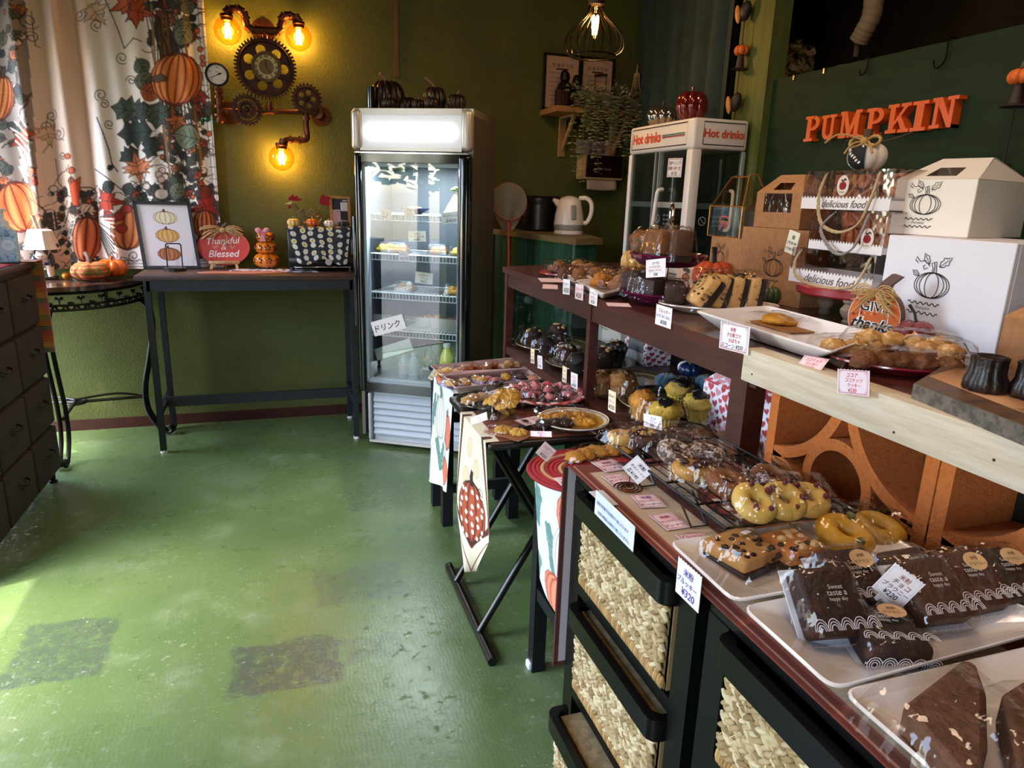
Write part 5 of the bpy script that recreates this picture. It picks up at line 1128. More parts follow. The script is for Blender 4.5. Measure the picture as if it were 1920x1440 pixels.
# ------------------------------------------------------------------ wire pendant lamp
def pendant():
 c = Y(1113, 98, 2.9); k = S(1, c); t = thing('pendant_lamp', 'black wire cage pendant lamp with glowing filament bulb', 'lamp', (c.x, c.y, c.z)); m = MB(); prof = [(12, 84), (13, 76), (18, 63), (34, 47), (50, 30), (56, 13), (53, 1), (42, -7)]
 pts = spline([(r, 0, z) for r, z in prof], 3)
 for i in range(22):
  a = 2*pi*i/22; m.tube([V((p.x*math.cos(a), p.x*math.sin(a), p.z))*k for p in pts], .0021, 5)
 m.torus((0, 0, -7*k), 42*k, .0035, 40, 6); m.build('wire_cage', mat('#1a1412', .3, .7), t)
 MB().lathe([(14*k, 80*k), (15*k, 84*k), (15*k, 112*k), (10*k, 116*k), (0, 117*k)], 20).build('socket', mat('#2a1c16', .4), t); MB().cyl((0, 0, 116*k), (0, 0, ZT-c.z), .004, None, 8).build('cord', BLACK, t)
 b = MB(); b.lathe([(0, 20*k), (6*k, 26*k), (11*k, 46*k), (10*k, 64*k), (7*k, 80*k)], 16); b = b.build('bulb', film('#ffe2a8', .03), t, smooth=80)
 fl = MB(); [fl.tube([(6*k*math.cos(a), 6*k*math.sin(a), 62*k), (3*k*math.cos(a), 3*k*math.sin(a), 30*k)], .0035, 5) for a in np.linspace(0, 2*pi, 6)[:-1]]; fl.build('filament', mat('#ffd08a', .5, emit=60), b)
 point('bulb_light', c+V((0, 0, 48*k)), PEND, (1, .70, .36), .02)
pendant()
# ------------------------------------------------------------------ red brown showcase counter, plank, breeze blocks
ZC, XC = 1.02, .90
REDW = mat('#4a241d', .38, var=(6, '#351812', .35, .68), stretch=(7, 1, 7), bump=(50, .12), coat=.15)
def showcase():
 t = thing('showcase_counter', 'long red brown wooden showcase counter with open lower shelf', 'counter')
 yl, yr = 2.83, 1.135
 MB().prism([(XC-.012, .02), (1.74, .02), (1.74, 3.02), (1.42, 3.02), (1.34, 3.0), (XC-.012, yl)], .022, (V((0, 0, ZC-.022)), V((1, 0, 0)), V((0, 1, 0)), V((0, 0, 1)))).build('counter_top', mat('#5a2c22', .3, var=(5, '#40201a', .35, .68), stretch=(7, 1, 7), coat=.3), t)
 MB().bb(XC, XC+.028, yr, yl, ZC-.078, ZC-.022).build('top_rail', REDW, t)
 MB().bb(XC+.0, XC+.028, yr, yl, .655, .687).build('shelf_rail', REDW, t)
 MB().bb(XC+.02, 1.55, yr, yl, .668, .686).build('lower_shelf', REDW, t)
 for y, w in ((yl-.03, .03), (X(1107, 580, XC).y, .026), (1.185, .055)):
  MB().bb(XC-.004, XC+.026 if w < .05 else XC+.045, y-w/2, y+w/2, 0 if w < .05 else 0, ZC-.022).build('front_post', REDW, t)
  MB().bb(1.53, 1.56, y-w/2, y+w/2, 0, ZC-.022).build('rear_post', REDW, t)
 MB().bb(XC+.026, 1.53, yl-.035, yl-.012, ZC-.078, ZC-.022).bb(XC+.026, 1.53, yl-.035, yl-.012, .655, .687).build('end_frame', mat('#5a4a44', .4), t)
 MB().bb(XC+.03, 1.53, yl-.026, yl-.022, .687, ZC-.078).build('end_glass', film('#e6eeea', .08, .02), t)
 MB().bb(1.555, 1.575, yr+.5, yl, .0, ZC-.022).build('back_panel', mat('#24332c', .5, var=(8, '#182420', .4, .65), stretch=(6, 6, .7)), t)
 for px in (1105, 1125):
  pass
 # plank over the blocks
 pk = mat('#d6cab2', .55, var=(9, '#bfae90', .35, .68), stretch=(9, .8, 9), bump=(60, .1))
 p = MB(); p.rbox((XC+.006, .57, (ZC+.957)/2), (.045, 1.19, ZC-.957+.004), .003); o = p.build('front_plank', pk, t, None, None)
 for y, z in ((1.13, .975), (.62, .985), (.78, .97)): MB().cyl((XC-.017, y, z), (XC-.0165, y, z), .0022, None, 8).build('nail_hole', mat('#3a2a1a', .9), t)
showcase()
def block(yc, lab):
 t = thing('breeze_block', lab, 'block', (0, 0, 0)); x = XC+.022; h = .1925; zc = .822; dp = .14; bm_ = mat('#c46c2c', .9, var=(90, '#a85a22', .5, .72), bump=(260, .9, .004))
 fr = (V((x, yc, zc)), V((0, -1, 0)), V((0, 0, 1)), V((-1, 0, 0)))
 def pr(poly, k=0): return MB().prism(poly, dp-k, (fr[0]+V((dp, 0, 0)), fr[1], fr[2], fr[3]))
 w = .024; m = MB()
 def add(poly, k): m.prism(poly, dp-k, (fr[0]+V((dp, 0, 0)), fr[1], fr[2], fr[3]))
 add([(-h, -h), (-h+w, -h), (-h+w, h), (-h, h)], 0); add([(h-w, -h), (h, -h), (h, h), (h-w, h)], 0); add([(-h, -h), (h, -h), (h, -h+w), (-h, -h+w)], .0003); add([(-h, h-w), (h, h-w), (h, h), (-h, h)], .0003)
 ro, ri = .082, .061; n = 40
 for i in range(n):
  a, b = 2*pi*i/n, 2*pi*(i+1)/n; add([(ro*math.cos(a), ro*math.sin(a)), (ro*math.cos(b), ro*math.sin(b)), (ri*math.cos(b), ri*math.sin(b)), (ri*math.cos(a), ri*math.sin(a))], .0006)
 for cx, cy, a0 in ((-h, h, -90), (h, h, 180), (h, -h, 90), (-h, -h, 0)):
  ro2, ri2 = .2, .178; k = 14
  for i in range(k):
   a, b = R(a0+90*i/k), R(a0+90*(i+1)/k); add([(cx+ro2*math.cos(a), cy+ro2*math.sin(a)), (cx+ro2*math.cos(b), cy+ro2*math.sin(b)), (cx+ri2*math.cos(b), cy+ri2*math.sin(b)), (cx+ri2*math.cos(a), cy+ri2*math.sin(a))], .0009)
 m.build('body', bm_, t, smooth=0)
for i, lab in enumerate(('orange breeze block with ring pattern beside the showcase post', 'orange breeze block under plank near right edge', 'orange breeze block at nearest end of the counter')): block(.918-.388*i, lab)
MB().bb(XC+.17, XC+.19, -.3, 1.12, 0, ZC-.03).build('wall_partition', mat('#2a201a', .9))['kind'] = 'structure'
MB().bb(XC+.03, XC+.16, -.3, 1.115, 0, .628).build('wall_base', mat('#6a3a1e', .9, bump=(200, .6)))['kind'] = 'structure'
# ------------------------------------------------------------------ green board with raised letters, post, curtain
XB = 1.82
def board():
 k = XB/1.75; ya = X(1451, 150, XB).y; zt = X(1451, 150, XB).z
 t = thing('sign_board', 'dark green wooden partition board with raised orange PUMPKIN letters', 'sign')
 MB().bb(XB, XB+.02, .15, ya, .9, zt).build('board', mat('#1b2e18', .65, var=(5, '#152412', .35, .68), stretch=(6, 1.2, 9), bump=(40, .15), spec=.2), t)
 og = mat('#d4561c', .3, coat=.3, bump=(60, .2)); th = .03
 def B(x0, y0, x1, y1): return [(x0, y0), (x1, y0), (x1, y1), (x0, y1)]
 def ser(x, y): return B(x-.19, y, x+.19, y+.13)
 def bowl(cx, cy, rx, ry, t_=.2):
  o = []; n = 10
  for i in range(n):
   a, b = -pi/2+pi*i/n, -pi/2+pi*(i+1)/n; o.append([(cx+(rx-t_)*math.cos(a), cy+(ry-t_*.75)*math.sin(a)), (cx+rx*math.cos(a), cy+ry*math.sin(a)), (cx+rx*math.cos(b), cy+ry*math.sin(b)), (cx+(rx-t_)*math.cos(b), cy+(ry-t_*.75)*math.sin(b))])
  return o
 def ubow(cx, cy, rx, ry, t_=.19):
  o = []; n = 10
  for i in range(n):
   a, b = pi+pi*i/n, pi+pi*(i+1)/n; o.append([(cx+(rx-t_)*math.cos(a), cy+(ry-t_*.8)*math.sin(a)), (cx+rx*math.cos(a), cy+ry*math.sin(a)), (cx+rx*math.cos(b), cy+ry*math.sin(b)), (cx+(rx-t_)*math.cos(b), cy+(ry-t_*.8)*math.sin(b))])
  return o
 Lt = {'P': [B(.14, 0, .36, 1), B(.02, 0, .5, .12), B(.02, .88, .4, 1), B(.3, .88, .48, 1), B(.3, .42, .48, .55)]+bowl(.46, .71, .34, .29),
  'U': [B(.1, .3, .3, 1), B(.58, .3, .74, 1), B(0, .88, .42, 1), B(.46, .88, .86, 1)]+ubow(.42, .3, .32, .3),
  'M': [B(.1, 0, .24, 1), B(.78, 0, .98, 1), B(0, 0, .36, .12), B(.66, 0, 1.08, .12), B(0, .88, .24, 1), B(.85, .88, 1.08, 1), [(.12, 1), (.32, 1), (.6, .22), (.5, 0), (.46, .0)], [(.78, 1), (.96, 1), (.56, 0), (.48, 0), (.47, .2)]],
  'K': [B(.12, 0, .34, 1), B(0, 0, .46, .12), B(0, .88, .46, 1), [(.34, .38), (.7, .9), (.86, .9), (.34, .24)], [(.42, .56), (.56, .62), (.9, .1), (.66, .1)], B(.56, .88, .96, 1), B(.54, 0, .98, .12)],
  'I': [B(.12, 0, .36, 1), B(0, 0, .48, .12), B(0, .88, .48, 1)],
  'N': [B(.12, 0, .26, 1), B(.72, 0, .86, 1), B(0, 0, .4, .12), B(0, .88, .3, 1), B(.58, .88, 1, 1), [(.1, 1), (.36, 1), (.86, .1), (.86, 0), (.7, 0)]]}
 spec = [('P', 1505, 1535, 218, 266), ('U', 1536, 1566, 216, 263), ('M', 1570, 1614, 208, 260), ('P', 1618, 1655, 203, 256), ('K', 1658, 1706, 195, 251), ('I', 1704, 1736, 190, 247), ('N', 1740, 1794, 182, 242)]
 for s, px0, px1, pt, pb in spec:
  a = X(px0, pb, XB-th); b = X(px1, pb-(px1-px0)*.09, XB-th); c = X(px0, pt, XB-th); w = abs(a.y-b.y); h = .092; mw = {'P': .82, 'U': .86, 'M': 1.08, 'K': .98, 'I': .48, 'N': 1.0}[s]
  z0 = (X(px0, pb, XB-th).z+X(px1, pb-(px1-px0)*.09, XB-th).z)/2; h = (X((px0+px1)/2, pt, XB-th).z-z0)
  m = MB(); fr = (V((XB, a.y, z0)), V((0, -1, 0)), V((0, 0, 1)), V((-1, 0, 0)))
  for i, q in enumerate(Lt[s]): m.prism([(x*w*.9/mw, y*h) for x, y in q], th-i*.0002, fr)
  m.build('letter', og, t, smooth=25)
 for px, py, s in ((1630, 112, .9), (1781, 78, 1.3)):
  p = X(px, py, XB-.004); s *= .03; h_ = thing('hook', ('small' if s < .03 else 'large')+' black S hook on top edge of green board', 'hook', (XB-.003, p.y, zt))
  MB().tube(spline([(.03, 0, -.02), (.03, 0, .004), (.012, 0, .008), (-.006, 0, .004), (-.006, 0, -s*1.2), (-.012, s*.2, -s*1.7), (-.012, s*.55, -s*1.8), (-.012, s*.8, -s*1.5), (-.012, s*.85, -s*1.2)], 4), .0028, 6).build('wire', mat('#15120f', .3, .5), h_)
 for px, py, lb in ((1490, 147, 'left'), (1547, 133, 'right')):
  p = X(px, py, XB); h_ = thing('clip', lb+' of two small bright metal clips on green board edge', 'clip', (XB, p.y, zt)); MB().bb(-.006, .026, -.004, .004, .0005, .003).bb(-.006, -.003, -.004, .004, -.016, .003).build('strip', CHROME, h_)
 # post at the end of the board
 y0, y1 = X(1467, 5, XB).y, X(1406, 5, XB).y
 struct(MB().bb(XB-.03, XB+.05, y0+.0, y1, 0, ZT).build('trim_2', mat('#59622a', .6, var=(4, '#485020', .35, .68), stretch=(9, 9, .8), bump=(30, .3))))
 struct(MB().bb(XB+.021, XB+.05, .05, y0-.001, ZT-.25, ZT).build('trim_3', DARKW))
 return zt
ZBT = board()
def back_things():
 p = X(1490, 120, 2.05); t = thing('dried_flowers', 'dried pale hydrangea bunch behind green board', 'plant', (2.05, p.y, p.z)); m = MB(); r_ = random.Random(4)
 for _ in range(220):
  d = V((r_.gauss(0, 1), r_.gauss(0, 1), r_.gauss(0, 1))).normalized()*r_.uniform(.5, 1)*.085; s = V((r_.uniform(-1, 1), r_.uniform(-1, 1), r_.uniform(-1, 1))).normalized()*.014; u = d.cross(s).normalized()*.014 if d.cross(s).length else V((0, .014, 0)); m.add([d-s-u, d+s-u*.6, d+s+u, d-s*.7+u], [(0, 1, 2, 3)])
 m.build('petals', mat('#8a7a52', .8, var=(30, '#6a5a3a', .4, .6)), t, smooth=0, kind='stuff'); MB().cyl((0, 0, 0), (0, 0, -.5), .004, None, 6).build('stalk', STEMC, t)
 tag(MB().bb(1.98, 2.4, .2, X(1420, 150, 2).y+.1, p.z-.16, p.z-.12).build('kitchen_shelf', mat('#7a6248', .6)), 'pale wooden kitchen shelf behind green board', 'shelf')
 a, b, c, d = (X(*q, 2.1) for q in ((1640, -10), (1634, 30), (1618, 62), (1608, 80)))
 t = thing('ribbed_hose', 'pale ribbed cloth hose hanging in dark kitchen', 'hose'); pts = spline([a+V((0, 0, .3)), a, b, c, d], 8); m = MB(); m.tube(pts, [.034*(1+.05*math.sin(i*2.2)) if i < len(pts)-2 else .02 for i in range(len(pts))], 12); m.build('hose', mat('#8a745a', .8), t); MB().tube([d, d-V((0, 0, .05))], .01, 8).build('tip', STEMC, t)
 p = X(1590, 130, 2.0); tag(MB().lathe([(.075, 0), (.07, .02), (.045, .04), (0, .05)], 28, p-V((0, 0, .03))).build('round_lid', mat('#b58a74', .6)), 'pink round lid peeking above green board', 'lid')
 tag(MB().bb(1.9, 2.1, p.y-.1, p.y+.1, p.z-.2, p.z-.031).build('kitchen_box', mat('#3a2c20', .8)), 'dark box under pink lid behind green board', 'box')
back_things()
def velvet():
 a = V((2.13, 4.1, 0)); b = V((XB-.03, X(1400, 5, XB).y+.03, 0)); d = b-a; nn = V((d.y, -d.x, 0)).normalized(); r_ = random.Random(9); ph = [r_.uniform(0, 6) for _ in range(4)]
 def fn(u, v):
  q = .035*math.sin(u*52+ph[0])+.02*math.sin(u*93+ph[1]+.4*v)+.012*math.sin(u*21); p = a+d*u-nn*(q*(.8+.2*v)); return (p.x, p.y, 2.72-v*(2.72-.95))
 tag(MB().grid(fn, 150, 10).build('velvet_curtain', mat('#132f30', .75, var=(14, '#0c2223', .4, .65), sheen=.08, bump=(120, .25)), smooth=80), 'dark teal velvet curtain hanging between back wall and green post', 'curtain')
velvet()
def garland(p0, items, lab):
 t = thing('hanging_garland', lab, 'garland'); MB().tube([p0+V((0, 0, .35)), p0+V((0, 0, -.36))], .002, 5).build('string', mat('#1a1412', .8), t)
 for kind, dz in items:
  c = p0+V((0, 0, dz))
  if kind == 'pumpkin':
   m = MB(); pumpkin(m, c+V((0, 0, .0)), .03, .042, 6, .2); o = m.build('pumpkin_charm', mat('#d4641e', .5), t); m = MB(); m.cyl(c+V((0, 0, .04)), c+V((0, 0, .055)), .006, .003, 8); m.build('stalk', mat('#4a4a20', .6), o)
   m = MB(); m.lathe([(.034, -.05), (.03, -.046), (.017, -.043), (.012, .002), (0, .006)], 14, c); m.build('hat_charm', mat('#26140f', .6), t)
  else:
   m = MB(); m.ball(c, .03, 12, 8, (.7, .8, 1.25), M.Rotation(.3, 3, 'X')); m.build('bird_charm', mat('#1d120e', .5), t); m = MB(); m.ball(c+V((-.02, .02, -.01)), .024, 10, 8, (.4, .5, 1.5), M.Rotation(-.25, 3, 'X')); m.build('wing_charm', mat('#c98a4a', .6), t)
q = X(1389, 105, XB-.06); garland(q, [('pumpkin', 0), ('bird', -.17), ('bird', .16)], 'garland of pumpkin and bird charms hanging beside green post'); q = X(1911, 160, XB-.06); garland(q, [('pumpkin', 0), ('bird', -.22)], 'garland of pumpkin and bird charms at right edge of green board')
# ------------------------------------------------------------------ hot drinks cabinet
def hot():
 x0, x1, y0, y1, z0, z1 = 1.53, 1.776, 2.47, 3.0, ZC, 1.622; t = thing('hot_drinks_cabinet', 'white glass display warmer lettered Hot drinks on two sides', 'cabinet', (x0, y0, z0))
 w = mat('#e6dcd6', .35); hz = .115; T = lambda *q: (q[0]-x0, q[1]-x0, q[2]-y0, q[3]-y0, q[4]-z0, q[5]-z0)
 MB().rbox(((x1-x0)/2, (y1-y0)/2, z1-z0-hz/2), (x1-x0, y1-y0, hz), .012, 3).build('header', w, t); MB().rbox(((x1-x0)/2, (y1-y0)/2, .02), (x1-x0, y1-y0, .04), .006).build('base', w, t)
 for x, y, s in ((.022, .022, .044), (.014, y1-y0-.014, .028), (x1-x0-.01, .01, .02), (x1-x0-.01, y1-y0-.01, .02)): MB().rbox((x, y, (z1-z0-hz+.04)/2), (s, s, z1-z0-hz-.04), .006).build('corner_post', w if x < .1 else mat('#b8bcc0', .3, .6), t)
 gl = film('#e4eae8', .10, .015)
 MB().bb(.004, .007, .25, y1-y0-.03, .04, z1-z0-hz).build('sliding_door', gl, t); MB().bb(.012, .015, .045, .29, .04, z1-z0-hz).build('sliding_door', gl, t); MB().bb(.045, x1-x0-.02, .004, .007, .04, z1-z0-hz).build('side_glass', gl, t); MB().bb(x1-x0-.01, x1-x0-.007, .02, y1-y0-.02, .04, z1-z0-hz).build('rear_glass', gl, t)
 st = mat('#aeb2b2', .3, .5); MB().bb(.008, x1-x0-.012, .02, y1-y0-.02, .262, .285).build('middle_shelf', mat('#a8aaa8', .3, .3), t)
 for y in (.29, .255, y1-y0-.035): MB().bb(.002, .016, y-.004, y+.004, .04, z1-z0-hz).build('door_rail', st, t)
 h = MB(); h.tube(spline([(.0, .20, .335), (-.022, .198, .33), (-.025, .205, .30), (-.025, .215, .21), (-.022, .222, .185), (.0, .215, .18)], 4), .008, 8); h.build('handle', w, t)
 h = MB(); h.tube(spline([(.19, .0, .335), (.188, -.02, .33), (.188, -.024, .30), (.185, -.024, .21), (.182, -.02, .185), (.18, .0, .18)], 4), .007, 8); h.build('handle', w, t)
 L = MB(); f1 = (V((-.0008, y1-y0, z1-z0-hz)), V((0, -1, 0)), V((0, 0, 1)), V((-1, 0, 0))); W1 = y1-y0
 for fr, W_, tw, cx in ((f1, W1, W1*.46, W1*.30), ((V((0, -.0008, z1-z0-hz)), V((1, 0, 0)), V((0, 0, 1)), V((0, -1, 0))), x1-x0, (x1-x0)*.74, (x1-x0)*.55)):
  a, b = (W_*.05, W_*.91) if W_ > .4 else (W_*.17, W_*.93)
  ink(L, [(a, .018), (b, .018), (b, hz-.014), (a, hz-.014)], fr, .004, '#2a2422', closed=True); text(L, 'Hot drinks', fr, cx, hz*.52, tw, .062, '#d0481e', bold=.035)
 ink(L, [(W1*.55, .063), (W1*.88, .063)], f1, .004, '#1f5a3a'); ink(L, [(W1*.55, .057), (W1*.88, .057)], f1, .003, '#2a2422'); ink(L, [(W1*.55, .053), (W1*.88, .053)], f1, .003, '#d0481e')
 for fr, cx in (((V((.0035, y1-y0, 0)), V((0, -1, 0)), V((0, 0, 1)), V((-1, 0, 0))), .30), ((V((0, .0035, 0)), V((1, 0, 0)), V((0, 0, 1)), V((0, -1, 0))), .075)):
  ink(L, [(cx+.016*math.cos(a), .215+.016*math.sin(a)) for a in np.linspace(0, 2*pi, 17)[:-1]], fr, .0025, '#b0b4b0', closed=True); ink(L, [(cx-.011, .226), (cx+.011, .204)], fr, .002)
  for k in range(3): text(L, 'あつい飲み物に注意', fr, cx+.09, .232-.017*k, .09, .009, '#9aa09c')
 L.build('lettering', INK, t)
 tagp(('x', x0-.002), (1254, 297), (1281, 296), (1250, 332), ['黒糖ショコラ', '国産小麦使用', '¥150'], 'white price card taped on glass of hot drinks cabinet', zig=False, border='#8a4a4a')
 zt = z1+.0008
 q = PL(1241, 225, (0, 0, zt), (0, 0, 1)); gold = mat('#a8a29c', .08, .95); q = V((x0+.10, X(1241, 210, x0+.1).y, zt)); pumpkin_thing('silver_pumpkin', 'small mirror finish silver pumpkin on hot drinks cabinet', q, .068, .098, gold, mat('#2a1a14', .4), 10, .16, .32, .09)
 q = V((x0+.09, X(1296, 210, x0+.09).y, zt)); pumpkin_thing('red_pumpkin', 'tall shiny dark red pumpkin on hot drinks cabinet', q, .066, .13, mat('#6e1a1a', .12, .35, coat=.6), mat('#3a1414', .4), 9, .16, .22, .09)
hot()
# ------------------------------------------------------------------ bakery kit
CELLO = film('#fcfbfa', .03, .05, bump=(22, .6), fres=1.45)
CELLO2 = film('#fdfcfa', .07, .04, bump=(90, 1.0), haze=.03)
_bags = {}
def bag_mesh(w, d, h, seed=0, fin=.016, top=None, crumple=1.0):
 """crinkled clear pillow bag round something w x d x h, sealed fins at both ends of y"""
 key = (round(w, 3), round(d, 3), round(h, 3), seed, fin, crumple)
 if key in _bags: return _bags[key]
 n = 15; vs = []; o = V((seed*3.1, seed*1.7, 0))
 W, D = w/2+.006, d/2+fin
 def pt(i, j, up):
  x, y = -1+2*i/n, -1+2*j/n
  ex = (1-abs(x)**5); ey = 1 if abs(y) < .68 else max(0, 1-((abs(y)-.68)/.22)**1.3)
  q = ex*min(1, ey); pin = 1-.10*(1-ey)*(1 if seed % 2 else .4)
  nz = noise.noise(V((x*3.2, y*3.2, up*2))+o)+.6*noise.noise(V((x*7.5, y*7.5, up))+o)
  z = (h+.005)*q**.55*(1+.10*nz*crumple) if up else .0012
  if up: z += .004*crumple*noise.noise(V((x*9, y*9, 5))+o)*(q > .02)
  z = max(z, .0016 if up else .0008)+(.006*abs(noise.noise(V((x*2, y*4, 9))+o)) if q < .02 else 0)
  return V((x*W*pin*(1+.03*nz), y*D*(1+.02*nz), z))
 for up in (0, 1): vs += [pt(i, j, up) for j in range(n+1) for i in range(n+1)]
 w_ = n+1; fs = []
 for j in range(n):
  for i in range(n):
   a = j*w_+i; fs.append((a, a+w_, a+w_+1, a+1)); b = a+w_*w_; fs.append((b, b+1, b+w_+1, b+w_))
 rim = [i for i in range(w_)]+[j*w_+n for j in range(1, w_)]+[n*w_+i for i in range(n-1, -1, -1)]+[j*w_ for j in range(n-1, 0, -1)]; q = w_*w_
 for a, b in zip(rim, rim[1:]+rim[:1]): fs.append((a, b, b+q, a+q))
 m = MB(); m.add(vs, fs); me = m.build('bag', CELLO, smooth=28); _bags[key] = me.data; bpy.data.objects.remove(me); return _bags[key]
def bag(t, w, d, h, seed=0, mtl=None, z=0, rz=0, **k):
 o = bpy.data.objects.new('bag', bag_mesh(w, d, h, seed, **k)); COL.objects.link(o); o.parent = t; o.location = (0, 0, z); o.rotation_euler = (0, 0, rz)
 return o
def lumpy(mb, c, r, sq, amp, fr_=3, seed=0, n=16, m=10, flat=True):
 """bumpy baked dome"""
 vs = []; c = V(c)
 for i in range(m+1):
  t = pi*i/m
  for j in range(n):
   a = 2*pi*j/n; d = V((math.sin(t)*math.cos(a), math.sin(t)*math.sin(a), -math.cos(t)))
   q = r*(1+amp*noise.noise(d*fr_+V((seed, seed*2, 0)))); v = V((d.x*q*sq[0], d.y*q*sq[1], d.z*q*sq[2]))
   if flat and v.z < -r*sq[2]*.55: v.z = -r*sq[2]*.55
   vs.append(c+v)
 return mb.add(vs, [(i*n+j, i*n+(j+1) % n, (i+1)*n+(j+1) % n, (i+1)*n+j) for i in range(m) for j in range(n)])
def chips(mb, pts, r, seed=1):
 r_ = random.Random(seed)
 for p in pts: mb.ball(p, r*r_.uniform(.7, 1.2), 7, 5, (1, r_.uniform(.7, 1), r_.uniform(.5, .8)), M.Rotation(r_.random()*3, 3, 'Z'))
 return mb
CHOC = mat('#1f100c', .4, coat=.15); CHIP = mat('#22110c', .35)
def muffin(t, cup, topc, r=.036, cuph=.036, dome=.03, seed=1, deco=None, var=None):
 m = MB(); m.lathe([(r*.78, 0), (r*1.02, cuph), (r*.98, cuph)], 48, rib=(24, .06)); m.build('paper_cup', mat(cup, .75), t)
 m = MB(); lumpy(m, (0, 0, cuph+dome*.25), r*1.12, (1, 1, dome/r*.75), .24, 2.8, seed, 24, 14); m.build('cake', mat(topc, .65, var=var or (70, 'dark', .5, .7), bump=(160, .5)), t, smooth=70)
 if deco:
  col, n, kind = deco; r_ = random.Random(seed); d = MB()
  if kind == 'disc':
   for a in range(n): x, y = r*.45*math.cos(a*2.4+seed), r*.45*math.sin(a*2.4+seed); d.cyl((x, y, cuph+dome*.78), (x*1.15, y*1.15, cuph+dome*1.06), .019, .018, 16)
  else:
   for a in range(n): th, q = r_.random()*6.3, r*.8*r_.random()**.6; d.ball((q*math.cos(th), q*math.sin(th), cuph+dome*(1.08-.55*(q/r)**2)), r_.uniform(.007, .013), 7, 5, (1, .7, .6), M.Rotation(th, 3, 'Z'))
  d.build('topping', mat(col, .5), t)
def donut(t, c, r=.044, tube_=.021, var=None, seed=0, rough=.55, bump=None):
 tube_ = min(tube_, r*.385); m = MB(); n, k = 36, 14; vs = []
 for i in range(n):
  a = 2*pi*i/n
  for j in range(k):
   b = 2*pi*j/k; q = (r-tube_)+tube_*math.cos(b); z = tube_*(.98*math.sin(b)); z = max(z, -tube_*.75)
   w = 1+.04*noise.noise(V((math.cos(a)*2+seed, math.sin(a)*2, b))); vs.append(V((q*w*math.cos(a), q*w*math.sin(a), (z+tube_*.75)*w)))
 m.add(vs, [(i*k+j, ((i+1) % n)*k+j, ((i+1) % n)*k+(j+1) % k, i*k+(j+1) % k) for i in range(n) for j in range(k)])
 return m.build('donut', mat(c, rough, var=var or (22, 'dark', .55, .75), bump=bump or (120, .25), sub=.05), t, smooth=80)
def pumpkin_cookie(t, x, y, r, c='#d9a53a', z=0, rz=0, name='cookie', seed=0):
 m = MB(); vs = []; n, k = 40, 6
 for i in range(k+1):
  for j in range(n):
   a = 2*pi*j/n+rz; g = abs(math.cos((a-rz)*4)); q = r*(i/k)*(1-.2*(1-g)*(i/k)); h = .010*(1-(i/k)**3)*(.3+.7*g if i else .5); vs.append(V((x+q*math.cos(a), y+q*math.sin(a), z+h+.004)))
 m.add(vs, [(i*n+j, (i+1)*n+j, (i+1)*n+(j+1) % n, i*n+(j+1) % n) for i in range(k) for j in range(n)]); b = len(m.v); o = [(vs[k*n+j].x, vs[k*n+j].y) for j in range(n)]; m.prism(o, .0045, (V((0, 0, z)), V((1, 0, 0)), V((0, 1, 0)), V((0, 0, 1))))
 return m.build(name, mat(c, .6, var=(40, '#b5761e', .5, .75), bump=(200, .2)), t, smooth=50)
def round_cookie(t, x, y, r, h, c, seed=0, z=0, name='cookie', var=None, tilt=0):
 m = MB(); lumpy(m, (0, 0, h*.5), r, (1, .92, h/r*.9), .34, 2.6, seed, 20, 9); o = m.build(name, mat(c, .7, var=var or (60, 'dark', .5, .72), bump=(180, .5)), t, smooth=70); o.location = (x, y, z); o.rotation_euler = (tilt, 0, seed); return o
def plate(name, label, c, r, h, m, cat='plate', rim=None, sq=1, rz=0, flat=.62, group=None, band=None):
 t = thing(name, label, cat, c, rz, group) if band else None
 prof = [(0, .0), (r*flat*.9, .0), (r*flat, .003), (r*.93, h*.82), (r, h), (r*.995, h+.003), (r*.92, h*.9+.004), (r*flat, .008), (0, .007)]
 o = MB(); o.lathe([(a, b) for a, b in prof], 56)
 if sq != 1: o.v = [V((v.x, v.y*sq, v.z)) for v in o.v]
 if not band: return tag(o.build(name, m, None, c, (0, 0, rz), smooth=40), label, cat, group)
 o.build('dish', m, t, smooth=40); q = MB()
 for a, b, col in band: q.paint(col); q.lathe([(r*a, .008+(h-.004)*max(0, (a-flat)/(1-flat))+.0012)]+([(r*flat, .0092)] if a < flat < b else [])+[(r*b, .008+(h-.004)*max(0, (b-flat)/(1-flat))+.0012)], 56, cap=False)
 if sq != 1: q.v = [V((v.x, v.y*sq, v.z)) for v in q.v]
 q.build('glaze_band', mat('vc', .25, coat=.3), t, smooth=40); return t
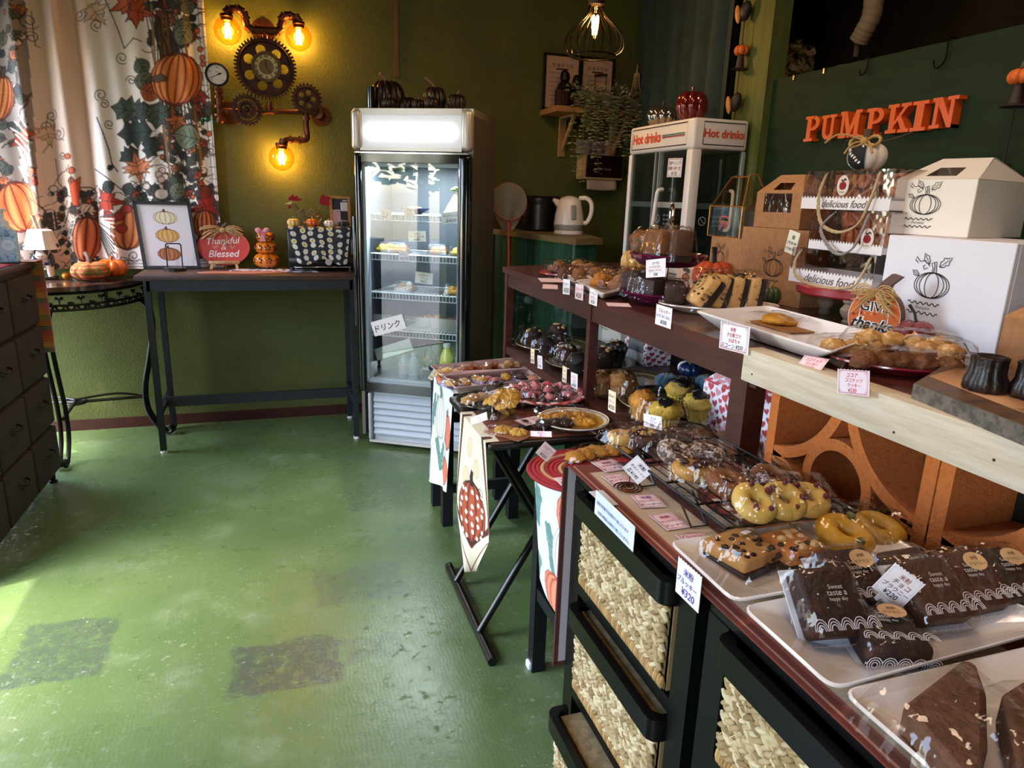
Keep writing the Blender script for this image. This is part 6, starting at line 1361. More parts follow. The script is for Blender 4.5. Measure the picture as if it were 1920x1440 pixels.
def tray(name, label, corners, h, m, cat='tray', lip=.018, group=None, th=.004):
 """rectangular dish: four rim corners (world), flared sides"""
 P = [V(p) for p in corners]; c = sum(P, V())/4; zb = min(p.z for p in P)-h
 ring = lambda k, z: [c+(p-c)*k for p in P]
 def rr(k, z, rad=.018):
  out = []
  q = [V((c.x+(p.x-c.x)*k, c.y+(p.y-c.y)*k, z)) for p in P]
  for i in range(4):
   a, b, d = q[i-1], q[i], q[(i+1) % 4]; e0, e1 = (a-b).normalized(), (d-b).normalized()
   p0, p1 = b+e0*rad, b+e1*rad
   for s in range(5): u = s/4; out.append(p0*(1-u)**2+b*2*u*(1-u)+p1*u*u)
  return out
 d = min((P[0]-P[1]).length, (P[1]-P[2]).length)/2; kb = 1-lip/d
 loops = [rr(kb*.93, zb), rr(kb*.96, zb+.001), rr(.99, zb+h-.003), rr(1, zb+h-.001), rr(1, zb+h+.001), rr(.985, zb+h+.002), rr(.975, zb+h), rr(kb*.97, zb+th+.002), rr(kb*.92, zb+th)]
 mb = MB(); n = len(loops[0]); vs = [v for l in loops for v in l]; fs = [(i*n+j, i*n+(j+1) % n, (i+1)*n+(j+1) % n, (i+1)*n+j) for i in range(len(loops)-1) for j in range(n)]
 fs += [tuple(range(n-1, -1, -1)), tuple(range((len(loops)-1)*n, len(loops)*n))]; a = (P[1]-P[0]).cross(P[2]-P[1]).z
 if a < 0: fs = [q[::-1] for q in fs]
 mb.add(vs, fs); return tag(mb.build(name, m, smooth=45), label, cat, group), zb+th
WHITEG = mat('#e9e2de', .12, coat=.5)
# line drawing of a pumpkin with leaves and a banner, as printed on the boxes
def logo(L, fr, cx, cy, s, col='#221c1a', banner=True):
 w = s*.022; C = lambda x, y: (cx+x*s, cy+y*s)
 for q in (.2, .36, .45): ink(L, [C(q*math.cos(t), .33*math.sin(t)*(1.04-q*.12)) for t in np.linspace(0, 2*pi, 30)], fr, w, col)
 ink(L, [C(.52*math.cos(t), .34*math.sin(t)) for t in np.linspace(0, 2*pi, 36)], fr, w, col)
 ink(L, [C(-.05, .3), C(-.04, .45), C(-.1, .58), C(.04, .63), C(.06, .5), C(.08, .31)], fr, w, col); ink(L, [C(.0, .32), C(.01, .5), C(-.02, .6)], fr, w, col)
 for ox, oy, a, k in ((-.16, .55, 2.2, .34), (.14, .5, .7, .42), (-.42, .22, 2.6, .26)):
  pts = [(0, 0), (.25, .22), (.4, .16), (.55, .3), (.7, .14), (1, 0), (.7, -.14), (.55, -.28), (.4, -.14), (.25, -.2), (0, 0)]; ca, sa = math.cos(a), math.sin(a)
  ink(L, [C(ox+k*(x*ca-y*sa), oy+k*(x*sa+y*ca)) for x, y in pts], fr, w, col); ink(L, [C(ox, oy), C(ox+k*.8*ca, oy+k*.8*sa)], fr, w*.7, col)
 ink(L, [C(-.14, .5), C(-.3, .62), C(-.45, .6), C(-.58, .72), C(-.6, .62), C(-.5, .56)], fr, w, col); ink(L, [C(-.2, .45), C(-.3, .40), C(-.34, .48), C(-.28, .52)], fr, w, col)
 if banner:
  for y in (-.5, -.76): ink(L, [C(-.62+x*.95, y+.035*math.sin(x*34)) for x in np.linspace(0, 1, 40)], fr, w*1.3, col)
  text(L, 'Pumpkin', fr, *C(-.14, -.63), s*.42, s*.12, col)
def box_faces(t, name, m, w, d, h): return MB().rbox((w/2, d/2, h/2), (w, d, h), .0015, 1).build(name, m, t)
def gable(t, w, d, h, rh, m, window=None, slot=True, hand=.5, inn='#3a2018'):
 """gable top carry box: x along front, y back, z up"""
 th = .0015
 if window:
  x0, x1, z0, z1 = window
  p = MB(); p.bb(0, x0, 0, th, 0, h).bb(x1, w, 0, th, 0, h).bb(x0, x1, 0, th, 0, z0).bb(x0, x1, 0, th, z1, h); p.bb(0, th, 0, d, 0, h).bb(w-th, w, 0, d, 0, h).bb(0, w, d-th, d, 0, h).bb(0, w, 0, d, 0, th).build('body', m, t)
  MB().bb(x0, x1, th, th*1.4, z0, z1).build('window_film', film('#cfc4bc', .06, .05, bump=(20, .3)), t)
 else: MB().rbox((w/2, d/2, h/2), (w, d, h), .0015, 1).build('body', m, t)
 rw = w*hand/2; cx = w/2; cy = d/2
 for s, nm in ((0, 'roof_panel'), (1, 'roof_panel')):
  y0 = 0 if s == 0 else d; k = MB(); y1 = cy-.004 if s == 0 else cy+.004
  zt = h+rh; zm = h+rh*.42; ym = y0+(y1-y0)*.5
  def quad(a, b, c, e): k.add([a, b, c, e, *[V(q)+V((0, .0015, 0)) for q in (a, b, c, e)]], [(0, 1, 2, 3), (7, 6, 5, 4), (0, 4, 5, 1), (1, 5, 6, 2), (2, 6, 7, 3), (3, 7, 4, 0)])
  A, B = (0, y0, h), (w, y0, h); Cp, Dp = (cx+rw, y1, zt), (cx-rw, y1, zt)
  if slot:
   f_ = lambda u, v: V(((1-v)*(u*w)+v*(cx-rw+2*rw*u), y0+(y1-y0)*v, h+rh*v)); us = (0, .3, .7, 1); vs_ = (0, .14, .54, 1)
   for i in range(3):
    for j in range(3):
     if i == 1 and j == 1: continue
     quad(f_(us[i], vs_[j]), f_(us[i+1], vs_[j]), f_(us[i+1], vs_[j+1]), f_(us[i], vs_[j+1]))
  else: quad(V(A), V(B), V(Cp), V(Dp))
  k.build(nm, m, t, smooth=0)
 for x0, xr in ((0, cx-rw), (w, cx+rw)):
  k = MB(); a, b, c_, e = V((x0, 0, h)), V((x0, d, h)), V((xr, cy+.003, h+rh*.94)), V((xr, cy-.003, h+rh*.94)); nn = V((.0012 if x0 == 0 else -.0012, 0, 0)); k.add([a, b, c_, e, a+nn, b+nn, c_+nn, e+nn], [(0, 1, 2, 3), (7, 6, 5, 4)]); k.build('side_gusset', m, t, smooth=0)
# ------------------------------------------------------------------ boxes and bags at the back of the counter
CARDW = mat('#e2dfe6', .65, bump=(300, .08)); KRAFT = mat('#a8764c', .8, var=(60, '#99683f', .4, .65), bump=(200, .12)); CARD = mat('#e6ddd2', .65, bump=(300, .08))
def placed(name, label, cat, bl, br):
 d = V(br)-V(bl); a = math.atan2(d.y, d.x); t = thing(name, label, cat, bl, a); return t, V((d.x, d.y, 0)).length
def FRL(y=0): return (V((0, y-.0006, 0)), V((1, 0, 0)), V((0, 0, 1)), V((0, -1, 0)))
def boxes():
 # big white box with printed pumpkin
 br = Z(1863, 670, ZC); bl = V((1.345, 1.295, ZC)); t, w = placed('white_carton', 'large white carton printed with black pumpkin drawing', 'box', bl, br); h = zat(br, 457)-ZC
 box_faces(t, 'carton', CARDW, w, .26, h); MB().bb(w-.001, w+.0012, .012, .25, .01, h-.002).build('lid_flap', CARDW, t)
 L = MB(); logo(L, FRL(), w*.44, h*.55, .082); L.build('print', INK, t)
 zt = ZC+h+.0006; a, b = V((1.404, 1.356, zt)), V((1.45, 1.183, zt))
 t, w2 = placed('gable_box', 'white gable carry box with printed pumpkin on top of white carton', 'box', a, b); h2 = zat(b, 335)-zt
 gable(t, w2, .262, h2, zat(b, 288)-zt-h2, CARD, None, True, .62); L = MB(); logo(L, FRL(), w2*.42, h2*.55, .066); L.build('print', INK, t)
 # kraft boxes
 br = Z(1497, 579, ZC); bl = V((1.372, 1.885, ZC)); t, w = placed('kraft_carton', 'larger brown kraft carton with printed pumpkin behind cake slices', 'box', bl, br); h = zat(br, 433)-ZC; box_faces(t, 'carton', KRAFT, w, .09, h); L = MB(); logo(L, FRL(), w*.56, h*.48, .075); L.build('print', INK, t)
 zt = ZC+h+.0006; a = V((1.385, 1.86, zt)); b = V((1.398, 1.665, zt)); p = X(1415, 424, 1.39); q = X(1498, 430, 1.40); a = V((1.385, p.y, zt)); b = V((1.40, q.y, zt))
 t, w2 = placed('kraft_gable_box', 'brown kraft gable box with window on top of kraft carton', 'box', a, b); h2 = zat(b, 361)-zt; gable(t, w2, .11, h2, zat(b, 325)-zt-h2, KRAFT, (w2*.18, w2*.78, h2*.45, h2*.97), True, .6)
 p0, p1 = X(1322, 540, 1.40), X(1392, 540, 1.385); a = V((1.405, p0.y, ZC)); b = V((1.385, 1.895, ZC)); t, w = placed('kraft_carton', 'smaller brown kraft carton behind orange pumpkin', 'box', a, b); hk = zat((1.39, 1.95), 447)-ZC; box_faces(t, 'carton', KRAFT, w, .1, hk); L = MB(); logo(L, FRL(), w*.35, hk*.62, .062); L.build('print', INK, t)
 # clear gift box on it
 z0 = ZC+hk+.0006; a, b = X(1326, 444, 1.405), X(1384, 449, 1.392); a = V((1.405, a.y, z0)); b = V((1.395, b.y, z0)); t, w = placed('clear_gift_box', 'clear plastic gable gift box with amber edges and brown handle', 'box', a, b); h = zat(b, 388)-z0; rh = zat(b, 330)-z0-h; d = .09
 cl = film('#f6eede', .10, .03, bump=(14, .35)); m = MB(); m.add([(0, 0, 0), (w, 0, 0), (w, d, 0), (0, d, 0), (0, 0, h), (w, 0, h), (w, d, h), (0, d, h), (w*.28, d*.45, h+rh), (w*.78, d*.45, h+rh), (w*.78, d*.55, h+rh), (w*.28, d*.55, h+rh)], [(0, 1, 5, 4), (1, 2, 6, 5), (2, 3, 7, 6), (3, 0, 4, 7), (4, 5, 9, 8), (5, 6, 10, 9), (6, 7, 11, 10), (7, 4, 8, 11), (0, 3, 2, 1)]); m.build('clear_box', cl, t, smooth=0)
 am = mat('#b5761e', .15, .3); m = MB()
 for p, q in (((0, 0, 0), (0, 0, h)), ((w, 0, 0), (w, 0, h)), ((0, 0, h), (w, 0, h)), ((0, 0, 0), (w, 0, 0)), ((w, 0, h), (w*.78, d*.45, h+rh)), ((w*.78, d*.45, h+rh), (w*.28, d*.45, h+rh))): m.cyl(p, q, .0016, None, 6)
 m.build('amber_edge', am, t); hm = mat('#5a2c18', .4)
 for y in (d*.45, d*.52): MB().tube([(0, y*.2, h*1.02), (w*.27, y, h+rh), (w*.42, y, h+rh+.004)], .003, 6).build('handle', hm, t)
 MB().tube([(w*.72, d*.5, h+.01), (w*.74, d*.5, h+rh+.006), (w*.98, d*.5, h+rh+.006), (w*1.3, d*.5, h+.03)], .003, 6).build('handle', hm, t)
 L = MB(); fr = FRL(); L.paint('#8a4a5a');
 for i in range(6): ink(L, [(w*.36+w*.05*i, h*.2+h*.06*(i % 3)), (w*.42+w*.05*i, h*.5)], fr, .004, '#a8606a')
 ink(L, [(w*(.5+.14*math.cos(t_)), h*(.55+.13*math.sin(t_))) for t_ in np.linspace(0, 2*pi, 16)], fr, .005, '#b5524a'); text(L, 'Thank you', fr, w*.5, h*.5, w*.45, h*.1, '#c9a860', shear=.2); L.build('print', INK, t)
 # dark card box beside
 a = X(1386, 448, 1.43); t = thing('black_gift_bag', 'black gift bag with white script behind clear gift box', 'bag', (1.43, X(1412, 440, 1.43).y, z0)); k = MB(); k.bb(0, .05, 0, .055, 0, .085); k.add([(0, 0, .085), (0, .055, .085), (.05, .055, .085), (.05, 0, .085), (.02, .018, .12), (.02, .04, .12)], [(0, 4, 5, 1), (1, 5, 2), (2, 5, 4, 3), (3, 4, 0)]); k.build('bag_body', mat('#241c16', .4), t); L = MB(); text(L, 'Thanks', (V((-.001, .052, 0)), V((0, -1, 0)), V((0, 0, 1)), V((-1, 0, 0))), .026, .03, .04, .016, '#d8d0c8', shear=.3); L.build('print', INK, t)
 # brown window box at right edge
 bl, br = Z(1862, 690, ZC), V((1.10, .60, ZC)); bl = V((1.285, .945, ZC)); q = Z(1862, 690, ZC); bl = q; br = q+V((-.03, -.3, 0)); t, w = placed('kraft_window_box', 'brown kraft window box at right edge behind canele', 'box', bl, br); h = zat(bl, 592)-ZC; gable(t, w, .16, h, .07, KRAFT, (.055, w-.05, h*.45, h*.97), False, .6)
boxes()
def bags():
 # red cake stand
 a, b = Z(1545, 588, ZC), Z(1590, 608, ZC); c = V((1.455, 1.475, ZC)); t = thing('cake_stand', 'red round cake stand on turned grey wooden legs', 'stand', c); zs = .082
 MB().lathe([(0, zs-.022), (.15, zs-.022), (.153, zs-.018), (.153, zs-.003), (.15, zs), (0, zs)], 48).build('plate', mat('#8e1a26', .4, coat=.2), t); lg = mat('#8a7466', .6, var=(20, '#75614f', .4, .6))
 for q in (a, b, V((1.54, 1.40, ZC)), V((1.56, 1.56, ZC))):
  d = q-c; MB().lathe([(.014, 0), (.017, .006), (.012, .012), (.022, .026), (.024, .036), (.017, .046), (.015, .05), (.02, .055), (.02, .06)], 18, (d.x, d.y, 0)).build('leg', lg, t)
 top = ZC+zs+.0006; cl = film('#f2eeec', .09, .025, bump=(9, .3)); wb = mat('#e4dedf', .6); orange = ['#c9602f', '#d8824a', '#8a3a20']
 x0 = 1.345
 spec = [((1478, 528), (1632, 553), 463, .035, top, 'bottom', 'delicious food'), ((1517, 455), (1655, 466), 392, .022, None, 'middle', None), ((1502, 388), (1668, 391), 322, .030, None, 'top', 'delicious food')]
 zb = top
 for i, (pl, pr, pt, band, _, nm, txt) in enumerate(spec):
  xx = x0+.012*i; yl, yr = X(*pl, xx).y, X(*pr, xx).y
  h = zat((xx, yl), pt)-zb; w = yl-yr; d = .13
  t = thing('clear_cake_bag', nm+' of three stacked clear cake bags with white scalloped band'+('' if txt else ' and grey rope'), 'bag', (xx, yl, zb), -pi/2)
  m = MB(); m.bb(0, w, 0, .0008, band*.8, h).bb(0, .0008, 0, d, band*.8, h).bb(w-.0008, w, 0, d, band*.8, h).bb(0, w, d-.0008, d, band*.8, h).bb(0, w, 0, d, h-.0008, h); m.build('clear_sides', cl, t, smooth=0)
  n = 26; top_ = [(w-w*k/(2*n)*1.0, band+(.0035*math.cos(k*pi))) for k in range(0, 2*n+1)]; k = MB(); k.prism([(0, 0), (w, 0)]+top_, .0012, (V((0, 0, .0)), V((1, 0, 0)), V((0, 0, 1)), V((0, -1, 0)))); k.bb(0, w, 0, d, 0, .002).bb(0, .001, 0, d, 0, band).bb(w-.001, w, 0, d, 0, band).bb(0, w, d-.001, d, 0, band).build('white_band', wb, t, smooth=0)
  if txt: L = MB(); text(L, txt, FRL(-.0014), w*.52, band*.48, w*.62, band*.62, '#4a3c38', shear=.35); L.build('lettering', INK, t)
  r1, r2, dk = ((.13, .95, .92), (.33, .78, .98), (.28, .86, 1.5))[i]
  hx = [w*r1, w*(r1-.02*(i != 1)-(.12 if i == 1 else 0)), w*(r1+.14), w*((r1+r2)/2), w*(r2-.14), w*r2*.98, w*r2]; drop = h*dk
  pts = spline([(hx[0], -.003, h*.93), (hx[1], -.014, h*.93-drop*.4), (hx[2]-.02, -.02, h*.93-drop*.85), (hx[3], -.022, h*.93-drop), (hx[4]+.015, -.02, h*.93-drop*.85), (hx[5], -.014, h*.93-drop*.45), (hx[6], -.003, h*.93)], 10); rm = mat('#b59a74' if i != 1 else '#8a8280', .6)
  rp = MB()
  for ph in (0, 2*pi/3, 4*pi/3): rp.tube([p+V((.0022*math.cos(j*.9+ph), .0022*math.sin(j*.9+ph), .0022*math.sin(j*.9+ph+1))) for j, p in enumerate(pts)], .0023, 5)
  rp.build('rope_handle', rm, t); kn = MB(); [kn.tube([(hx[j], .006, h*.99), (hx[j], -.004, h*.93), (hx[j]-.004, -.004, h*.86)], .0022, 5) for j in (0, 6)]; kn.build('knot', BLACK, t)
  if i:
   r_ = random.Random(i); pc = Paint(90, 42, '#b8684a'); [pc.pumpkin(r_.uniform(10, 80), r_.uniform(5, 40), r_.uniform(14, 24), r_.uniform(12, 18), r_.choice(orange), '#8a3a20', ribs=5, stem=None) for _ in range(6)]; [pc.line([(r_.uniform(0, 90), 0), (r_.uniform(0, 90), 42)], 2, '#e6c8b4', .6) for _ in range(8)]
   q = V((0, d*.75, 0)); pc.on(q+V((.005, 0, h*.95)), q+V((w-.005, 0, h*.95)), q+V((.005, 0, band*.6)), 'printed_tissue', mat('vc', .7), t)
   L = MB(); cx, cz = (w*.80, h*.36) if i == 1 else (w*.48, h*.62); L.paint('#d8c8bc'); L.add([(cx+.02*math.cos(a_), -.0016, cz+.025*math.sin(a_)) for a_ in np.linspace(0, 2*pi, 25)[:-1]], [tuple(range(24))]); fr = FRL(-.0016); L.paint('#8e1a22'); L.add([(cx+.012*math.cos(a_), -.002, cz-.001+.010*math.sin(a_)) for a_ in np.linspace(0, 2*pi, 19)[:-1]], [tuple(range(18))])
   for g in (-.5, 0, .5): ink(L, [(cx+g*.016, cz+.008), (cx+g*.019, cz), (cx+g*.016, cz-.01)], fr, .0007, '#3a1010', .0009)
   ink(L, [(cx-.006, cz+.014), (cx, cz+.01), (cx+.006, cz+.016), (cx+.01, cz+.012)], fr, .004, '#1c1614', .0008); text(L, 'Pumpkin', fr, cx, cz-.017, .024, .005, '#2a201c', .0008); L.build('sticker', INK, t)
  zb += h+.0006
 # polka dot fabric pumpkin on the top bag
 p = V((1.43, X(1625, 300, 1.43).y, zb)); r = S(36, p); t = thing('patchwork_pumpkin', 'stuffed pumpkin with black polka dot panel and twine bow on clear bags', 'pumpkin', p, -1.2)
 vs, fs = [], []; m = MB(); pumpkin(m, (0, 0, 0), r, r*1.5, 6, .10, 60, 16)
 ang = [math.atan2(v.y, v.x) for v in m.v]; m.c = [lin('#c9bdb4') if abs(((a+pi/2+.3+pi) % (2*pi))-pi) > .62 else lin('#17171c') for a in ang]; m.c = [lin('#e0d2c4') if (((a+pi/2+pi) % (2*pi))-pi) > .5 else c for a, c in zip(ang, m.c)]
 m.build('fabric_body', mat('vc', .9, bump=(300, .3)), t, smooth=70); d = MB()
 for i in range(16):
  a, z = -pi/2-.3+((i*.618) % 1-.5)*1.0, r*(.3+.9*((i*.37) % 1)); s_ = r*math.sin(math.acos(max(-1, min(1, 1-2*z/(r*1.5)))))**.85; d.ball((s_*.985*math.cos(a), s_*.985*math.sin(a), z), r*.055, 8, 6)
 d.build('white_dot', mat('#eee8e4', .8), t); k = MB(); c = V((0, -.012, r*1.42))
 for g in (-1, 1): k.torus(c+V((g*.02, -.012, .0)), .017, .004, 16, 6, 1, M.Rotation(.9, 3, 'X')); k.tube(spline([c, c+V((g*.02, -.03, -.005)), c+V((g*.035, -.04, -.03))], 4), .003, 5)
 k.tube(spline([c, c+V((-.06, -.02, .02)), c+V((-.10, -.02, .0))], 4), .0025, 5); k.ball(c+V((0, -.015, 0)), .011, 8, 6); k.build('twine_bow', mat('#a8824e', .8), t); MB().cyl(c, c+V((0, 0, .03)), .01, .012, 8).build('stem', STEMC, t)
 w_ = MB(); [w_.tube(spline([(0, 0, r*1.3), (g*.06, .01, r*1.6), (g*.085+.01, .02, r*(1.2+.7*(g > 0)))], 4), .0015, 4) for g in (-1, 1)]; w_.build('twig', STEMC, t)
 tagp(('x', 1.352), (1486, 432), (1506, 440), (1470, 471), ['箱', '(大)¥150', '(小)¥100'], 'yellow edged card pricing large and small boxes on kraft carton', zig=False, paper='#e6e0c4', cols=['#15130f']*3)
bags()
def signs():
 # give thanks pumpkin plaque
 c = X(1638, 595, 1.235); s = S(1, c); t = thing('pumpkin_plaque', 'orange wooden pumpkin plaque lettered GIVE thanks with raffia bow', 'sign', (c.x, c.y, ZC), R(-68)); W_ = 48*s; Hc = c.z-ZC; th = .024
 fr = (V((0, -.0005, Hc)), V((1, 0, 0)), V((0, 0, 1)), V((0, -1, 0))); out = [(W_*math.cos(a), max(W_*1.12*math.sin(a), -Hc)) for a in np.linspace(0, 2*pi, 41)[:-1]]
 MB().prism(out, th, (V((0, th, Hc)), V((1, 0, 0)), V((0, 0, 1)), V((0, -1, 0)))).build('block', mat('#6a4a34', .6), t); L = MB()
 L.paint('#e8d8c8'); L.add([(x*.99, -.0007, Hc+y*.99) for x, y in out], [tuple(range(40))]); L.paint('#c9622c'); L.add([(x*.965, -.0011, Hc+y*.965) for x, y in out], [tuple(range(40))])
 r_ = random.Random(3)
 for _ in range(26): x, y = r_.uniform(-.85, .85)*W_, r_.uniform(-.9, .9)*W_; a = r_.random()*6; (x*x+y*y < .75*W_*W_) and ink(L, [(x, y), (x+.006*math.cos(a), y+.006*math.sin(a))], fr, .005, r_.choice(['#a83a20', '#e08a50', '#8a2a1a']), .0014)
 for g in (-.55, .55): ink(L, [(W_*g*math.cos(t_)*1.0, W_*1.05*math.sin(t_)) for t_ in np.linspace(-1.4, 1.4, 16)], fr, .002, '#f0e4d8', .0016)
 for col, bo, lf in (('#f6efe8', .07, .0018), ('#14100e', .012, .0024)): text(L, 'GIVE', fr, -.0, W_*.42, W_*1.1, W_*.5, col, lf, bo); text(L, 'thanks', fr, -.0, -W_*.28, W_*1.6, W_*.75, col, lf+.0002, bo+.012, .3, -.06)
 L.build('lettering', INK, t); MB().prism([(-.004, W_*.98), (.012, W_*1.0), (.018, W_*1.3), (.036, W_*1.62), (.016, W_*1.72), (-.002, W_*1.4), (-.012, W_*1.1)], th*.8, (V((.006, th*.9, Hc)), V((1, 0, 0)), V((0, 0, 1)), V((0, -1, 0)))).build('stem', mat('#5a3422', .5), t)
 k0 = V((.0, -.008, Hc+W_*.86)); rf = MB()
 for i in range(34):
  g = r_.choice((-1, 1)); e = k0+V((g*r_.uniform(.02, .055), r_.uniform(-.012, .0), r_.uniform(-.05, .01))); rf.tube(spline([k0, (k0+e)/2+V((0, -.004, r_.uniform(0, .012))), e], 3), [.0016]*6+[.0008], 4)
 for g in (-1, 1): [rf.torus(k0+V((g*.022, -.004, .003*j)), .014+.003*j, .0016, 14, 4, 1, M.Rotation(pi/2+.2*j, 3, 'X')) for j in range(3)]
 rf.build('raffia_bow', mat('#b8935e', .8), t)
 c = Z(1712, 650, ZC); c.z = ZC+.0006; pumpkin_thing('red_pumpkin', 'flat dark red pumpkin with black stalk against white carton', V((1.285, 1.13, ZC+.0006)), S(36, c), .058, mat('#7a1820', .5, sheen=.3), mat('#1c1614', .5), 9, .16, .65, .08, (.5, .2))
 # pumpkins
 p = V((1.345, X(1337, 505, 1.345).y, ZC+.0006)); pumpkin_thing('orange_pumpkin', 'matte orange pumpkin with black stalk before kraft carton', p, S(38, p), .112, mat('#b8441c', .65), mat('#17130f', .5), 9, .14, .5, .14, (.1, 0))
 p = Z(1445, 562, ZC+.0006); p = V((1.34, X(1443, 550, 1.34).y, ZC+.0006)); pumpkin_thing('green_pumpkin', 'small dark green pumpkin beside kraft carton base', p, S(21, p), .062, mat('#3c4a2a', .4, coat=.2), mat('#b8a060', .6), 9, .14, .3, .1)
 p = V((1.34, X(1188, 500, 1.34).y, ZC+.0006)); t = pumpkin_thing('cream_pumpkin', 'cream yellow ceramic pumpkin at left of purple cake tiers', p, S(25, p), .105, mat('#d8a860', .3, coat=.4), mat('#3a4a20', .6), 9, .15, .2, .1)
 for i, (px, r, lab) in enumerate(((1269, 11, 'tiny orange glass pumpkin left of another under purple tier'), (1291, 14, 'small orange glass pumpkin by printed card under purple tier'))):
  p = V((1.15, X(px, 530, 1.15).y, ZC+.03)); p.z = ZC+.0006; pumpkin_thing('glass_pumpkin', lab, p, S(r, p), S(r*1.9, p), mat('#c4501a', .12, coat=.6), mat('#2a1a10', .5), 8, .14, .3, .1)
 q = X(1285, 530, 1.33); t = thing('pumpkin_card', 'small tan card printed with orange pumpkin behind purple tier', 'card', (1.33, X(1268, 515, 1.33).y, ZC+.0006), -pi/2); w = abs(X(1268, 515, 1.33).y-X(1304, 515, 1.33).y); MB().bb(0, w, 0, .002, 0, .088).build('card', mat('#cfa98c', .7), t); pc = Paint(40, 60, '#cfa98c'); pc.pumpkin(20, 40, 8, 10, '#d8641e', '#a83a14', ribs=5, stem='#3a4a20'); [pc.leaf(20, 22, 9, a, '#3a4a34', kind='oval', lw=.6) for a in (-.6, -1.6, -2.5, .4, 3.4)]; pc.on((w*.1, -.0008, .084), (w*.95, -.0008, .084), (w*.1, -.0008, .01), 'print', mat('vc', .7), t)
signs()
# ------------------------------------------------------------------ cakes and cookies along the counter
def purple_tiers():
 pm = mat('#5a1238', .12, coat=.5); c0 = Z(1246, 560, ZC+.012); c0.z = ZC+.0006; r0 = S(84, c0); r1 = S(70, c0); z1 = zat(c0, 492)-c0.z
 t = thing('tiered_stand', 'two tier purple glass cake stand with metal pole', 'stand', c0)
 for r, z in ((r0, .006), (r1, z1-.004)): MB().lathe([(0, z-.006), (r*.6, z-.006), (r*.75, z-.002), (r*.98, z+.022), (r*1.02, z+.026), (r, z+.029), (r*.74, z+.010), (0, z+.008)], 56).build('glass_plate', pm, t, smooth=40)
 MB().cyl((0, 0, .006), (0, 0, z1+.11), .005, None, 12).build('pole', CHROME, t); MB().torus((0, 0, z1+.135), .028, .0035, 28, 8, 1.0, M.Rotation(pi/2, 3, 'X') @ M.Rotation(.9, 3, 'Y')).build('ring_handle', CHROME, t)
 zz = c0.z+z1+.009
 def cake(px, py, z, w, d, h, rz, col, lab, tilt=0, top='#8a5a2c', seed=0):
  p = PL(px, py, (0, 0, z), (0, 0, 1)) if abs(z-H) > .2 else V((c0.x, c0.y, z)); return p
 for dx, dy, w, d, h, rz, tl, col, top, lab in ((-.02, .085, .05, .105, .075, .5, .25, '#6a3e1e', '#8a5a2a', 'bagged brown pound cake slice at left of upper purple tier'), (-.05, -.02, .055, .10, .082, .0, 0, '#7a4a24', '#6a3c1a', 'bagged square cake slice in middle of upper purple tier'), (-.02, -.085, .05, .10, .085, -.2, 0, '#4a2a18', '#5a3820', 'bagged dark cake slice at right of upper purple tier')):
  k = thing('bagged_cake', lab, 'cake', (c0.x+dx*.75, c0.y+dy*.85, zz), rz-pi/2); k.rotation_euler = ((.45 if 'left' in lab else .0), 0, rz-pi/2); MB().rbox((0, 0, h/2+.001), (d, w, h), .008, 2).build('cake', mat(col, .7, var=(50, top, .45, .65), bump=(150, .5)), k); MB().rbox((0, 0, .012), (d+.001, w+.001, .02), .004).build('cake_base', CHOC, k); b = bag(k, d+.012, w+.012, h+.004, 1 if dx < -.03 else 2, fin=.012);
 for dx, dy, w, d, h, rz, lab in ((-.03, .085, .06, .12, .066, .9, 'bagged dark chocolate cake at left of lower purple tier'), (-.07, -.02, .06, .12, .06, .2, 'bagged dark chocolate cake at front of lower purple tier'), (-.03, -.10, .055, .10, .058, -.5, 'bagged dark chocolate cake at right of lower purple tier')):
  k = thing('bagged_cake', lab, 'cake', (c0.x+dx, c0.y+dy, c0.z+.0145), rz-pi/2); MB().rbox((0, 0, h/2+.001), (d, w, h), .01, 2).build('cake', mat('#2a130e', .6, var=(40, '#45261a', .5, .68), bump=(150, .5)), k); bag(k, d+.012, w+.012, h+.004, 3 if dx < -.05 else 4, fin=.014)
 tagp(('x', c0.x-r1-.004), (1205, 488), (1241, 484), (1211, 521), ['ローラス', 'ピーナツバター', 'ブラウニーケーキ', '¥260'], 'white price card ¥260 in front of purple cake tiers')
purple_tiers()
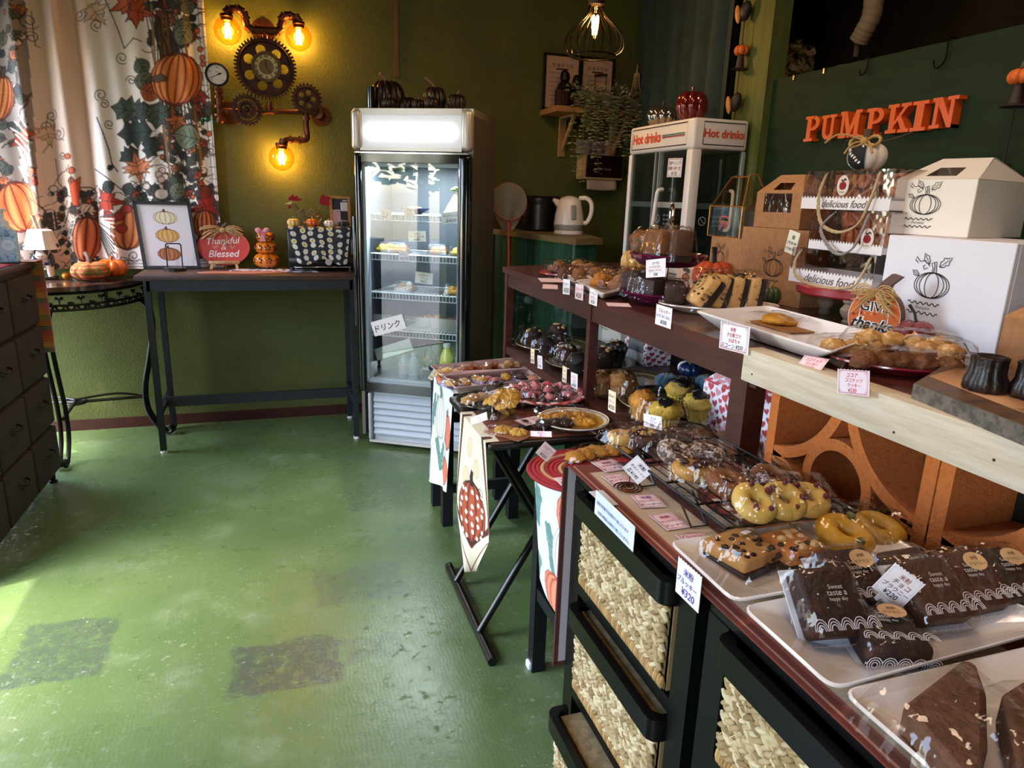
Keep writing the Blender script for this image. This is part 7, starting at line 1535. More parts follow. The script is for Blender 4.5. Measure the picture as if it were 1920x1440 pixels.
def left_group():
 c = Z(1030, 522, ZC+.012); c.z = ZC+.0006; plate('red_plate', 'round red plate at left end of showcase counter', V((1.03, 2.42, ZC+.0006)), .12, .016, mat('#a8281e', .3, coat=.4))
 w0, z0 = tray('white_tray', 'white rectangular tray of cookie bags, rear one at counter left', [Z(1046, 508, ZC+.022), Z(1076, 529, ZC+.022), Z(1140, 520, ZC+.022), Z(1105, 502, ZC+.022)], .02, WHITEG); w1, z1 = tray('white_tray', 'white rectangular tray of cookie bags, front one at counter left', [Z(1078, 526, ZC+.024), Z(1130, 551, ZC+.024), Z(1190, 540, ZC+.024), Z(1135, 520, ZC+.024)], .022, WHITEG)
 spec = [(1048, 504, '#7a4a24', 'dark'), (1064, 517, '#5a3018', 'dark'), (1086, 519, '#8a5c3a', 'pale'), (1105, 508, '#8a5a30', 'x'), (1120, 518, '#a06a3a', 'x'), (1128, 530, '#b5701e', 'x'), (1143, 522, '#8a5a34', 'x'), (1162, 534, '#9a6a48', 'x'), (1085, 502, '#a0642e', 'x'), (1172, 518, '#8a5430', 'x')]
 labs = ['leftmost bag of brown cookies on rear white tray', 'bag of dark cookies at front of rear white tray', 'bag of pale nut cookies with white card, rear white tray', 'bag of cookies at middle back of white trays', 'bag of golden cookies at centre of white trays', 'bag of amber madeleines at front of white tray', 'bag of brown cookies behind amber madeleines', 'bag with white label at right of white tray', 'bag of orange cookies furthest back on white trays', 'bag of cookies beside cream pumpkin']
 for i, ((px, py, col, _), lab) in enumerate(zip(spec, labs)):
  p = Z(px, py+1, ZC+.022); t = thing('cookie_bag', lab, 'cookies', (p.x, p.y, ZC+.012), rnd.uniform(-.5, .5)+.9)
  for k in range(3): round_cookie(t, (k-1)*.019, rnd.uniform(-.006, .006), .028, .02, col, k+i, .001+.014*(k % 2), tilt=.25*(k % 2))
  bag(t, .085, .075, .042, 5+i % 3, fin=.022)
  if i in (1, 2, 5, 7): MB().rbox((-.02, -.045, .012), (.045, .03, .0015), .0003, 1, M.Rotation(.5, 3, 'X')).build('paper_label', PAPER, t)
 for q, lines, lab, kw in ((((1057, 523), (1070, 524), (1055, 551)), ['クッキー', '¥250'], 'narrow white price card hanging first from left on counter edge', {}), (((1079, 531), (1094, 534), (1078, 560)), ['マドレーヌ', '¥250'], 'narrow pink price card hanging second from left on counter edge', dict(paper='#eccfd2')), (((1105, 540), (1120, 545), (1104, 569)), ['アーモンド', 'サブレ', '¥220'], 'narrow white price card hanging third from left on counter edge', {})): tagp(('x', XC-.016), *q, lines, lab, **kw)
 for q, lab in ((((1037, 510), (1044, 516), (1008, 521)), 'upper of two pink cards leaning on red plate'), (((1046, 515), (1046, 521), (1018, 533)), 'lower of two pink cards leaning on red plate'), (((1160, 545), (1164, 550), (1136, 567)), 'pink price card leaning before purple tiers')): tagp(('z', ZC+.018), *q, [], lab, paper='#e0b0b2')
left_group()
def slices():
 p0 = Z(1228, 560, ZC+.022); p1 = Z(1466, 572, ZC+.022); c = (p0+p1)/2; c = V((1.19, 1.66, ZC+.0006)); c = Z(1347, 573, ZC+.018); c.z = ZC+.0006
 r = (Z(1466, 573, ZC+.02)-Z(1228, 566, ZC+.02)).length/2; d = Z(1466, 573, ZC)-Z(1228, 566, ZC); a = math.atan2(d.y, d.x)
 plate('patterned_plate', 'cream plate with brown patterned rim under chocolate chip slices', c, r*.93, .02, mat('#d8c4b8', .2, coat=.4), sq=.62, rz=a, band=[(.8, .96, '#9a7458'), (.955, .99, '#e6dcd2')], flat=.7)
 u = V((d.x, d.y, 0)).normalized(); v = V((-u.y, u.x, 0))
 if v.x > 0: v = -v
 for i, (k, off, rz, tl, lab) in enumerate(((-.42, .02, .1, .62, 'leftmost chocolate chip cake slice with round sticker, leaning'), (-.12, -.0, .2, .3, 'second chocolate chip cake slice from left, mostly hidden'), (.17, -.0, .15, .12, 'third chocolate chip cake slice with oval sticker'), (.42, .0, .2, .1, 'fourth chocolate chip cake slice showing pale crumb'))):
  q = c+u*r*k+v*off; hh = .088; t = thing('cake_slice', lab, 'cake', (q.x, q.y, c.z+.0085), a+rz)
  rot = M.Rotation(tl, 3, 'Y'); off2 = V((0, 0, math.sin(tl)*.022)); m = MB(); m.rbox(rot @ V((0, 0, hh/2))+off2*1, (.042, .088, hh), .009, 2, rot); m.build('cake', mat('#cfa060', .7, var=(24, '#3c2014', .55, .60), bump=(120, .6)), t, smooth=50)
  m = MB(); m.rbox(rot @ V((.013, 0, hh/2))+off2, (.022, .09, hh*.97), .006, 2, rot); m.build('chocolate_layer', CHOC, t); r_ = random.Random(i+5); m = MB(); chips(m, [rot @ V((-.0215, r_.uniform(-.036, .036), r_.uniform(.012, hh-.012)))+off2 for _ in range(9)]+[rot @ V((r_.uniform(-.02, 0), r_.uniform(-.04, .04), hh+.0))+off2 for _ in range(4)], .0058, i); m.build('chip', CHIP, t)
  L = MB(); o = rot @ V((-.0235, 0, hh*.62))+off2; ax = V((0, -1, 0)); ay = rot @ V((0, 0, 1)); an = rot @ V((-1, 0, 0)); L.paint('#d8b078'); L.add([o+ax*.019*math.cos(s_)+ay*.016*math.sin(s_) for s_ in np.linspace(0, 2*pi, 25)[:-1]], [tuple(range(24))]); text(L, 'ブルッキー', (o, ax, ay, an), 0, .005, .03, .006, '#2a1a14'); text(L, 'ココア', (o, ax, ay, an), 0, -.005, .02, .006, '#2a1a14'); i != 1 and L.build('sticker', INK, t)
  b = MB(); m = bag_mesh(.062, .10, hh, 20+i, .006); o = bpy.data.objects.new('bag', bag_mesh(.062+.05*math.sin(tl), .098, hh+.012, 20+i % 3, .008)); COL.objects.link(o); o.parent = t; o.location = (math.sin(tl)*.04, 0, 0)
 tagp(('x', XC-.016), (1237, 571), (1267, 580), (1228, 607), ['ブルッキー', '(いちご&くるみ)', '¥300'], 'white price card ¥300 hanging below chocolate chip slices')
slices()
def long_tray():
 zr = ZC+.034; P = [Z(1302, 583, zr), Z(1560, 661, zr), Z(1650, 628, zr), Z(1440, 574, zr)]
 _, z = tray('long_white_tray', 'long white rectangular tray holding one bagged scone', P, .032, WHITEG, lip=.03); q = Z(1465, 612, z); t = thing('bagged_scone', 'flat yellow scone in brown paper lined bag on long tray', 'scone', (q.x, q.y, z+.0005), math.atan2(P[1].y-P[0].y, P[1].x-P[0].x))
 MB().rbox((0, 0, .0025), (.19, .095, .003), .0008, 1).build('paper', mat('#a87438', .6, var=(14, '#8a5a28', .4, .65)), t); m = MB(); lumpy(m, (-.012, 0, .012), .05, (.9, .7, .3), .2, 2, 3, 20, 8); m.build('scone', mat('#c98a1e', .5, var=(30, '#a8641a', .5, .7), bump=(100, .4)), t, smooth=70); bag(t, .20, .11, .022, 9, fin=.008)
 tagp(('x', XC-.022), (1360, 603), (1416, 614), (1348, 652), ['米粉', 'きな粉ゴマ', 'かぼちゃ', 'スコーン ¥250'], 'white price card ¥250 hanging on showcase corner post', border='#a85a5a', cols=['#b5332e', '#b5332e', '#b5332e', '#2a2422'])
long_tray()
def red_plate():
 c = Z(1680, 682, ZC+.012); a, b = Z(1546, 664, ZC+.016), Z(1812, 690, ZC+.016); c = (a+b)/2; c.z = ZC+.0006; r = (a-b).length/2; d = b-a
 plate('crimson_plate', 'crimson scalloped plate heaped with bagged coconut cookies', c, r*.97, .017, mat('#7e1426', .2, coat=.5), sq=.80, rz=math.atan2(d.y, d.x), flat=.7)
 for i, (px, py, rz, col, n, lab, pal) in enumerate(((1600, 664, .3, '#c08a4a', 3, 'bag of pale coconut cookies at left of crimson plate', 1), (1690, 652, -.1, '#c8924e', 4, 'long bag of golden coconut cookies at back of crimson plate', 0), (1755, 672, -.2, '#b8824a', 2, 'bag of coconut cookies at right of crimson plate', 1), (1660, 690, .35, '#6a3c1c', 3, 'bag of brown cocoa coconut cookies at front of crimson plate', 0), (1730, 696, .0, '#5e3418', 3, 'second bag of cocoa cookies at front right of crimson plate', 0))):
  z = c.z+.010+(.018 if i in (1, 2) else 0); p = Z(px, py, z); t = thing('coconut_cookie_bag', lab, 'cookies', (p.x, p.y, z), math.atan2(d.y, d.x)+rz)
  w = .045*n
  for k in range(n): round_cookie(t, (k-(n-1)/2)*.038, 0, .024, .02, col, k+i*3, .001, var=(120, '#e0c090' if col > '#8' else '#8a5a34', .5, .66))
  if pal: MB().rbox((0, -.012, .003), (w*.9, .05, .002), .0004, 1).build('paper_liner', mat('#e0b8bc', .7), t)
  bag(t, w+.03, .062, .032, 10+i % 3, fin=.012)
 kw = dict(border='#b0506a', cols=['#c0333a']*4)
 tagp(((XC-.02, 0, ZC-.02), (-1, 0, .9)), (1521, 667), (1568, 675), (1490, 691), ['ココナッツ', 'クッキー', '¥280'], 'pink card ¥280 sloping on plank before crimson plate', paper='#e6b8bc', **kw); tagp(('x', XC-.03), (1588, 692), (1650, 696), (1570, 737), ['ココア', 'ココナッツ', 'クッキー', '¥230'], 'pale pink card ¥230 on plank under crimson plate', paper='#ecd6dc', **kw)
red_plate()
def caneles():
 z = ZC+.026; a = Z(1715, 718, z); b = Z(1765, 688, z); c = Z(1960, 812, z); t = thing('wooden_board', 'thick grey brown wooden serving board under canele', 'board')
 u = (c-a); u.z = 0; v = V((b.x-a.x, b.y-a.y, 0)); P = [a, a+u*1.15, a+u*1.15+v*1.9, a+v*1.9]; MB().prism([(p.x, p.y) for p in P], .0255, (V((0, 0, ZC+.0005)), V((1, 0, 0)), V((0, 1, 0)), V((0, 0, 1)))).build('board', mat('#6e5038', .5, var=(8, '#4c3626', .35, .65), stretch=(2, 7, 7)), t)
 e = MB(); n_ = V((u.y, -u.x, 0)).normalized(); n_ = n_ if n_.x < 0 else -n_; e.prism([(p.x+n_.x*k, p.y+n_.y*k) for p, k in ((P[0], 0), (P[0], .0015), (P[1], .0015), (P[1], 0))], .0235, (V((0, 0, ZC+.0015)), V((1, 0, 0)), V((0, 1, 0)), V((0, 0, 1)))); e.build('bark_edge', mat('#6e665c', .8, var=(50, '#4e473e', .45, .6), bump=(120, .8)), t)
 pz = ZC+.0265; q = [Z(1742, 705, pz), Z(1795, 690, pz), Z(1960, 742, pz), Z(1960, 790, pz)]; pp = MB(); pp.add(q, [(0, 3, 2, 1)]); pp.build('wax_paper', mat('#a8744a', .5, var=(30, '#7a4e30', .58, .64)), t, thick=.0005)
 k = thing('canele', 'dark glazed fluted canele on wooden board', 'pastry', Z(1845, 731, pz+.001)); r = S(39, k.location)
 m = MB(); m.lathe([(0, 0), (r*.92, .0), (r, r*.12), (r*.98, r*.5), (r*.82, r*.85), (r*.80, r*1.45), (r*.84, r*1.6), (r*.7, r*1.68), (r*.45, r*1.6), (0, r*1.5)], 60, rib=(10, .10)); o = m.build('crust', mat('#1a0d08', .45, var=(30, '#34190d', .5, .7), coat=.12, bump=(90, .6)), k, smooth=60)
 k2 = copy_thing(k, Z(1935, 745, pz+.001), .3, 'second dark canele cut by right edge of picture')
caneles()
# ------------------------------------------------------------------ lower shelf of the showcase
ZS = .6868
def hearts(n_, w, h, seed, base='#e8e4ea', s0=5):
 c = Paint(w, h, base); r_ = random.Random(seed)
 for i in range(n_):
  x, y = (i*.618 % 1)*w, (i+.5)/n_*h; s = r_.uniform(.7, 1.25)*s0; a = r_.uniform(-.4, .4); col = r_.choice(['#a8323a', '#c04a50', '#8e2a34', '#d09098'])
  pts = [(16*math.sin(t)**3/16*s, -(13*math.cos(t)-5*math.cos(2*t)-2*math.cos(3*t)-math.cos(4*t))/16*s) for t in np.linspace(0, 2*pi, 20)]
  c.poly([(x+p*math.cos(a)-q*math.sin(a), y+p*math.sin(a)+q*math.cos(a)) for p, q in pts], col)
 return c
def case_goods():
 GL = mat('#a8926a', .2, coat=.4, var=(3, '#8f7850', .4, .65)); bd = [(.66, .80, '#6e5a3c'), (.86, 1.0, '#4a3826'), (.985, 1.002, '#b5a078')]
 pl = [((1040, 652), 74, 'first stoneware plate from the left inside showcase'), ((1105, 686), 84, 'second stoneware plate from the left inside showcase'), ((1183, 723), 78, 'third stoneware plate from the left inside showcase'), ((1263, 763), 104, 'fourth and largest stoneware plate inside showcase')]
 Rr = []
 for (px, py), rp, lab in pl: c = Z(px, py, ZS); r = S(rp, c); Rr.append((c, r)); plate('stoneware_plate', lab, c, r, .02, GL, band=bd, flat=.6)
 AL = ('#c49a64', 8, 'n'); sp = [((999, 643), '#3a1d16', '#331811', AL, 'chocolate muffin with almonds at front left of first plate', .031), ((1046, 640), '#3a1d16', '#3a1c13', AL, 'chocolate muffin with almonds at back of first plate', .036), ((1024, 662), '#331814', '#2c150f', None, 'plain dark muffin at front right of first plate', .031), ((1060, 676), '#4a2018', '#4a2216', ('#b0a090', 8, 'n'), 'red brown muffin with seeds on second plate', .033), ((1083, 696), '#1c0f0d', '#1f100c', None, 'dark muffin in crinkled bag beside middle post', .034), ((1131, 686), '#3a1d16', '#381d14', AL, 'dark muffin with almonds just right of middle post', .035), ((1154, 676), '#1c0f0d', '#24120d', ('#b08a54', 3, 'n'), 'tall dark muffin with big nut at back of second plate', .037), ((1127, 735), '#8a6034', '#8a5a2c', ('#6a4428', 8, 'n'), 'brown nut muffin at left of third plate', .034), ((1166, 741), '#b0845a', '#9a662e', ('#6a4a34', 10, 'n'), 'large brown muffin with sliced nuts on third plate', .038), ((1205, 781), '#c08a44', '#c8862e', ('#a85a1e', 4, 'n'), 'orange topped muffin at left of fourth plate', .037), ((1246, 800), '#d8b850', '#d8b040', ('#17120f', 2, 'disc'), 'yellow muffin with black cookies at front of fourth plate', .038), ((1272, 756), '#d8b850', '#d0a848', ('#17120f', 3, 'disc'), 'yellow muffin with cookie bits at back of fourth plate', .036), ((1310, 786), '#d8b850', '#d4ac3c', ('#17120f', 3, 'disc'), 'yellow muffin with black cookies at right of fourth plate', .039)]
 for i, ((px, py), cup, top, deco, lab, r) in enumerate(sp):
  c = Z(px, py, ZS+.012); t = thing('bagged_muffin', lab, 'muffin', (c.x, c.y, ZS+.0095), rnd.random()*6); muffin(t, cup, top, r, r*1.0, r*.9, i, deco); bag(t, r*2.1, r*2.05, r*1.75, 12+i % 4, fin=.03); t.scale = (1.1, 1.1, 1.1)
 cc, rr = Rr[2]; o = MB(); o.lathe([(0, .0012), (.028, .0012)], 24, (0, 0, 0)); o.v = [V((v.x, v.y*.5, v.z)) for v in o.v]; tag(o.build('oval_label', PAPER, None, cc+V((.06, -.05, .0085))), 'blank white oval label on third stoneware plate', 'label')
 q = Rr[0][0]; o2 = tag(MB().lathe([(0, .0012), (.024, .0012)], 24).build('oval_label', PAPER, None, q+V((.09, -.04, .0085))), 'blank white oval label on first stoneware plate', 'label')
 xp = XC-.012
 for tl, tr, bl, ls, lab, k in (((1001, 655), (1008, 657), (995, 680), ['ショコラ', 'マフィン', '¥320'], 'yellow footed narrow card under first plate of muffins', dict(paper='#ecdcb4')), ((1014, 667), (1023, 669), (1008, 690), ['チョコ', 'マフィン', '¥320'], 'narrow white card second along shelf edge', {}), ((1061, 688), (1069, 692), (1054, 715), ['くるみ', 'マフィン', '¥320'], 'yellow footed narrow card under second plate of muffins', dict(paper='#ecdcb4')), ((1081, 701), (1094, 706), (1070, 725), ['カフェ', 'モカ', '¥320'], 'white card beside middle post of showcase', {}), ((1149, 733), (1163, 739), (1140, 768), ['はちみつ', 'マフィン', '¥320'], 'yellow footed card left of fourth plate', dict(paper='#ecdcb4')), ((1214, 776), (1249, 783), (1207, 799), ['オレオ', 'マフィン', '¥320'], 'torn white card reading oreo muffin before fourth plate', {})): tagp(('x', xp), tl, tr, bl, ls, lab, **k)
 # cartons at the back
 z = ZS+.0006; a, b = V((1.36, X(1116, 650, 1.36).y, z)), V((1.36, X(1161, 660, 1.36).y, z)); t, w = placed('white_carton', 'white carton with printed pumpkin inside showcase beside middle post', 'box', a, b); h = .24; box_faces(t, 'carton', CARD, w, .1, h); L = MB(); logo(L, FRL(), w*.4, h*.5, .075); L.build('print', INK, t)
 a, b = Z(1170, 676, z), Z(1209, 689, z); a = V((1.312, X(1172, 640, 1.312).y, z)); b = V((1.318, X(1214, 640, 1.318).y, z)); t, w = placed('heart_window_box', 'upright white box with red hearts and clear window inside showcase', 'box', a, b); h = zat(b, 612)-z; d = .11; m = MB(); x0, x1, z0, z1 = w*.18, w*.86, h*.28, h*.92; m.bb(0, x0, 0, .0015, 0, h).bb(x1, w, 0, .0015, 0, h).bb(x0, x1, 0, .0015, 0, z0).bb(x0, x1, 0, .0015, z1, h).bb(0, .0015, 0, d, 0, h).bb(w-.0015, w, 0, d, 0, h).bb(0, w, d-.0015, d, 0, h).bb(0, w, 0, d, 0, .0015).bb(0, w, 0, d, h-.0015, h).build('carton', CARD, t); MB().bb(x0, x1, .002, .0025, z0, z1).build('window_film', film('#b8b0b4', .08, .06, haze=.2), t)
 hearts(34, 50, 90, 2).on((w+.0006, 0, h), (w+.0006, d, h), (w+.0006, 0, 0), 'heart_print', mat('vc', .7), t); hearts(12, 12, 90, 5, s0=4).on((0, -.0006, h), (x0, -.0006, h), (0, -.0006, 0), 'heart_print', mat('vc', .7), t); hearts(12, 12, 90, 6, s0=4).on((x1, -.0006, h), (w, -.0006, h), (x1, -.0006, 0), 'heart_print', mat('vc', .7), t)
 a, b = V((1.13, X(1318, 740, 1.13).y, z)), V((1.13, 1.26, z)); t, w = placed('heart_gable_box', 'white gable box covered with red hearts by showcase corner post', 'box', a, b); h = .13; gable(t, w, .1, h, .06, CARD, None, False, .7); hearts(80, int(w/.0022), 62, 9, s0=5.5).on((0, -.0008, h), (w, -.0008, h), (0, -.0008, .001), 'heart_print', mat('vc', .7), t); k = w*.15; hearts(40, 80, 32, 11, s0=5.5).sheet(lambda u, v: (k*(1-v)+(w-2*k*(1-v))*u, (.05-.004)*(1-v)-.0008, h+.06*(1-v)+.0006), 'heart_print', mat('vc', .7), t)
 for i, px in enumerate((1262, 1283)):
  p = Z(px, 672, z); p = V((1.47, X(px, 650, 1.47).y, z)); t = thing('champagne_flute', ('left', 'right')[i]+' of two clear champagne flutes behind heart box', 'glass', p); MB().lathe([(.03, 0), (.03, .002), (.004, .006), (.004, .07), (.012, .09), (.024, .13), (.026, .18), (.022, .205)], 24).build('flute', film('#eef2f2', .05, .02), t)
 c = V((1.27, X(1290, 705, 1.27).y, z)); t = thing('wire_basket', 'shallow pale wire basket holding blue and white pumpkins', 'basket', c); m = MB(); [m.torus((0, 0, zz), r, .0022, 36, 5) for zz, r in ((.003, .05), (.02, .075), (.035, .088))]; [m.tube([(.05*math.cos(a), .05*math.sin(a), .003), (.088*math.cos(a), .088*math.sin(a), .035)], .0016, 4) for a in np.linspace(0, 2*pi, 25)[:-1]]; m.build('wire', mat('#a8a29a', .4, .5), t)
 vel = mat('#2c5a6e', .85, sheen=.8); nav = mat('#182a52', .3, coat=.4); wh = mat('#dcd6d0', .6); gs = mat('#7a6a3a', .7)
 for dx, dy, dz, r, h, m_, lab in ((-.055, .04, .008, .04, .055, vel, 'teal velvet pumpkin at left of wire basket'), (-.05, -.045, .008, .042, .055, vel, 'teal velvet pumpkin at front of wire basket'), (.04, -.05, .02, .04, .055, vel, 'teal velvet pumpkin at back right of wire basket'), (.03, .05, .05, .036, .05, wh, 'white ribbed pumpkin on top in wire basket'), (.0, -.005, .058, .036, .05, nav, 'shiny navy pumpkin on top in wire basket')): pumpkin_thing('mini_pumpkin', lab, c+V((dx, dy, dz)), r, h, m_, gs, 8, .14, .2, .1)
 for (px, py), lab, c_ in (((1318, 815), 'bag of sliced nut bread behind cooling rack', '#8a5a2c'), ((1372, 800), 'bag of brown bread partly behind showcase corner post', '#a07848')):
  p = X(px, py, 1.0 if px < 1340 else 1.06); t = thing('bagged_bread', lab, 'bread', (p.x, p.y, ZS+.0006-.0)); p = t.location; m = MB(); lumpy(m, (0, 0, .03), .05, (.9, .9, .62), .14, 2.5, px, 20, 10); m.build('bread', mat(c_, .7, var=(30, '#4a2a14', .5, .7), bump=(120, .5)), t, smooth=70); bag(t, .105, .10, .065, 13, fin=.03)
case_goods()
# ------------------------------------------------------------------ cloth covered side table with two trays
def eucalypt_cloth(w, h, seed, spec, base='#dfe6e6'):
 c = Paint(w, h, base); r_ = random.Random(seed)
 for x, y, ln in [(r_.uniform(0, w), r_.uniform(0, h), r_.uniform(30, 70)) for _ in range(int(w*h/2300))]:
  a = r_.uniform(1.0, 2.1);
  for k in range(int(ln/7)):
   px, py = x+k*7*math.cos(a), y+k*7*math.sin(a)
   for g in (-1, 1): c.leaf(px, py, r_.uniform(7, 11), a+g*1.0, r_.choice(['#7fa59c', '#6b948c', '#9ab8ae']), '#5a7f78', lw=.5)
  c.line([(x, y), (x+ln*math.cos(a), y+ln*math.sin(a))], .8, '#6a8a80')
 for px, py, rx, ry, kind in spec:
  if kind: c.pumpkin(px, py, rx, ry, '#d97a5a', '#b5472e', '#8a3420', rot=.15, ribs=7, hi='#eda284', stem='#4a4a40', lw=.9)
  else: c.pumpkin(px, py, rx, ry, '#dcdad2', '#b8b6ac', '#9a988e', rot=.1, ribs=7, hi='#eeece6', stem='#4a4a40', lw=.8)
 return c
CLOTH = lambda: mat('vc', .85, bump=(600, .15, .001))
def side_table():
 z1 = .618; x0, x1, y0, y1 = .565, .90, 2.335, 2.79; t = thing('side_table', 'black side table under white pumpkin print cloth by fridge', 'table'); bm_ = mat('#15171a', .45, .2)
 MB().bb(x0, x1, y0, y1, z1-.02, z1).build('tabletop', bm_, t)
 for x in (x0+.025, x1-.03):
  for y in (2.55, 2.75): MB().bb(x-.021, x+.021, y-.021, y+.021, 0, z1-.02).build('leg', bm_, t)
 for z in (.14, .44): MB().bb(x0+.025, x1-.03, 2.54, 2.56, z, z+.04).build('rail', bm_, t)
 def fn(u, v):          # over the top, then down the left side
  y = y0-.006+(2.66-y0)*u; L = .33+.47; s = v*L
  if s < .33: return (x1-.01-s, y, z1+.002)
  k = s-.33; return (x0-.006-.01*math.sin(u*9+1)*k*2-.03*k, y+.12*k*u, z1-min(k, .47)*(.80+.22*u)+.0)
 c = eucalypt_cloth(150, 330, 4, [(40, 90, 34, 26, 1), (80, 200, 30, 40, 0), (20, 215, 20, 34, 1), (28, 292, 28, 28, 1), (110, 120, 30, 28, 1)]); tag(c.sheet(fn, 'printed_tablecloth', CLOTH(), None, thick=.001), 'white cloth printed with orange pumpkins hanging off side table', 'tablecloth')
 pk = mat('#c0a2a0', .2, coat=.4); zr = .655
 A = [Z(808, 689, zr), Z(824, 707, zr), Z(1003, 692, zr), Z(972, 670, zr)]; B = [Z(826, 697, zr-.004), Z(852, 727, zr-.004), Z(1022, 710, zr-.004), Z(990, 690, zr-.004)]
 A = [Z(806, 686, zr), Z(826, 704, zr), Z(1002, 690, zr), Z(974, 669, zr)]; _, za = tray('pink_tray', 'rear of two pink grey rectangular trays on side table', A, .028, pk, lip=.009); _, zb = tray('pink_tray', 'front of two pink grey rectangular trays on side table', [p-V((0, 0, .001)) for p in B], .028, pk, lip=.009)
 for i, (px, py, c_, n, lab) in enumerate(((838, 693, '#c8a050', 3, 'bag of pale yellow cookies at left of rear pink tray'), (878, 687, '#8a4a24', 3, 'bag of brown round cookies on rear pink tray'), (918, 683, '#8a5028', 3, 'third bag of brown cookies on rear pink tray'), (957, 681, '#a87a44', 3, 'bag of oat cookies at right of rear pink tray'))):
  p = Z(px, py+1, zr-.006); t = thing('cookie_bag', lab, 'cookies', (p.x, p.y, za+.0006), rnd.uniform(-.6, .6))
  for k in range(n): round_cookie(t, (k-1)*.03, rnd.uniform(-.012, .012), .026, .014, c_, k+i, .001+.008*(k % 2))
  bag(t, .10, .085, .028, 6+i % 3, fin=.012)
 for i, (px, py, col, lab) in enumerate(((845, 713, '#c09a54', 'bag of yellow cookies with purple flower card, front pink tray'), (872, 711, '#b08a50', 'second bag with purple flower card on front pink tray'), (898, 705, '#c8a058', 'third bag of pale cookies on front pink tray'), (922, 706, '#b06a70', 'pink and purple bag at middle of front pink tray'), (948, 701, '#c8962e', 'bag of orange cookies on front pink tray'), (975, 700, '#3a2420', 'bag of dark cookies at right of front pink tray'), (1000, 704, '#b5704a', 'bag of orange biscuits at right end of front pink tray'))):
  p = Z(px, py+1, zr-.01); t = thing('cookie_bag', lab, 'cookies', (p.x, p.y, zb+.0006), rnd.uniform(-.5, .5)+.4); MB().rbox((0, 0, .0015), (.06, .075, .002), .0005, 1).build('card', mat(('#7a68a8', '#b8a8c8')[i % 2], .6), t)
  for k in range(2): round_cookie(t, -.004+.01*k, -.016+.032*k, .021, .012, col, i+k, .003)
  m = MB();
  for k in range(6): a = 2*pi*k/6; m.ball((.018+.008*math.cos(a), .02+.008*math.sin(a), .004), .006, 6, 4, (1, 1, .3))
  m.build('paper_flower', mat('#5a4aa0', .6), t); bag(t, .065, .08, .018, 7+i % 3, fin=.008)
 tagp(('y', Z(812, 700, .64).y-.01), (811, 690), (819, 695), (802, 709), ['クッキー', '¥200'], 'yellow footed card hanging at left of pink trays', paper='#ece0bc')
side_table()
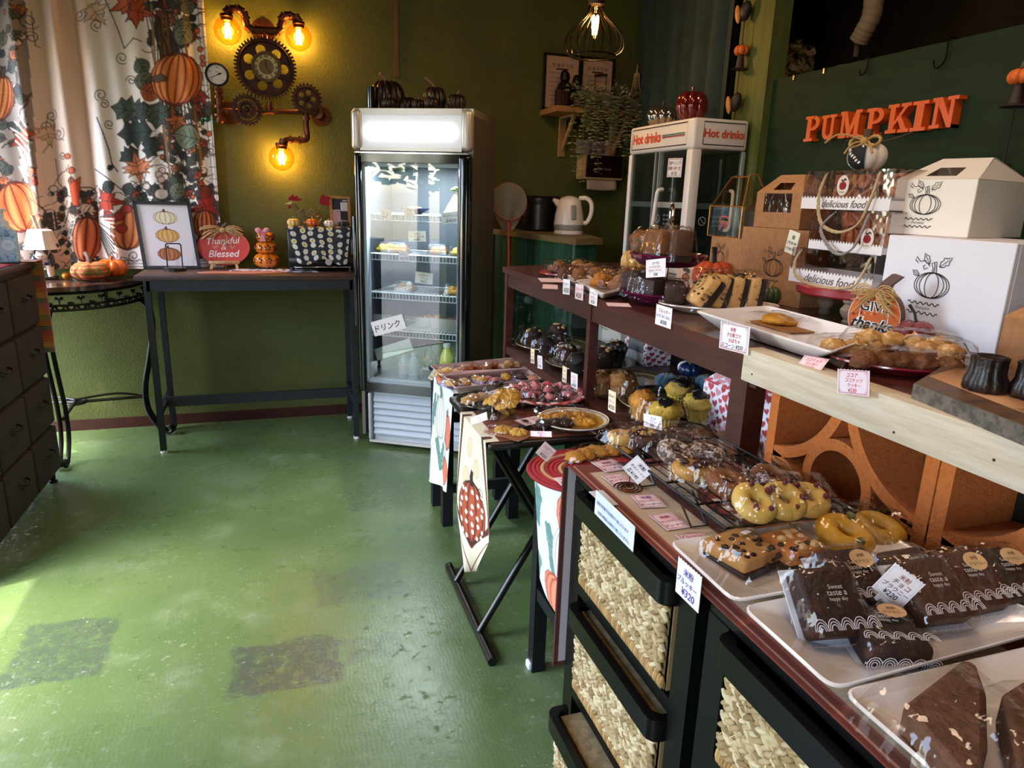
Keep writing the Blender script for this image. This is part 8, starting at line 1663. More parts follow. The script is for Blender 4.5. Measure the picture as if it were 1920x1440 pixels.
# ------------------------------------------------------------------ folding table with runner
def folding_table():
 z1 = .66; x0, x1, y0, y1 = .505, .925, 1.69, 2.17; t = thing('folding_table', 'black folding tray table with crossed metal legs', 'table'); bk = mat('#131110', .3, .1)
 m = MB(); m.rbox(((x0+x1)/2, (y0+y1)/2, z1-.012), (x1-x0, y1-y0, .024), .01, 3); o = m.build('tabletop', mat('#1a1513', .3), t)
 for y, g in ((y0+.09, 1), (y1-.09, -1)):
  MB().cyl((x0+.012, y, .024), (x1-.06, y+g*.0, z1-.026), .0115, None, 12).build('leg', bk, t); MB().cyl((x1-.012, y+g*.03, .024), (x0+.05, y+g*.03, z1-.026), .0115, None, 12).build('leg', bk, t)
 for x in (x0+.012, x1-.012):
  MB().cyl((x, 1.652, .014), (x, 2.186, .014), .0135, None, 14).build('foot_bar', bk, t)
  for y in (1.652, 2.186): MB().cyl((x, y-.012, .0145), (x, y+.012, .0145), .0145, None, 14).build('end_cap', BLACK, t)
 MB().cyl((x0+.05, y0+.09, z1-.03), (x0+.05, y1-.09, z1-.03), .009, None, 10).build('cross_bar', bk, t)
 # runner with a pointed hanging end
 ya, yb = 1.70, 1.985; w = yb-ya; cw, ch = 110, 340; Lt = .41; Lh = .47; c = Paint(cw, ch, '#dcd6bc'); P = lambda s: s/(Lt+Lh)*ch
 top = P(Lt); c.poly([(0, 0), (cw, 0), (cw, top*.93), (0, top*.93)], '#6e3420'); c.poly([(0, 0), (cw, 0), (cw, top*.30), (0, top*.30)], '#8a4a30')
 for k in range(5): c.poly([(0, top*(.05+.06*k)), (cw, top*(.05+.06*k)), (cw, top*(.07+.06*k)), (0, top*(.07+.06*k))], '#dcd0b8' if k % 2 else '#4a2014')
 hb = P(Lt+.30); tip = ch-2
 edge = [(0, top*.9), (0, hb), (cw*.5, tip), (cw, hb), (cw, top*.9)]; inner = [(cw*.13, top*.98), (cw*.13, hb-8), (cw*.5, tip-34), (cw*.87, hb-8), (cw*.87, top*.98)]
 c.line(inner, 8, '#5a2a1c'); c.line([(x, y) for x, y in inner], 1, '#2a1410'); c.line(edge, 3, '#8a4a30'); c.line([(cw*.24, top), (cw*.24, hb-14), (cw*.5, tip-56), (cw*.76, hb-14), (cw*.76, top)], 1, '#c0b090')
 for i in range(30): y = top+i*6; [c.line([(x-4, y), (x+4, y)], 2.4, '#2a1612', .7) for x in (cw*.13, cw*.87) if y < hb-6]
 [c.ell(x, y, 7, 12, '#d8c4a0', .2, '#c8a884', .8) for x, y in ((48, 185), (66, 205), (40, 222))]
 c.pumpkin(55, 262, 27, 38, '#a84a2c', '#8a3820', '#2a1410', ribs=5, stem='#2a1a14', hi='#b85a38'); r_ = random.Random(2); [c.ell(55+(i % 5-2)*10+r_.uniform(-2, 2), 236+(i//5)*13+r_.uniform(-2, 2)+(i % 2)*4, 2.6, 3, '#eee4d0') for i in range(25)]; c.curl(74, 232, 8, 1, 1, '#2a1410')
 def fn(u, v):
  s = v*(Lt+Lh); y = yb-w*u
  if s < Lt: return (x1-.004-s, y, z1+.0015)
  k = (s-Lt); kk = k/Lh; lim = .30/Lh;
  if kk > lim: q = (kk-lim)/(1-lim); y = yb-w*(.5+(u-.5)*max(1-q, .02))
  return (x0-.006-.022*math.sin(u*5.2+.5)*min(k*4, 1)+.012*k, y-.0*k, z1+.0015-k)
 tag(c.sheet(fn, 'table_runner', CLOTH(), None, thick=.001), 'cream runner with brown border and dotted pumpkin hanging off folding table', 'table runner')
 zt = z1+.004
 p = Z(905, 757, zt); plate('black_plate', 'square black plate with cookie bag at back of folding table', V((p.x+.02, p.y, zt)), .105, .012, mat('#17140f', .25, coat=.3), flat=.8)
 p = Z(893, 752, zt+.01); t = thing('cookie_bag', 'flat bag of pale cookies on black plate', 'cookies', (p.x, p.y, zt+.0095), .6); [round_cookie(t, (k-1)*.034, .01*(k % 2), .028, .014, '#b08a58', k, .001) for k in range(3)]; bag(t, .12, .085, .022, 8)
 # gingham plate of sweets
 p = Z(1020, 752, zt); c0 = V((p.x, p.y, zt)); t = thing('gingham_plate', 'red and white gingham ruffled plate full of wrapped sweets', 'plate', c0); r = S(72, c0); m = MB(); vs = []; cs = []; n = 72
 for i, (q, z) in enumerate(((0, .004), (.3, .004), (.6, .005), (.8, .014), (.9, .022), (1.0, .03), (1.08, .026))):
  for j in range(n): a = 2*pi*j/n; k = 1+.05*math.sin(a*18)*(q > .85); x, y = r*q*k*math.cos(a), r*q*k*math.sin(a); vs.append(V((x, y, z+.004*math.sin(a*18)*(q > .85)))); g = (int(math.floor(x/.011)) % 2)+(int(math.floor(y/.011)) % 2); cs.append(lin(('#e8d6d6', '#c04a50', '#9a1c2a')[g]))
 m.add(vs, [(i*n+j, i*n+(j+1) % n, (i+1)*n+(j+1) % n, (i+1)*n+j) for i in range(6) for j in range(n)], cs); m.build('ruffled_dish', mat('vc', .4), t, smooth=60, thick=.002)
 proto = None
 for i in range(24):
  a = i*2.4; q = r*.74*math.sqrt((i+.5)/24); pos = c0+V((q*math.cos(a), q*math.sin(a), .009+.014*(i % 3 == 0)))
  lab = ('small twist wrapped pink sweet on gingham plate', 'small twist wrapped brown sweet on gingham plate')[bool(i % 3) and i != 1]; gp = ('pink', 'brown')['brown' in lab]+' wrapped sweets on the gingham plate'
  if i in (0, 2):
   t2 = thing('wrapped_sweet', lab, 'sweet', pos, a, gp); m = MB(); lumpy(m, (0, 0, .011), .017, (1.1, .8, .62), .25, 2, i, 10, 8); m.build('sweet', mat('#4a241c' if 'brown' in lab else '#b0626a', .5), t2, smooth=70); b = bag(t2, .03, .03, .02, 2+i, fin=.022);
   if i: proto = t2
   else: proto2 = t2
  else: copy_thing(proto if proto and 'brown' in lab else proto2, pos, a, lab, gp, .9+.3*((i*.37) % 1))
 # yellow and white plate
 p = Z(1075, 797, zt); c1 = V((p.x, p.y, zt)); r = S(66, c1); t = plate('yellow_plate', 'white scalloped plate with yellow glaze holding bagged cookies', c1, r, .018, mat('#e6e0d6', .2, coat=.5), band=[(.0, .97, '#c8922a'), (.97, 1.0, '#ece8e2')], flat=.68)
 for px, py, lab, kind in ((1035, 783, 'bag of yellow flower cookies at left of yellow plate', 0), (1040, 797, 'bag of dark chocolate cookies at front of yellow plate', 1), (1075, 779, 'bag of yellow pumpkin cookies at back of yellow plate', 0), (1092, 790, 'bag with large yellow pumpkin shaped cookie on yellow plate', 2)):
  p = Z(px, py, zt+.014); t = thing('cookie_bag', lab, 'cookies', (p.x, p.y, zt+.0095), rnd.uniform(-.3, .3)+.9*(kind == 2))
  if kind == 1: [round_cookie(t, (k-1)*.03, 0, .026, .016, '#24120e', k, .001) for k in range(3)]
  elif kind == 2: pumpkin_cookie(t, 0, 0, .042, '#c8921e', .001)
  else: [pumpkin_cookie(t, (k-.5)*.046, 0, .026, '#cf9f3a', .001, k) for k in range(2)]
  bag(t, .105, .09, .024, 9+kind, fin=.012)
 for i, (px, py, lab, hh) in enumerate(((932, 778, 'upright bag of yellow cookies tied with dark ribbon', 1), (950, 782, 'second upright bag of yellow cookies beside the tied one', 1), (958, 812, 'clear bag with two pale yellow flower cookies at table corner', 0))):
  p = Z(px, py, zt); t = thing('cookie_bag', lab, 'cookies', (p.x, p.y, zt), .2+i)
  if hh:
   for k in range(5): a = k*1.26; o = pumpkin_cookie(t, .0, .0, .024, '#c89c3e', 0, k); o.location = (.022*math.cos(a), .022*math.sin(a), .012+.014*k); o.rotation_euler = (.5*math.sin(k*2), .9*math.cos(k), 0)
   bag(t, .085, .075, .085, 14+i, fin=.02)
   if i == 0: MB().torus((0, 0, .098), .012, .006, 14, 6).build('ribbon', mat('#1c1414', .3), t)
  else: [pumpkin_cookie(t, .045*(k-.5), .012*(k-.5), .027, '#cfa850', .003, k) for k in range(2)]; MB().rbox((0, 0, .001), (.12, .09, .0015), .0005, 1).build('backing_card', mat('#9a6a4a', .6), t); bag(t, .12, .09, .022, 11, fin=.01)
 o = thing('chocolate_pieces', 'dark chocolate cookie lying beside yellow flower cookies', 'cookie', Z(985, 802, zt)); round_cookie(o, 0, 0, .018, .016, '#1c0f0b', 3, 0)
 for pl_, tl, tr, bl, ls, lab, k in ((('z', zt+.03), (923, 727), (948, 733), (911, 736), ['クッキー', '¥250'], 'pale card lying behind black plate on folding table', dict(paper='#ecd8dc')), (('x', x0-.02), (880, 784), (910, 773), (883, 797), ['かぼちゃ', 'クッキー ¥350'], 'pink lettered card at left edge of folding table', dict(cols=['#c0405a', '#c0405a'])), (('z', zt+.02), (974, 768), (996, 777), (964, 788), ['キャンディ', '¥120'], 'pink brown card lying beside wrapped sweets', dict(paper='#d8a8a0')), (('x', x0+.1), (998, 808), (1038, 809), (995, 818), ['かぼちゃクッキー', '¥280'], 'pink card standing before yellow plate', dict(paper='#e2b8c4', cols=['#b02a5a', '#b02a5a']))): tagp(pl_, tl, tr, bl, ls, lab, zig=False, **k)
folding_table()
# ------------------------------------------------------------------ small stand with pumpkin towel and coiled mat
def stand():
 z1 = .636; x0, x1, y0, y1 = .605, .93, 1.15, 1.62; t = thing('black_stand', 'black wooden stand with low side rail between tables', 'stand'); bm_ = mat('#14171b', .45, .2)
 MB().bb(x0, x1, y0, y1, z1-.02, z1).build('tabletop', bm_, t)
 for x in (x0+.03, x1-.02):
  for y in (1.60, 1.17): MB().bb(x-.019, x+.019, y-.019, y+.019, 0, z1-.02).build('leg', bm_, t)
 for x in (x0+.03, x1-.02): MB().bb(x-.015, x+.015, 1.17, 1.60, .235, .272).build('side_rail', bm_, t)
 MB().rbox((x0+.018, 1.605, .012), (.03, .03, .024), .006).build('felt_pad', mat('#d8dce0', .9), t)
 def fn(u, v):
  y = 1.598-(1.598-1.15)*u; s = v*.62
  if s < .25: return (x0+.25-s-.004, y, z1+.0015)
  k = s-.25; return (x0-.004-.006*math.sin(u*8)*k*3, y-.22*k*(1-u), z1+.0015-k*(.80+.2*u))
 c = eucalypt_cloth(150, 250, 7, [(95, 85, 40, 22, 1), (95, 130, 40, 34, 1), (85, 180, 40, 45, 0), (60, 232, 36, 26, 1), (120, 205, 22, 30, 1)], '#d6e2e4'); tag(c.sheet(fn, 'printed_towel', CLOTH(), None, thick=.001), 'pale blue towel with pumpkins and eucalyptus hanging off black stand', 'towel')
 c0 = Z(1096, 885, z1+.004); c0.z = z1+.003; r = .145; m = MB(); cs = ['#8e1c22', '#a8242a', '#a8242a', '#c09a6a', '#9a2026', '#a8242a', '#a8242a', '#c09a6a', '#8e1c22', '#a8242a', '#9a2026', '#c09a6a', '#a8242a']
 for i, col in enumerate(cs): m.paint(col).torus((0, 0, .005), r*(13-i)/13-.004, .0062, 48, 6, .85)
 m.paint('#a8242a').cyl((0, 0, .001), (0, 0, .009), .012); tag(m.build('coiled_placemat', mat('vc', .9, bump=(300, .4)), None, c0), 'round red coiled rope placemat on black stand', 'placemat')
 for px, py, lab, rz in ((1098, 858, 'left of two flat bags of yellow cookies on coiled placemat', .4), (1146, 851, 'right of two flat bags of yellow cookies on coiled placemat', .1)):
  p = Z(px, py, z1+.014); t = thing('cookie_bag', lab, 'cookies', (p.x, p.y, z1+.0145), rz); [round_cookie(t, (k-1)*.036, 0, .03, .016, '#b8822c', k, .001) for k in range(3)]; bag(t, .13, .075, .02, 10, fin=.012)
 tagp(('y', Z(1010, 850, .66).y-.04), (1020, 825), (1041, 843), (1004, 849), ['かぼちゃ', 'パイ', '¥320'], 'pink lettered card ¥320 standing at left of coiled placemat', cols=['#c88a9a', '#c88a9a', '#2a2422']); tagp(('z', z1+.02), (1034, 896), (1062, 893), (1052, 910), ['パイ', '¥200'], 'pink card lying on edge of coiled placemat', paper='#e2bcc0')
stand()
# ------------------------------------------------------------------ seagrass drawer cabinets
def cabinets():
 fm = mat('#090909', .32, spec=.25); H1 = .8195; w, d = .41, .385; ps = .042
 t = thing('drawer_cabinet', 'black cabinet with seagrass basket drawers, farther one with notice', 'cabinet', (.497, 1.098, 0), -pi/2)
 for x in (ps/2, w-ps/2):
  for y in (ps/2, d-ps/2): MB().bb(x-ps/2, x+ps/2, y-ps/2, y+ps/2, 0, H1-.02).build('post', fm, t)
 MB().rbox((w/2, d/2, H1-.01), (w, d, .02), .002, 1).build('top', fm, t)
 rows = [.60, .375, .15]
 for z in rows+[H1-.045]: MB().bb(ps, w-ps, 0, .022, z-.012, z+.012).build('front_rail', fm, t)
 for z in rows+[H1-.05]:
  for x in (ps/2, w-ps/2): MB().bb(x-.008, x+.008, ps, d-ps, z-.012, z+.012).build('side_rail', fm, t)
 sg = mat('vc', .75, bump=(300, .3)); tones = ['#bfa87c', '#b0966a', '#ccb88c', '#a58a5c', '#d6c49c', '#8f754a']; wv = None
 for j, z in enumerate(rows):
  out = -.012-.03*(j == 2); q = MB(); x0, x1 = ps+.004, w-ps-.004; zb, zt = z+.016, z+.182
  q.bb(x0+.012, x1-.012, out+.012, d-.05, zb, zb+.01).bb(x0+.01, x1-.01, out+.014, out+.022, zb, zt-.01).bb(x0+.008, x0+.016, out+.014, d-.05, zb, zt-.01).bb(x1-.016, x1-.008, out+.014, d-.05, zb, zt-.01); b = q.build('basket', mat('#7a6440', .8), t)
  h = MB(); hh = MB(); n = 10; zc = zt+.002; yo = out-.012
  prof = [(x0-.002, out+.03), (x0-.002, yo+.02)]+[(x0+.018-.02*math.cos(a), yo+.02-.02*math.sin(a)) for a in np.linspace(0, pi/2, 5)]+[(x1-.018+.02*math.sin(a), yo+.02-.02*math.cos(a)) for a in np.linspace(0, pi/2, 5)]+[(x1+.002, out+.03)]
  inn = [(x1-.012, out+.03), (x1-.012, yo+.026), (x1-.024, yo+.014), (x0+.024, yo+.014), (x0+.012, yo+.026), (x0+.012, out+.03)]; h.prism(prof+inn, .036, (V((0, 0, zc-.022)), V((1, 0, 0)), V((0, 1, 0)), V((0, 0, 1)))); h.build('handle_rail', fm, b)
  MB().bb(x0+.014, x1-.014, out+.013, d-.055, zt-.004, zt+.004).build('rim', mat('#a8946a', .8, var=(60, '#8a7650', .4, .6)), b)
  if wv is None:
   r_ = random.Random(11); m = MB(); nr = 8; W_ = x1-x0-.016; HH = zt-zb-.036
   for i in range(nr):
    for k in range(int(W_/.0108)):
     for g in (-1, 1):
      cx = x0+.008+(k+.5+.25*(i % 2))*.0108; cz = zb+.024+HH*(i+.5)/nr+g*.0046; m.paint(r_.choice(tones)); m.ball((min(cx, x1-.01), out+.008+r_.uniform(-.003, .002), cz), .0118, 7, 5, (1, .42, .34), M.Rotation(g*R(34)+r_.uniform(-.12, .12), 3, 'Y'))
   for k in range(int(W_/.006)): m.paint(r_.choice(['#b08a54', '#a07a46', '#c09a64'])); m.ball((x0+.01+k*.006, out+.009, zb+.011), .012, 6, 4, (.32, .42, 1), M.Rotation(r_.uniform(-.12, .12), 3, 'Y'))
   for k in range(28): m.paint(r_.choice(tones)); a = V((r_.uniform(x0+.02, x1-.02), out+.002, r_.uniform(zb+.03, zt-.03))); m.tube(spline([a, a+V((r_.uniform(-.015, .015), -.006, r_.uniform(-.01, .015)))], 2), .0007, 4)
   o = m.build('seagrass_weave', sg, b, smooth=60, kind='stuff'); wv = (o, z)
  else:
   o = wv[0].copy(); COL.objects.link(o); o.parent = b; o.location = (0, -.03*(j == 2), z-wv[1])
 copy_thing(t, (.497, .662, 0), None, 'black cabinet with seagrass basket drawers, nearest one under brownie trays'); copy_thing(t, (.497, .226, 0), None, 'black seagrass drawer cabinet nearest the camera, mostly outside the picture')
 # runner over the cabinets
 cw, ch = 128, 300; c = Paint(cw, ch, '#b8a48c');
 for i in range(0, ch, 2): c.line([(0, i), (cw, i)], .5, '#a89478', .5)
 for x0_, x1_, col in ((0, 9, '#6a2c20'), (9, 11, '#8a4a38'), (46, 54, '#4a241c'), (108, 128, '#6a2c20')): c.poly([(x0_, 0), (x1_, 0), (x1_, ch), (x0_, ch)], col)
 c.poly([(0, 0), (cw, 0), (cw, 12), (0, 12)], '#6a2c20'); c.line([(4, 0), (4, ch)], .6, '#c08a74')
 for y in (70, 150, 235): c.pumpkin(82, y, 26, 20, '#7a3222', '#5a2216', '#2a1410', rot=1.4, ribs=5, stem='#2a1a14', hi='#8a3e2a'); [c.ell(82+dx*9, y+dy*9, 3, 3, '#cabba4') for dx in (-1, 0, 1) for dy in (-1, 0, 1)]; c.ell(30, y+30, 9, 12, '#b5927a', 0, '#a07a62', .8); c.curl(60, y-24, 7, 1, 1, '#2a1a14'); c.curl(100, y+26, 8, 2, 1, '#8a4a38')
 zt = H1+.0012; x0, x1, y0, y1 = .488, .81, .12, 1.112
 def fn(u, v):
  x = x0+(x1-x0)*u
  return (x, y1-(y1-y0)*v, zt+.0012)
 tag(c.sheet(fn, 'table_runner', CLOTH(), None, thick=.001), 'brown and beige pumpkin table runner along top of seagrass cabinets', 'table runner')
 m = MB(); k = []; m.paint('#a8a0a2').bb(.482, .80, 1.112, 1.1145, .40, .8208); m.paint('#4a2018').bb(.478, .486, 1.110, 1.116, .40, .8208).bb(.478, .80, 1.110, 1.116, .394, .402); tag(m.build('runner_end', mat('vc', .9)), 'grey lined brown edged runner end hanging beside farther cabinet', 'cloth')
 for tl, tr, bl, ls, lab in (((1110, 866), (1150, 860), (1136, 885), ['米粉', 'ココナッツ', 'ドーナツ'], 'first pink flavour card from far end of runner'), ((1129, 892), (1170, 887), (1153, 913), ['ココナッツ', 'ドーナツ', '(米粉)'], 'second pink flavour card, beside spiral card holder'), ((1179, 928), (1225, 926), (1202, 952), ['米粉', 'ブルーベリー', 'ドーナツ'], 'third pink flavour card with purple writing on runner'), ((1220, 965), (1262, 959), (1251, 994), ['米粉', 'アールグレイ', 'ドーナツ'], 'fourth pink flavour card below cooling rack'), ((1263, 1003), (1315, 998), (1284, 1020), ['プレーン', 'ドーナツ'], 'fifth pink flavour card half under white tray')): tagp(('z', zt+.004), tl, tr, bl, ls, lab, paper='#d8a8ac', border='#7a3a4a', cols=(['#5a3a7a']*3 if 'purple' in lab else ['#8a2a2a']*3))
 p = Z(1179, 916, zt+.0036); t = thing('spiral_card_holder', 'copper spiral wire card holder on runner', 'holder', p); m = MB(); m.tube([((.004+.022*k/60)*math.cos(k*.36), (.004+.022*k/60)*math.sin(k*.36), .0015) for k in range(61)], .0012, 5); m.tube([(0, 0, .0015), (0, 0, .04)], .001, 5); m.build('wire', mat('#6a3a22', .25, .9), t)
 tagp((p-V((.003, .004, 0)), (-.6, -.8, .1)), (1187, 843), (1216, 875), (1167, 877), ['米粉', '焼きドーナツ', '各¥190'], 'white card ¥190 for baked donuts on spiral holder', border='#b8c8c8', cols=['#15130f']*3, jit=.01)
 o = tagp(('x', .474), (1136, 936), (1214, 1010), (1112, 998), ['当店の焼菓子は米粉を使用しています', '当店の商品には卵を使用していません', '同じキッチンで卵商品を製造している為', '卵アレルギーの方はご注意ください'], 'pale blue printed notice hanging on farther seagrass cabinet', zig=False, name='notice', paper='#ccd6ea', cols=['#4a5a80']*4, jit=0)
 MB().bb(.474, .50, .93, .99, .8246, .8255).build('clip', mat('#c8ccd0', .4), o)
 tagp(('x', .482), (1283, 1052), (1328, 1092), (1266, 1108), ['米粉', 'ブルッキー', '¥320'], 'white card ¥320 hanging from front corner of white tray', cols=['#4a3a90']*3)
 # cooling rack
 zr = .862; A, B, C, D = Z(1153, 836, zr), Z(1347, 820, zr), Z(1610, 961, zr), Z(1362, 991, zr); t = thing('cooling_rack', 'black folding wire cooling rack loaded with donuts', 'rack'); bw = mat('#0f0e0e', .3, .4)
 MB().tube([A, B, C, D], .0024, 6, True).build('frame', bw, t); m = MB()
 for i in range(1, 13): k = i/13; m.tube([A+(B-A)*k, D+(C-D)*k], .0013, 4)
 for i in range(1, 4): k = i/4; m.tube([A+(D-A)*k-V((0, 0, .003)), B+(C-B)*k-V((0, 0, .003))], .002, 5)
 m.build('wires', bw, t)
 for P, Q in ((A+(D-A)*.62, B+(C-B)*.62), (A+(D-A)*.16, B+(C-B)*.16)):
  for s_, e in ((P, P+(Q-P)*.12), (Q, Q-(Q-P)*.12)): f_ = V((s_.x, s_.y-.05, zt+.004)); MB().tube([s_, f_, f_+(e-s_), e], .002, 5).build('folding_leg', bw, t)
 zz = zr+.003
 def bagged(px, py, rz, lab, build, w, d, h, seed, tilt=0, dz=0, cat='donut', name='wrapped_donut', z=None, fin=.016):
  q = Z(px, py, (z or zz)); k = {'donut': .74 if z is None else .9, 'cake': .88}.get(cat, 1); t = thing(name, lab, cat, (q.x, q.y, (z or zz)+dz*k), rz); t.rotation_euler = (tilt, 0, rz); t.scale = (k, k, k); build(t); bag(t, w, d, h, seed, fin=fin); return t
 def spr(t):
  donut(t, '#3a1a12', .043, .021); d = MB(); r_ = random.Random(1)
  for _ in range(46): a, q = r_.random()*6.28, r_.uniform(.014, .036); d.paint(r_.choice(['#d88a9a', '#c8a83a', '#c87a3a', '#e0d0c0', '#b08a4a'])); p = V((q*math.cos(a), q*math.sin(a), .0365-10*(q-.022)**2)); d.tube([p, p+V((r_.uniform(-.005, .005), r_.uniform(-.005, .005), .0005))], .0014, 4)
  d.build('sprinkles', mat('vc', .5), t); m = MB(); chips(m, [(.022*math.cos(a), .022*math.sin(a), .036) for a in (0, 1.2, 2.6, 4, 5.2)], .008, 3); m.build('nuts', mat('#a87e48', .6), t)
 SUG = dict(var=(90, '#c8bcb4', .46, .58)); cran = lambda t, c='#d0ae58', s=0: (donut(t, c, .045, .022, (10, '#b08a3c', .55, .7), s), chips(MB(), [(.03*math.cos(a+s), .03*math.sin(a+s), .034) for a in (.3, 1.5, 3.9, 5)], .0075, s).build('berry', mat('#5a1a26', .5), t))
 bagged(1165, 828, .3, 'pale cookie bag at far corner of cooling rack', lambda t: donut(t, '#b8924a', .038, .019), .085, .08, .036, 3)
 bagged(1204, 832, .2, 'chocolate donut with coloured sprinkles and nuts', spr, .095, .095, .042, 4); bagged(1268, 826, 1.0, 'dark chocolate donut behind sugar coated one', lambda t: donut(t, '#3a1c14', .043, .021, (30, '#a85a3a', .6, .7)), .09, .09, .04, 5)
 bagged(1262, 868, .5, 'large sugar coated brown donut in middle of rack', lambda t: donut(t, '#4a2e22', .047, .023, **SUG), .10, .10, .046, 6, .35, .012); bagged(1325, 860, .8, 'second sugar coated dark donut near showcase post', lambda t: donut(t, '#44281e', .043, .021, **SUG), .095, .095, .042, 7, .1)
 bagged(1293, 892, .9, 'yellow donut with dark blueberries at front of rack', lambda t: (donut(t, '#b8883e', .044, .024, (10, '#8a5a28', .5, .68)), chips(MB(), [(.026*math.cos(a), .026*math.sin(a), .038) for a in (2.4, 3.6, 4.6, 5.6)], .011, 2).build('berry', mat('#2a1620', .4), t)), .10, .10, .046, 8, .1)
 bagged(1360, 925, .3, 'plain brown donut in clear bag on rack', lambda t: donut(t, '#7a4a28', .046, .021, (40, '#5a3218', .5, .65)), .10, .105, .042, 4, .25, .01); bagged(1440, 912, .2, 'brown donut behind yellow cranberry donuts', lambda t: donut(t, '#6e4426', .044, .021), .095, .10, .042, 5, .2, .008)
 bagged(1405, 975, .1, 'largest yellow cranberry donut at front right of rack', cran, .10, .105, .046, 6, .55, .028); bagged(1462, 966, -.1, 'second yellow cranberry donut on rack', lambda t: cran(t, '#c8a450', 1), .10, .10, .044, 7, .5, .022); bagged(1508, 958, -.2, 'third yellow donut at right of rack', lambda t: cran(t, '#c49e4c', 2), .10, .10, .044, 8, .35, .014)
 # near trays
 zr = .848; _, z = tray('white_tray', 'white rectangular tray with chocolate chip bars and yellow donuts', [Z(1253, 1016, zr), Z(1374, 1128, zr), Z(1769, 1059, zr), Z(1605, 967, zr)], .022, WHITEG, lip=.03); z += .0008; al = math.atan2(*(lambda v: (v.y, v.x))(Z(1769, 1059, zr)-Z(1374, 1128, zr)))
 def bar(t, w, d, h, c, n, nut=False, s=1):
  m = MB(); m.rbox((0, 0, h*.68), (w, d, h*.66), .007, 3); m.build('cake', mat(c, .6, var=(14, '#8a4e1c', .5, .68), bump=(90, .5)), t, smooth=60); MB().rbox((0, 0, h*.2), (w*.985, d*.985, h*.4), .006, 2).build('chocolate_layer', CHOC, t); r_ = random.Random(s); m = MB(); chips(m, [(r_.uniform(-.42, .42)*w, r_.uniform(-.42, .42)*d, h) for _ in range(n)]+[(r_.uniform(-.4, .4)*w, -d/2, r_.uniform(.4, .8)*h) for _ in range(3)], .0062, s); m.build('chip', CHIP, t)
  if nut: m = MB(); chips(m, [(r_.uniform(-.4, .4)*w, r_.uniform(-.4, .4)*d, h) for _ in range(9)], .0085, s+1); m.build('nuts', mat('#c09a68', .7), t)
 bt = bagged(1385, 1058, al+.25, 'thick golden chocolate chip bar with white sticker on tray', lambda t: bar(t, .082, .085, .036, '#a87a42', 18), .09, .09, .042, 3, z=z, name='wrapped_cake_bar', cat='cake'); MB().rbox((.024, .012, .043), (.016, .009, .001), .0004, 1).build('price_sticker', mat('#e0dce8', .6), bt); bagged(1478, 1050, al+.1, 'nutty chocolate chip bar beside golden one on tray', lambda t: bar(t, .075, .075, .034, '#a8682e', 7, True, 4), .085, .085, .04, 4, z=z, name='wrapped_cake_bar', cat='cake')
 pep = lambda t: (donut(t, '#c89420', .046, .023, (8, '#b07a1e', .5, .7), rough=.6), chips(MB(), [(.034*math.cos(a), .034*math.sin(a), .034) for a in (.5, 4.2)], .007, 2).build('pumpkin_seed', mat('#5a5a28', .5), t))
 bagged(1574, 1030, .3, 'bright yellow donut with pumpkin seeds on white tray', pep, .10, .10, .044, 9, .3, .012, z=z); bagged(1640, 1012, .2, 'second yellow donut behind bright one on white tray', lambda t: donut(t, '#b08426', .043, .021), .095, .095, .04, 10, .2, .006, z=z)
 tagp(('z', z+.006), (1610, 1068), (1622, 1066), (1585, 1078), ['かぼちゃ'], 'orange lettered card lying on white tray', paper='#e0a890', cols=['#b84a2a'])
 zr = .846; _, z = tray('white_tray', 'white square tray of bagged brownies', [Z(1389, 1138, zr), Z(1560, 1293, zr), Z(2010, 1170, zr), Z(1735, 1070, zr)], .02, WHITEG, lip=.03); z += .0008
 r0 = None
 def brownie(t, sticker=True, top='#2a130d'):
  w, d, h = .07, .075, .03; MB().rbox((0, 0, h/2), (w, d, h), .006, 2).build('brownie', mat(top, .6, var=(40, '#45241a', .5, .66), bump=(140, .6)), t, smooth=60); MB().rbox((0, 0, .001), (w+.01, d+.012, .0016), .0004, 1).build('paper_base', mat('#c8ccd8', .6), t)
  L = MB(); fr = (V((0, 0, h+.0075)), V((1, 0, 0)), V((0, 1, 0)), V((0, 0, 1))); f2 = (V((0, -d/2-.0085, 0)), V((1, 0, 0)), V((0, 0, 1)), V((0, -1, 0)))
  for k in range(5):
   cx = (k-2)*.0155
   for r in (.008, .006, .004): ink(L, [(cx+r*math.cos(a), -d*.5+.003+r*1.6*math.sin(a)) for a in np.linspace(0, pi, 9)], fr, .0009, '#d8d4da');
   for r in (.008, .0055, .003): ink(L, [(cx+r*math.cos(a), .014+r*1.2*math.sin(a)) for a in np.linspace(0, 2*pi, 12)], f2, .0009, '#d8d4da')
  for k, s in enumerate(('Sweet', 'taste a', 'happy day')): text(L, s, fr, .0, .012-.007*k, .03, .005, '#c8c0bc')
  L.build('lace_print', INK, t)
  if sticker: L = MB(); f3 = (V((.012, .016, h+.0082)), V((1, 0, 0)), V((0, 1, 0)), V((0, 0, 1))); L.paint('#d0a878'); L.add([f3[0]+V((.0155*math.cos(a), .0125*math.sin(a), 0)) for a in np.linspace(0, 2*pi, 25)[:-1]], [tuple(range(24))]); text(L, '米粉', f3, 0, .004, .016, .005, '#15100d'); text(L, 'ブラウニー', f3, 0, -.004, .024, .005, '#15100d'); L.build('sticker', INK, t)
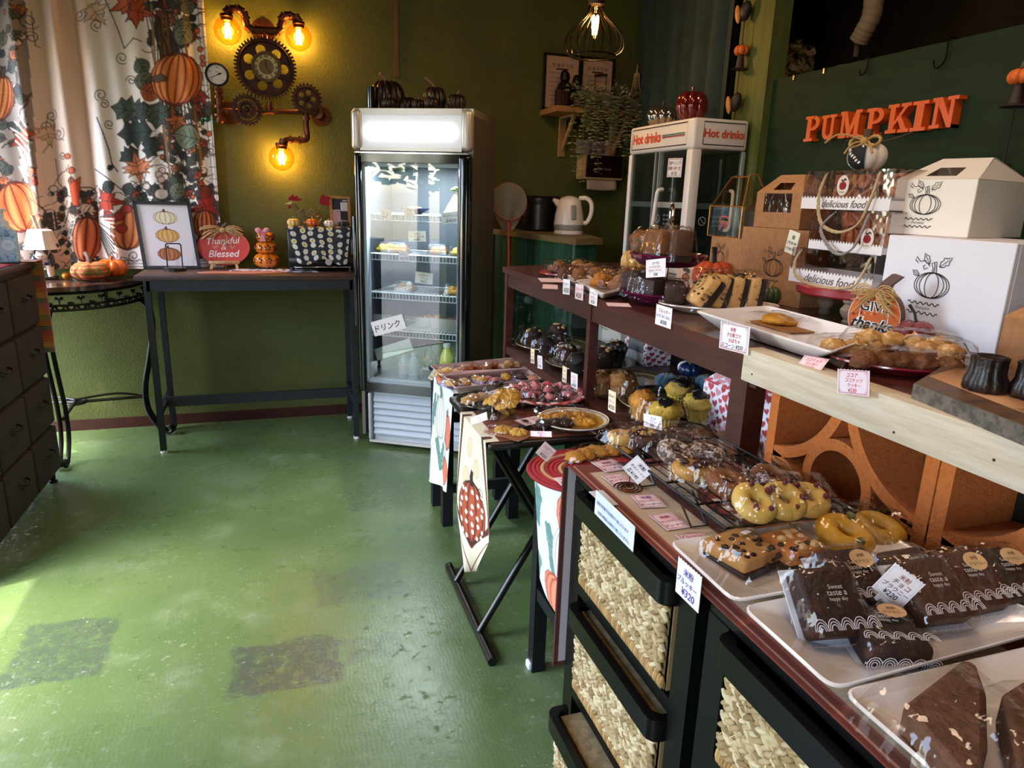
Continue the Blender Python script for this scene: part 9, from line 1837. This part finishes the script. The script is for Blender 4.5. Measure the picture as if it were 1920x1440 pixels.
 for px, py, rz, sk, tl, dz, top, lab in ((1580, 1128, al-.1, 1, .5, .02, '#2e1610', 'brownie with round sticker leaning behind front left one'), (1532, 1180, al-.15, 0, .75, .03, '#2e1610', 'large bagged brownie standing at front left of tray'), (1652, 1215, al-.35, 1, .05, 0, '#24110d', 'brownie with round sticker lying at front of tray'), (1722, 1150, al-.1, 0, .6, .022, '#4a2a1a', 'almond brownie beside the ¥220 card'), (1790, 1130, al-.1, 1, .5, .018, '#4a2616', 'brownie with sticker second from right'), (1862, 1118, al-.15, 1, .45, .016, '#2a1a12', 'brownie with sticker at right edge of tray'), (1700, 1112, al, 0, .3, .01, '#3a1e14', 'brownie hidden behind almond brownie')): bagged(px, py, rz, lab, lambda t: brownie(t, sk, top), .075, .085, .034, 3+px % 4, tl, dz, 'brownie', 'wrapped_brownie', z, .012)
 p = Z(1680, 1172, z); t = thing('card_clip_stand', 'black wire card clip stand among brownies', 'holder', (p.x, p.y, z)); m = MB(); m.lathe([(.014, 0), (.014, .003), (0, .004)], 20); m.tube([(0, 0, .003), (.0, 0, .016)], .0012, 5); m.build('stand', BLACK, t)
 tagp((p-V((.003, .003, 0)), (-.6, -.8, .1)), (1664, 1043), (1720, 1084), (1634, 1101), ['米粉', 'チョコ', 'ブラウニー', '¥220'], 'white wavy card ¥220 standing among brownies', cols=['#8a2a24', '#6a2a24', '#5a2a3a', '#15120f'], border='#c8c4cc'); tagp((p-V((.0042, .0042, 0)), (-.6, -.8, .1)), (1634, 1102), (1680, 1136), (1632, 1128), ['卵不使用'], 'white strip reading no eggs used below ¥220 card', zig=False, cols=['#15120f'])
 zr = .845; _, z = tray('white_tray', 'nearest white tray holding wrapped chiffon slices', [Z(1576, 1296, zr), V((.50, .20, zr)), V((.80, .17, zr)), Z(1960, 1205, zr)], .02, WHITEG, lip=.03); z += .0008
 cf = mat('#5a3a26', .8, var=(50, '#6e4a34', .4, .6), bump=(160, .8))
 def wedge(px, py, k, lab, flip=1, zz=z):
  q = Z(px, py, zz+.03); t = thing('chiffon_slice', lab, 'cake', (q.x, q.y, zz), 0); P = [Z(*p, zz+.045) for p in k]; P = [(p.x-q.x, p.y-q.y) for p in P]; m = MB(); m.prism(P, .038, (V((0, 0, .003)), V((1, 0, 0)), V((0, 1, 0)), V((0, 0, 1)))); o = m.build('cake', cf, t, smooth=20); bv = o.modifiers.new('soft', 'BEVEL'); bv.width = .006; bv.segments = 2
  xs, ys = [p[0] for p in P], [p[1] for p in P]; b = bag(t, max(xs)-min(xs), max(ys)-min(ys), .044, 5, fin=.012); b.location = ((max(xs)+min(xs))/2, (max(ys)+min(ys))/2, .0005)
 wedge(1790, 1330, [(1807, 1226), (1694, 1312), (1800, 1440), (1836, 1448), (1856, 1390), (1853, 1290), (1832, 1234)], 'large brown triangular chiffon slice in clear bag on nearest tray'); wedge(1915, 1300, [(1925, 1262), (1880, 1290), (1912, 1420), (2010, 1400)], 'second chiffon slice cut off at right edge of nearest tray')
cabinets()
# ------------------------------------------------------------------ origins to the base of each thing
def rebase():
 for o in [o for o in COL.objects if o.parent is None and o.type in ('MESH', 'EMPTY') and o.location.length < 1e-6 and o.get('label')]:
  ms = [o] if o.type == 'MESH' else [c for c in o.children if c.type == 'MESH']
  pts = np.array([v.co[:] for m in ms if m.location.length < 1e-6 for v in m.data.vertices])
  if not len(pts): continue
  c = V(((pts[:, 0].min()+pts[:, 0].max())/2, (pts[:, 1].min()+pts[:, 1].max())/2, pts[:, 2].min()))
  if o.type == 'MESH': o.data.transform(M.Translation(-c))
  o.location = c
  for ch in o.children: ch.location = ch.location-c
rebase()
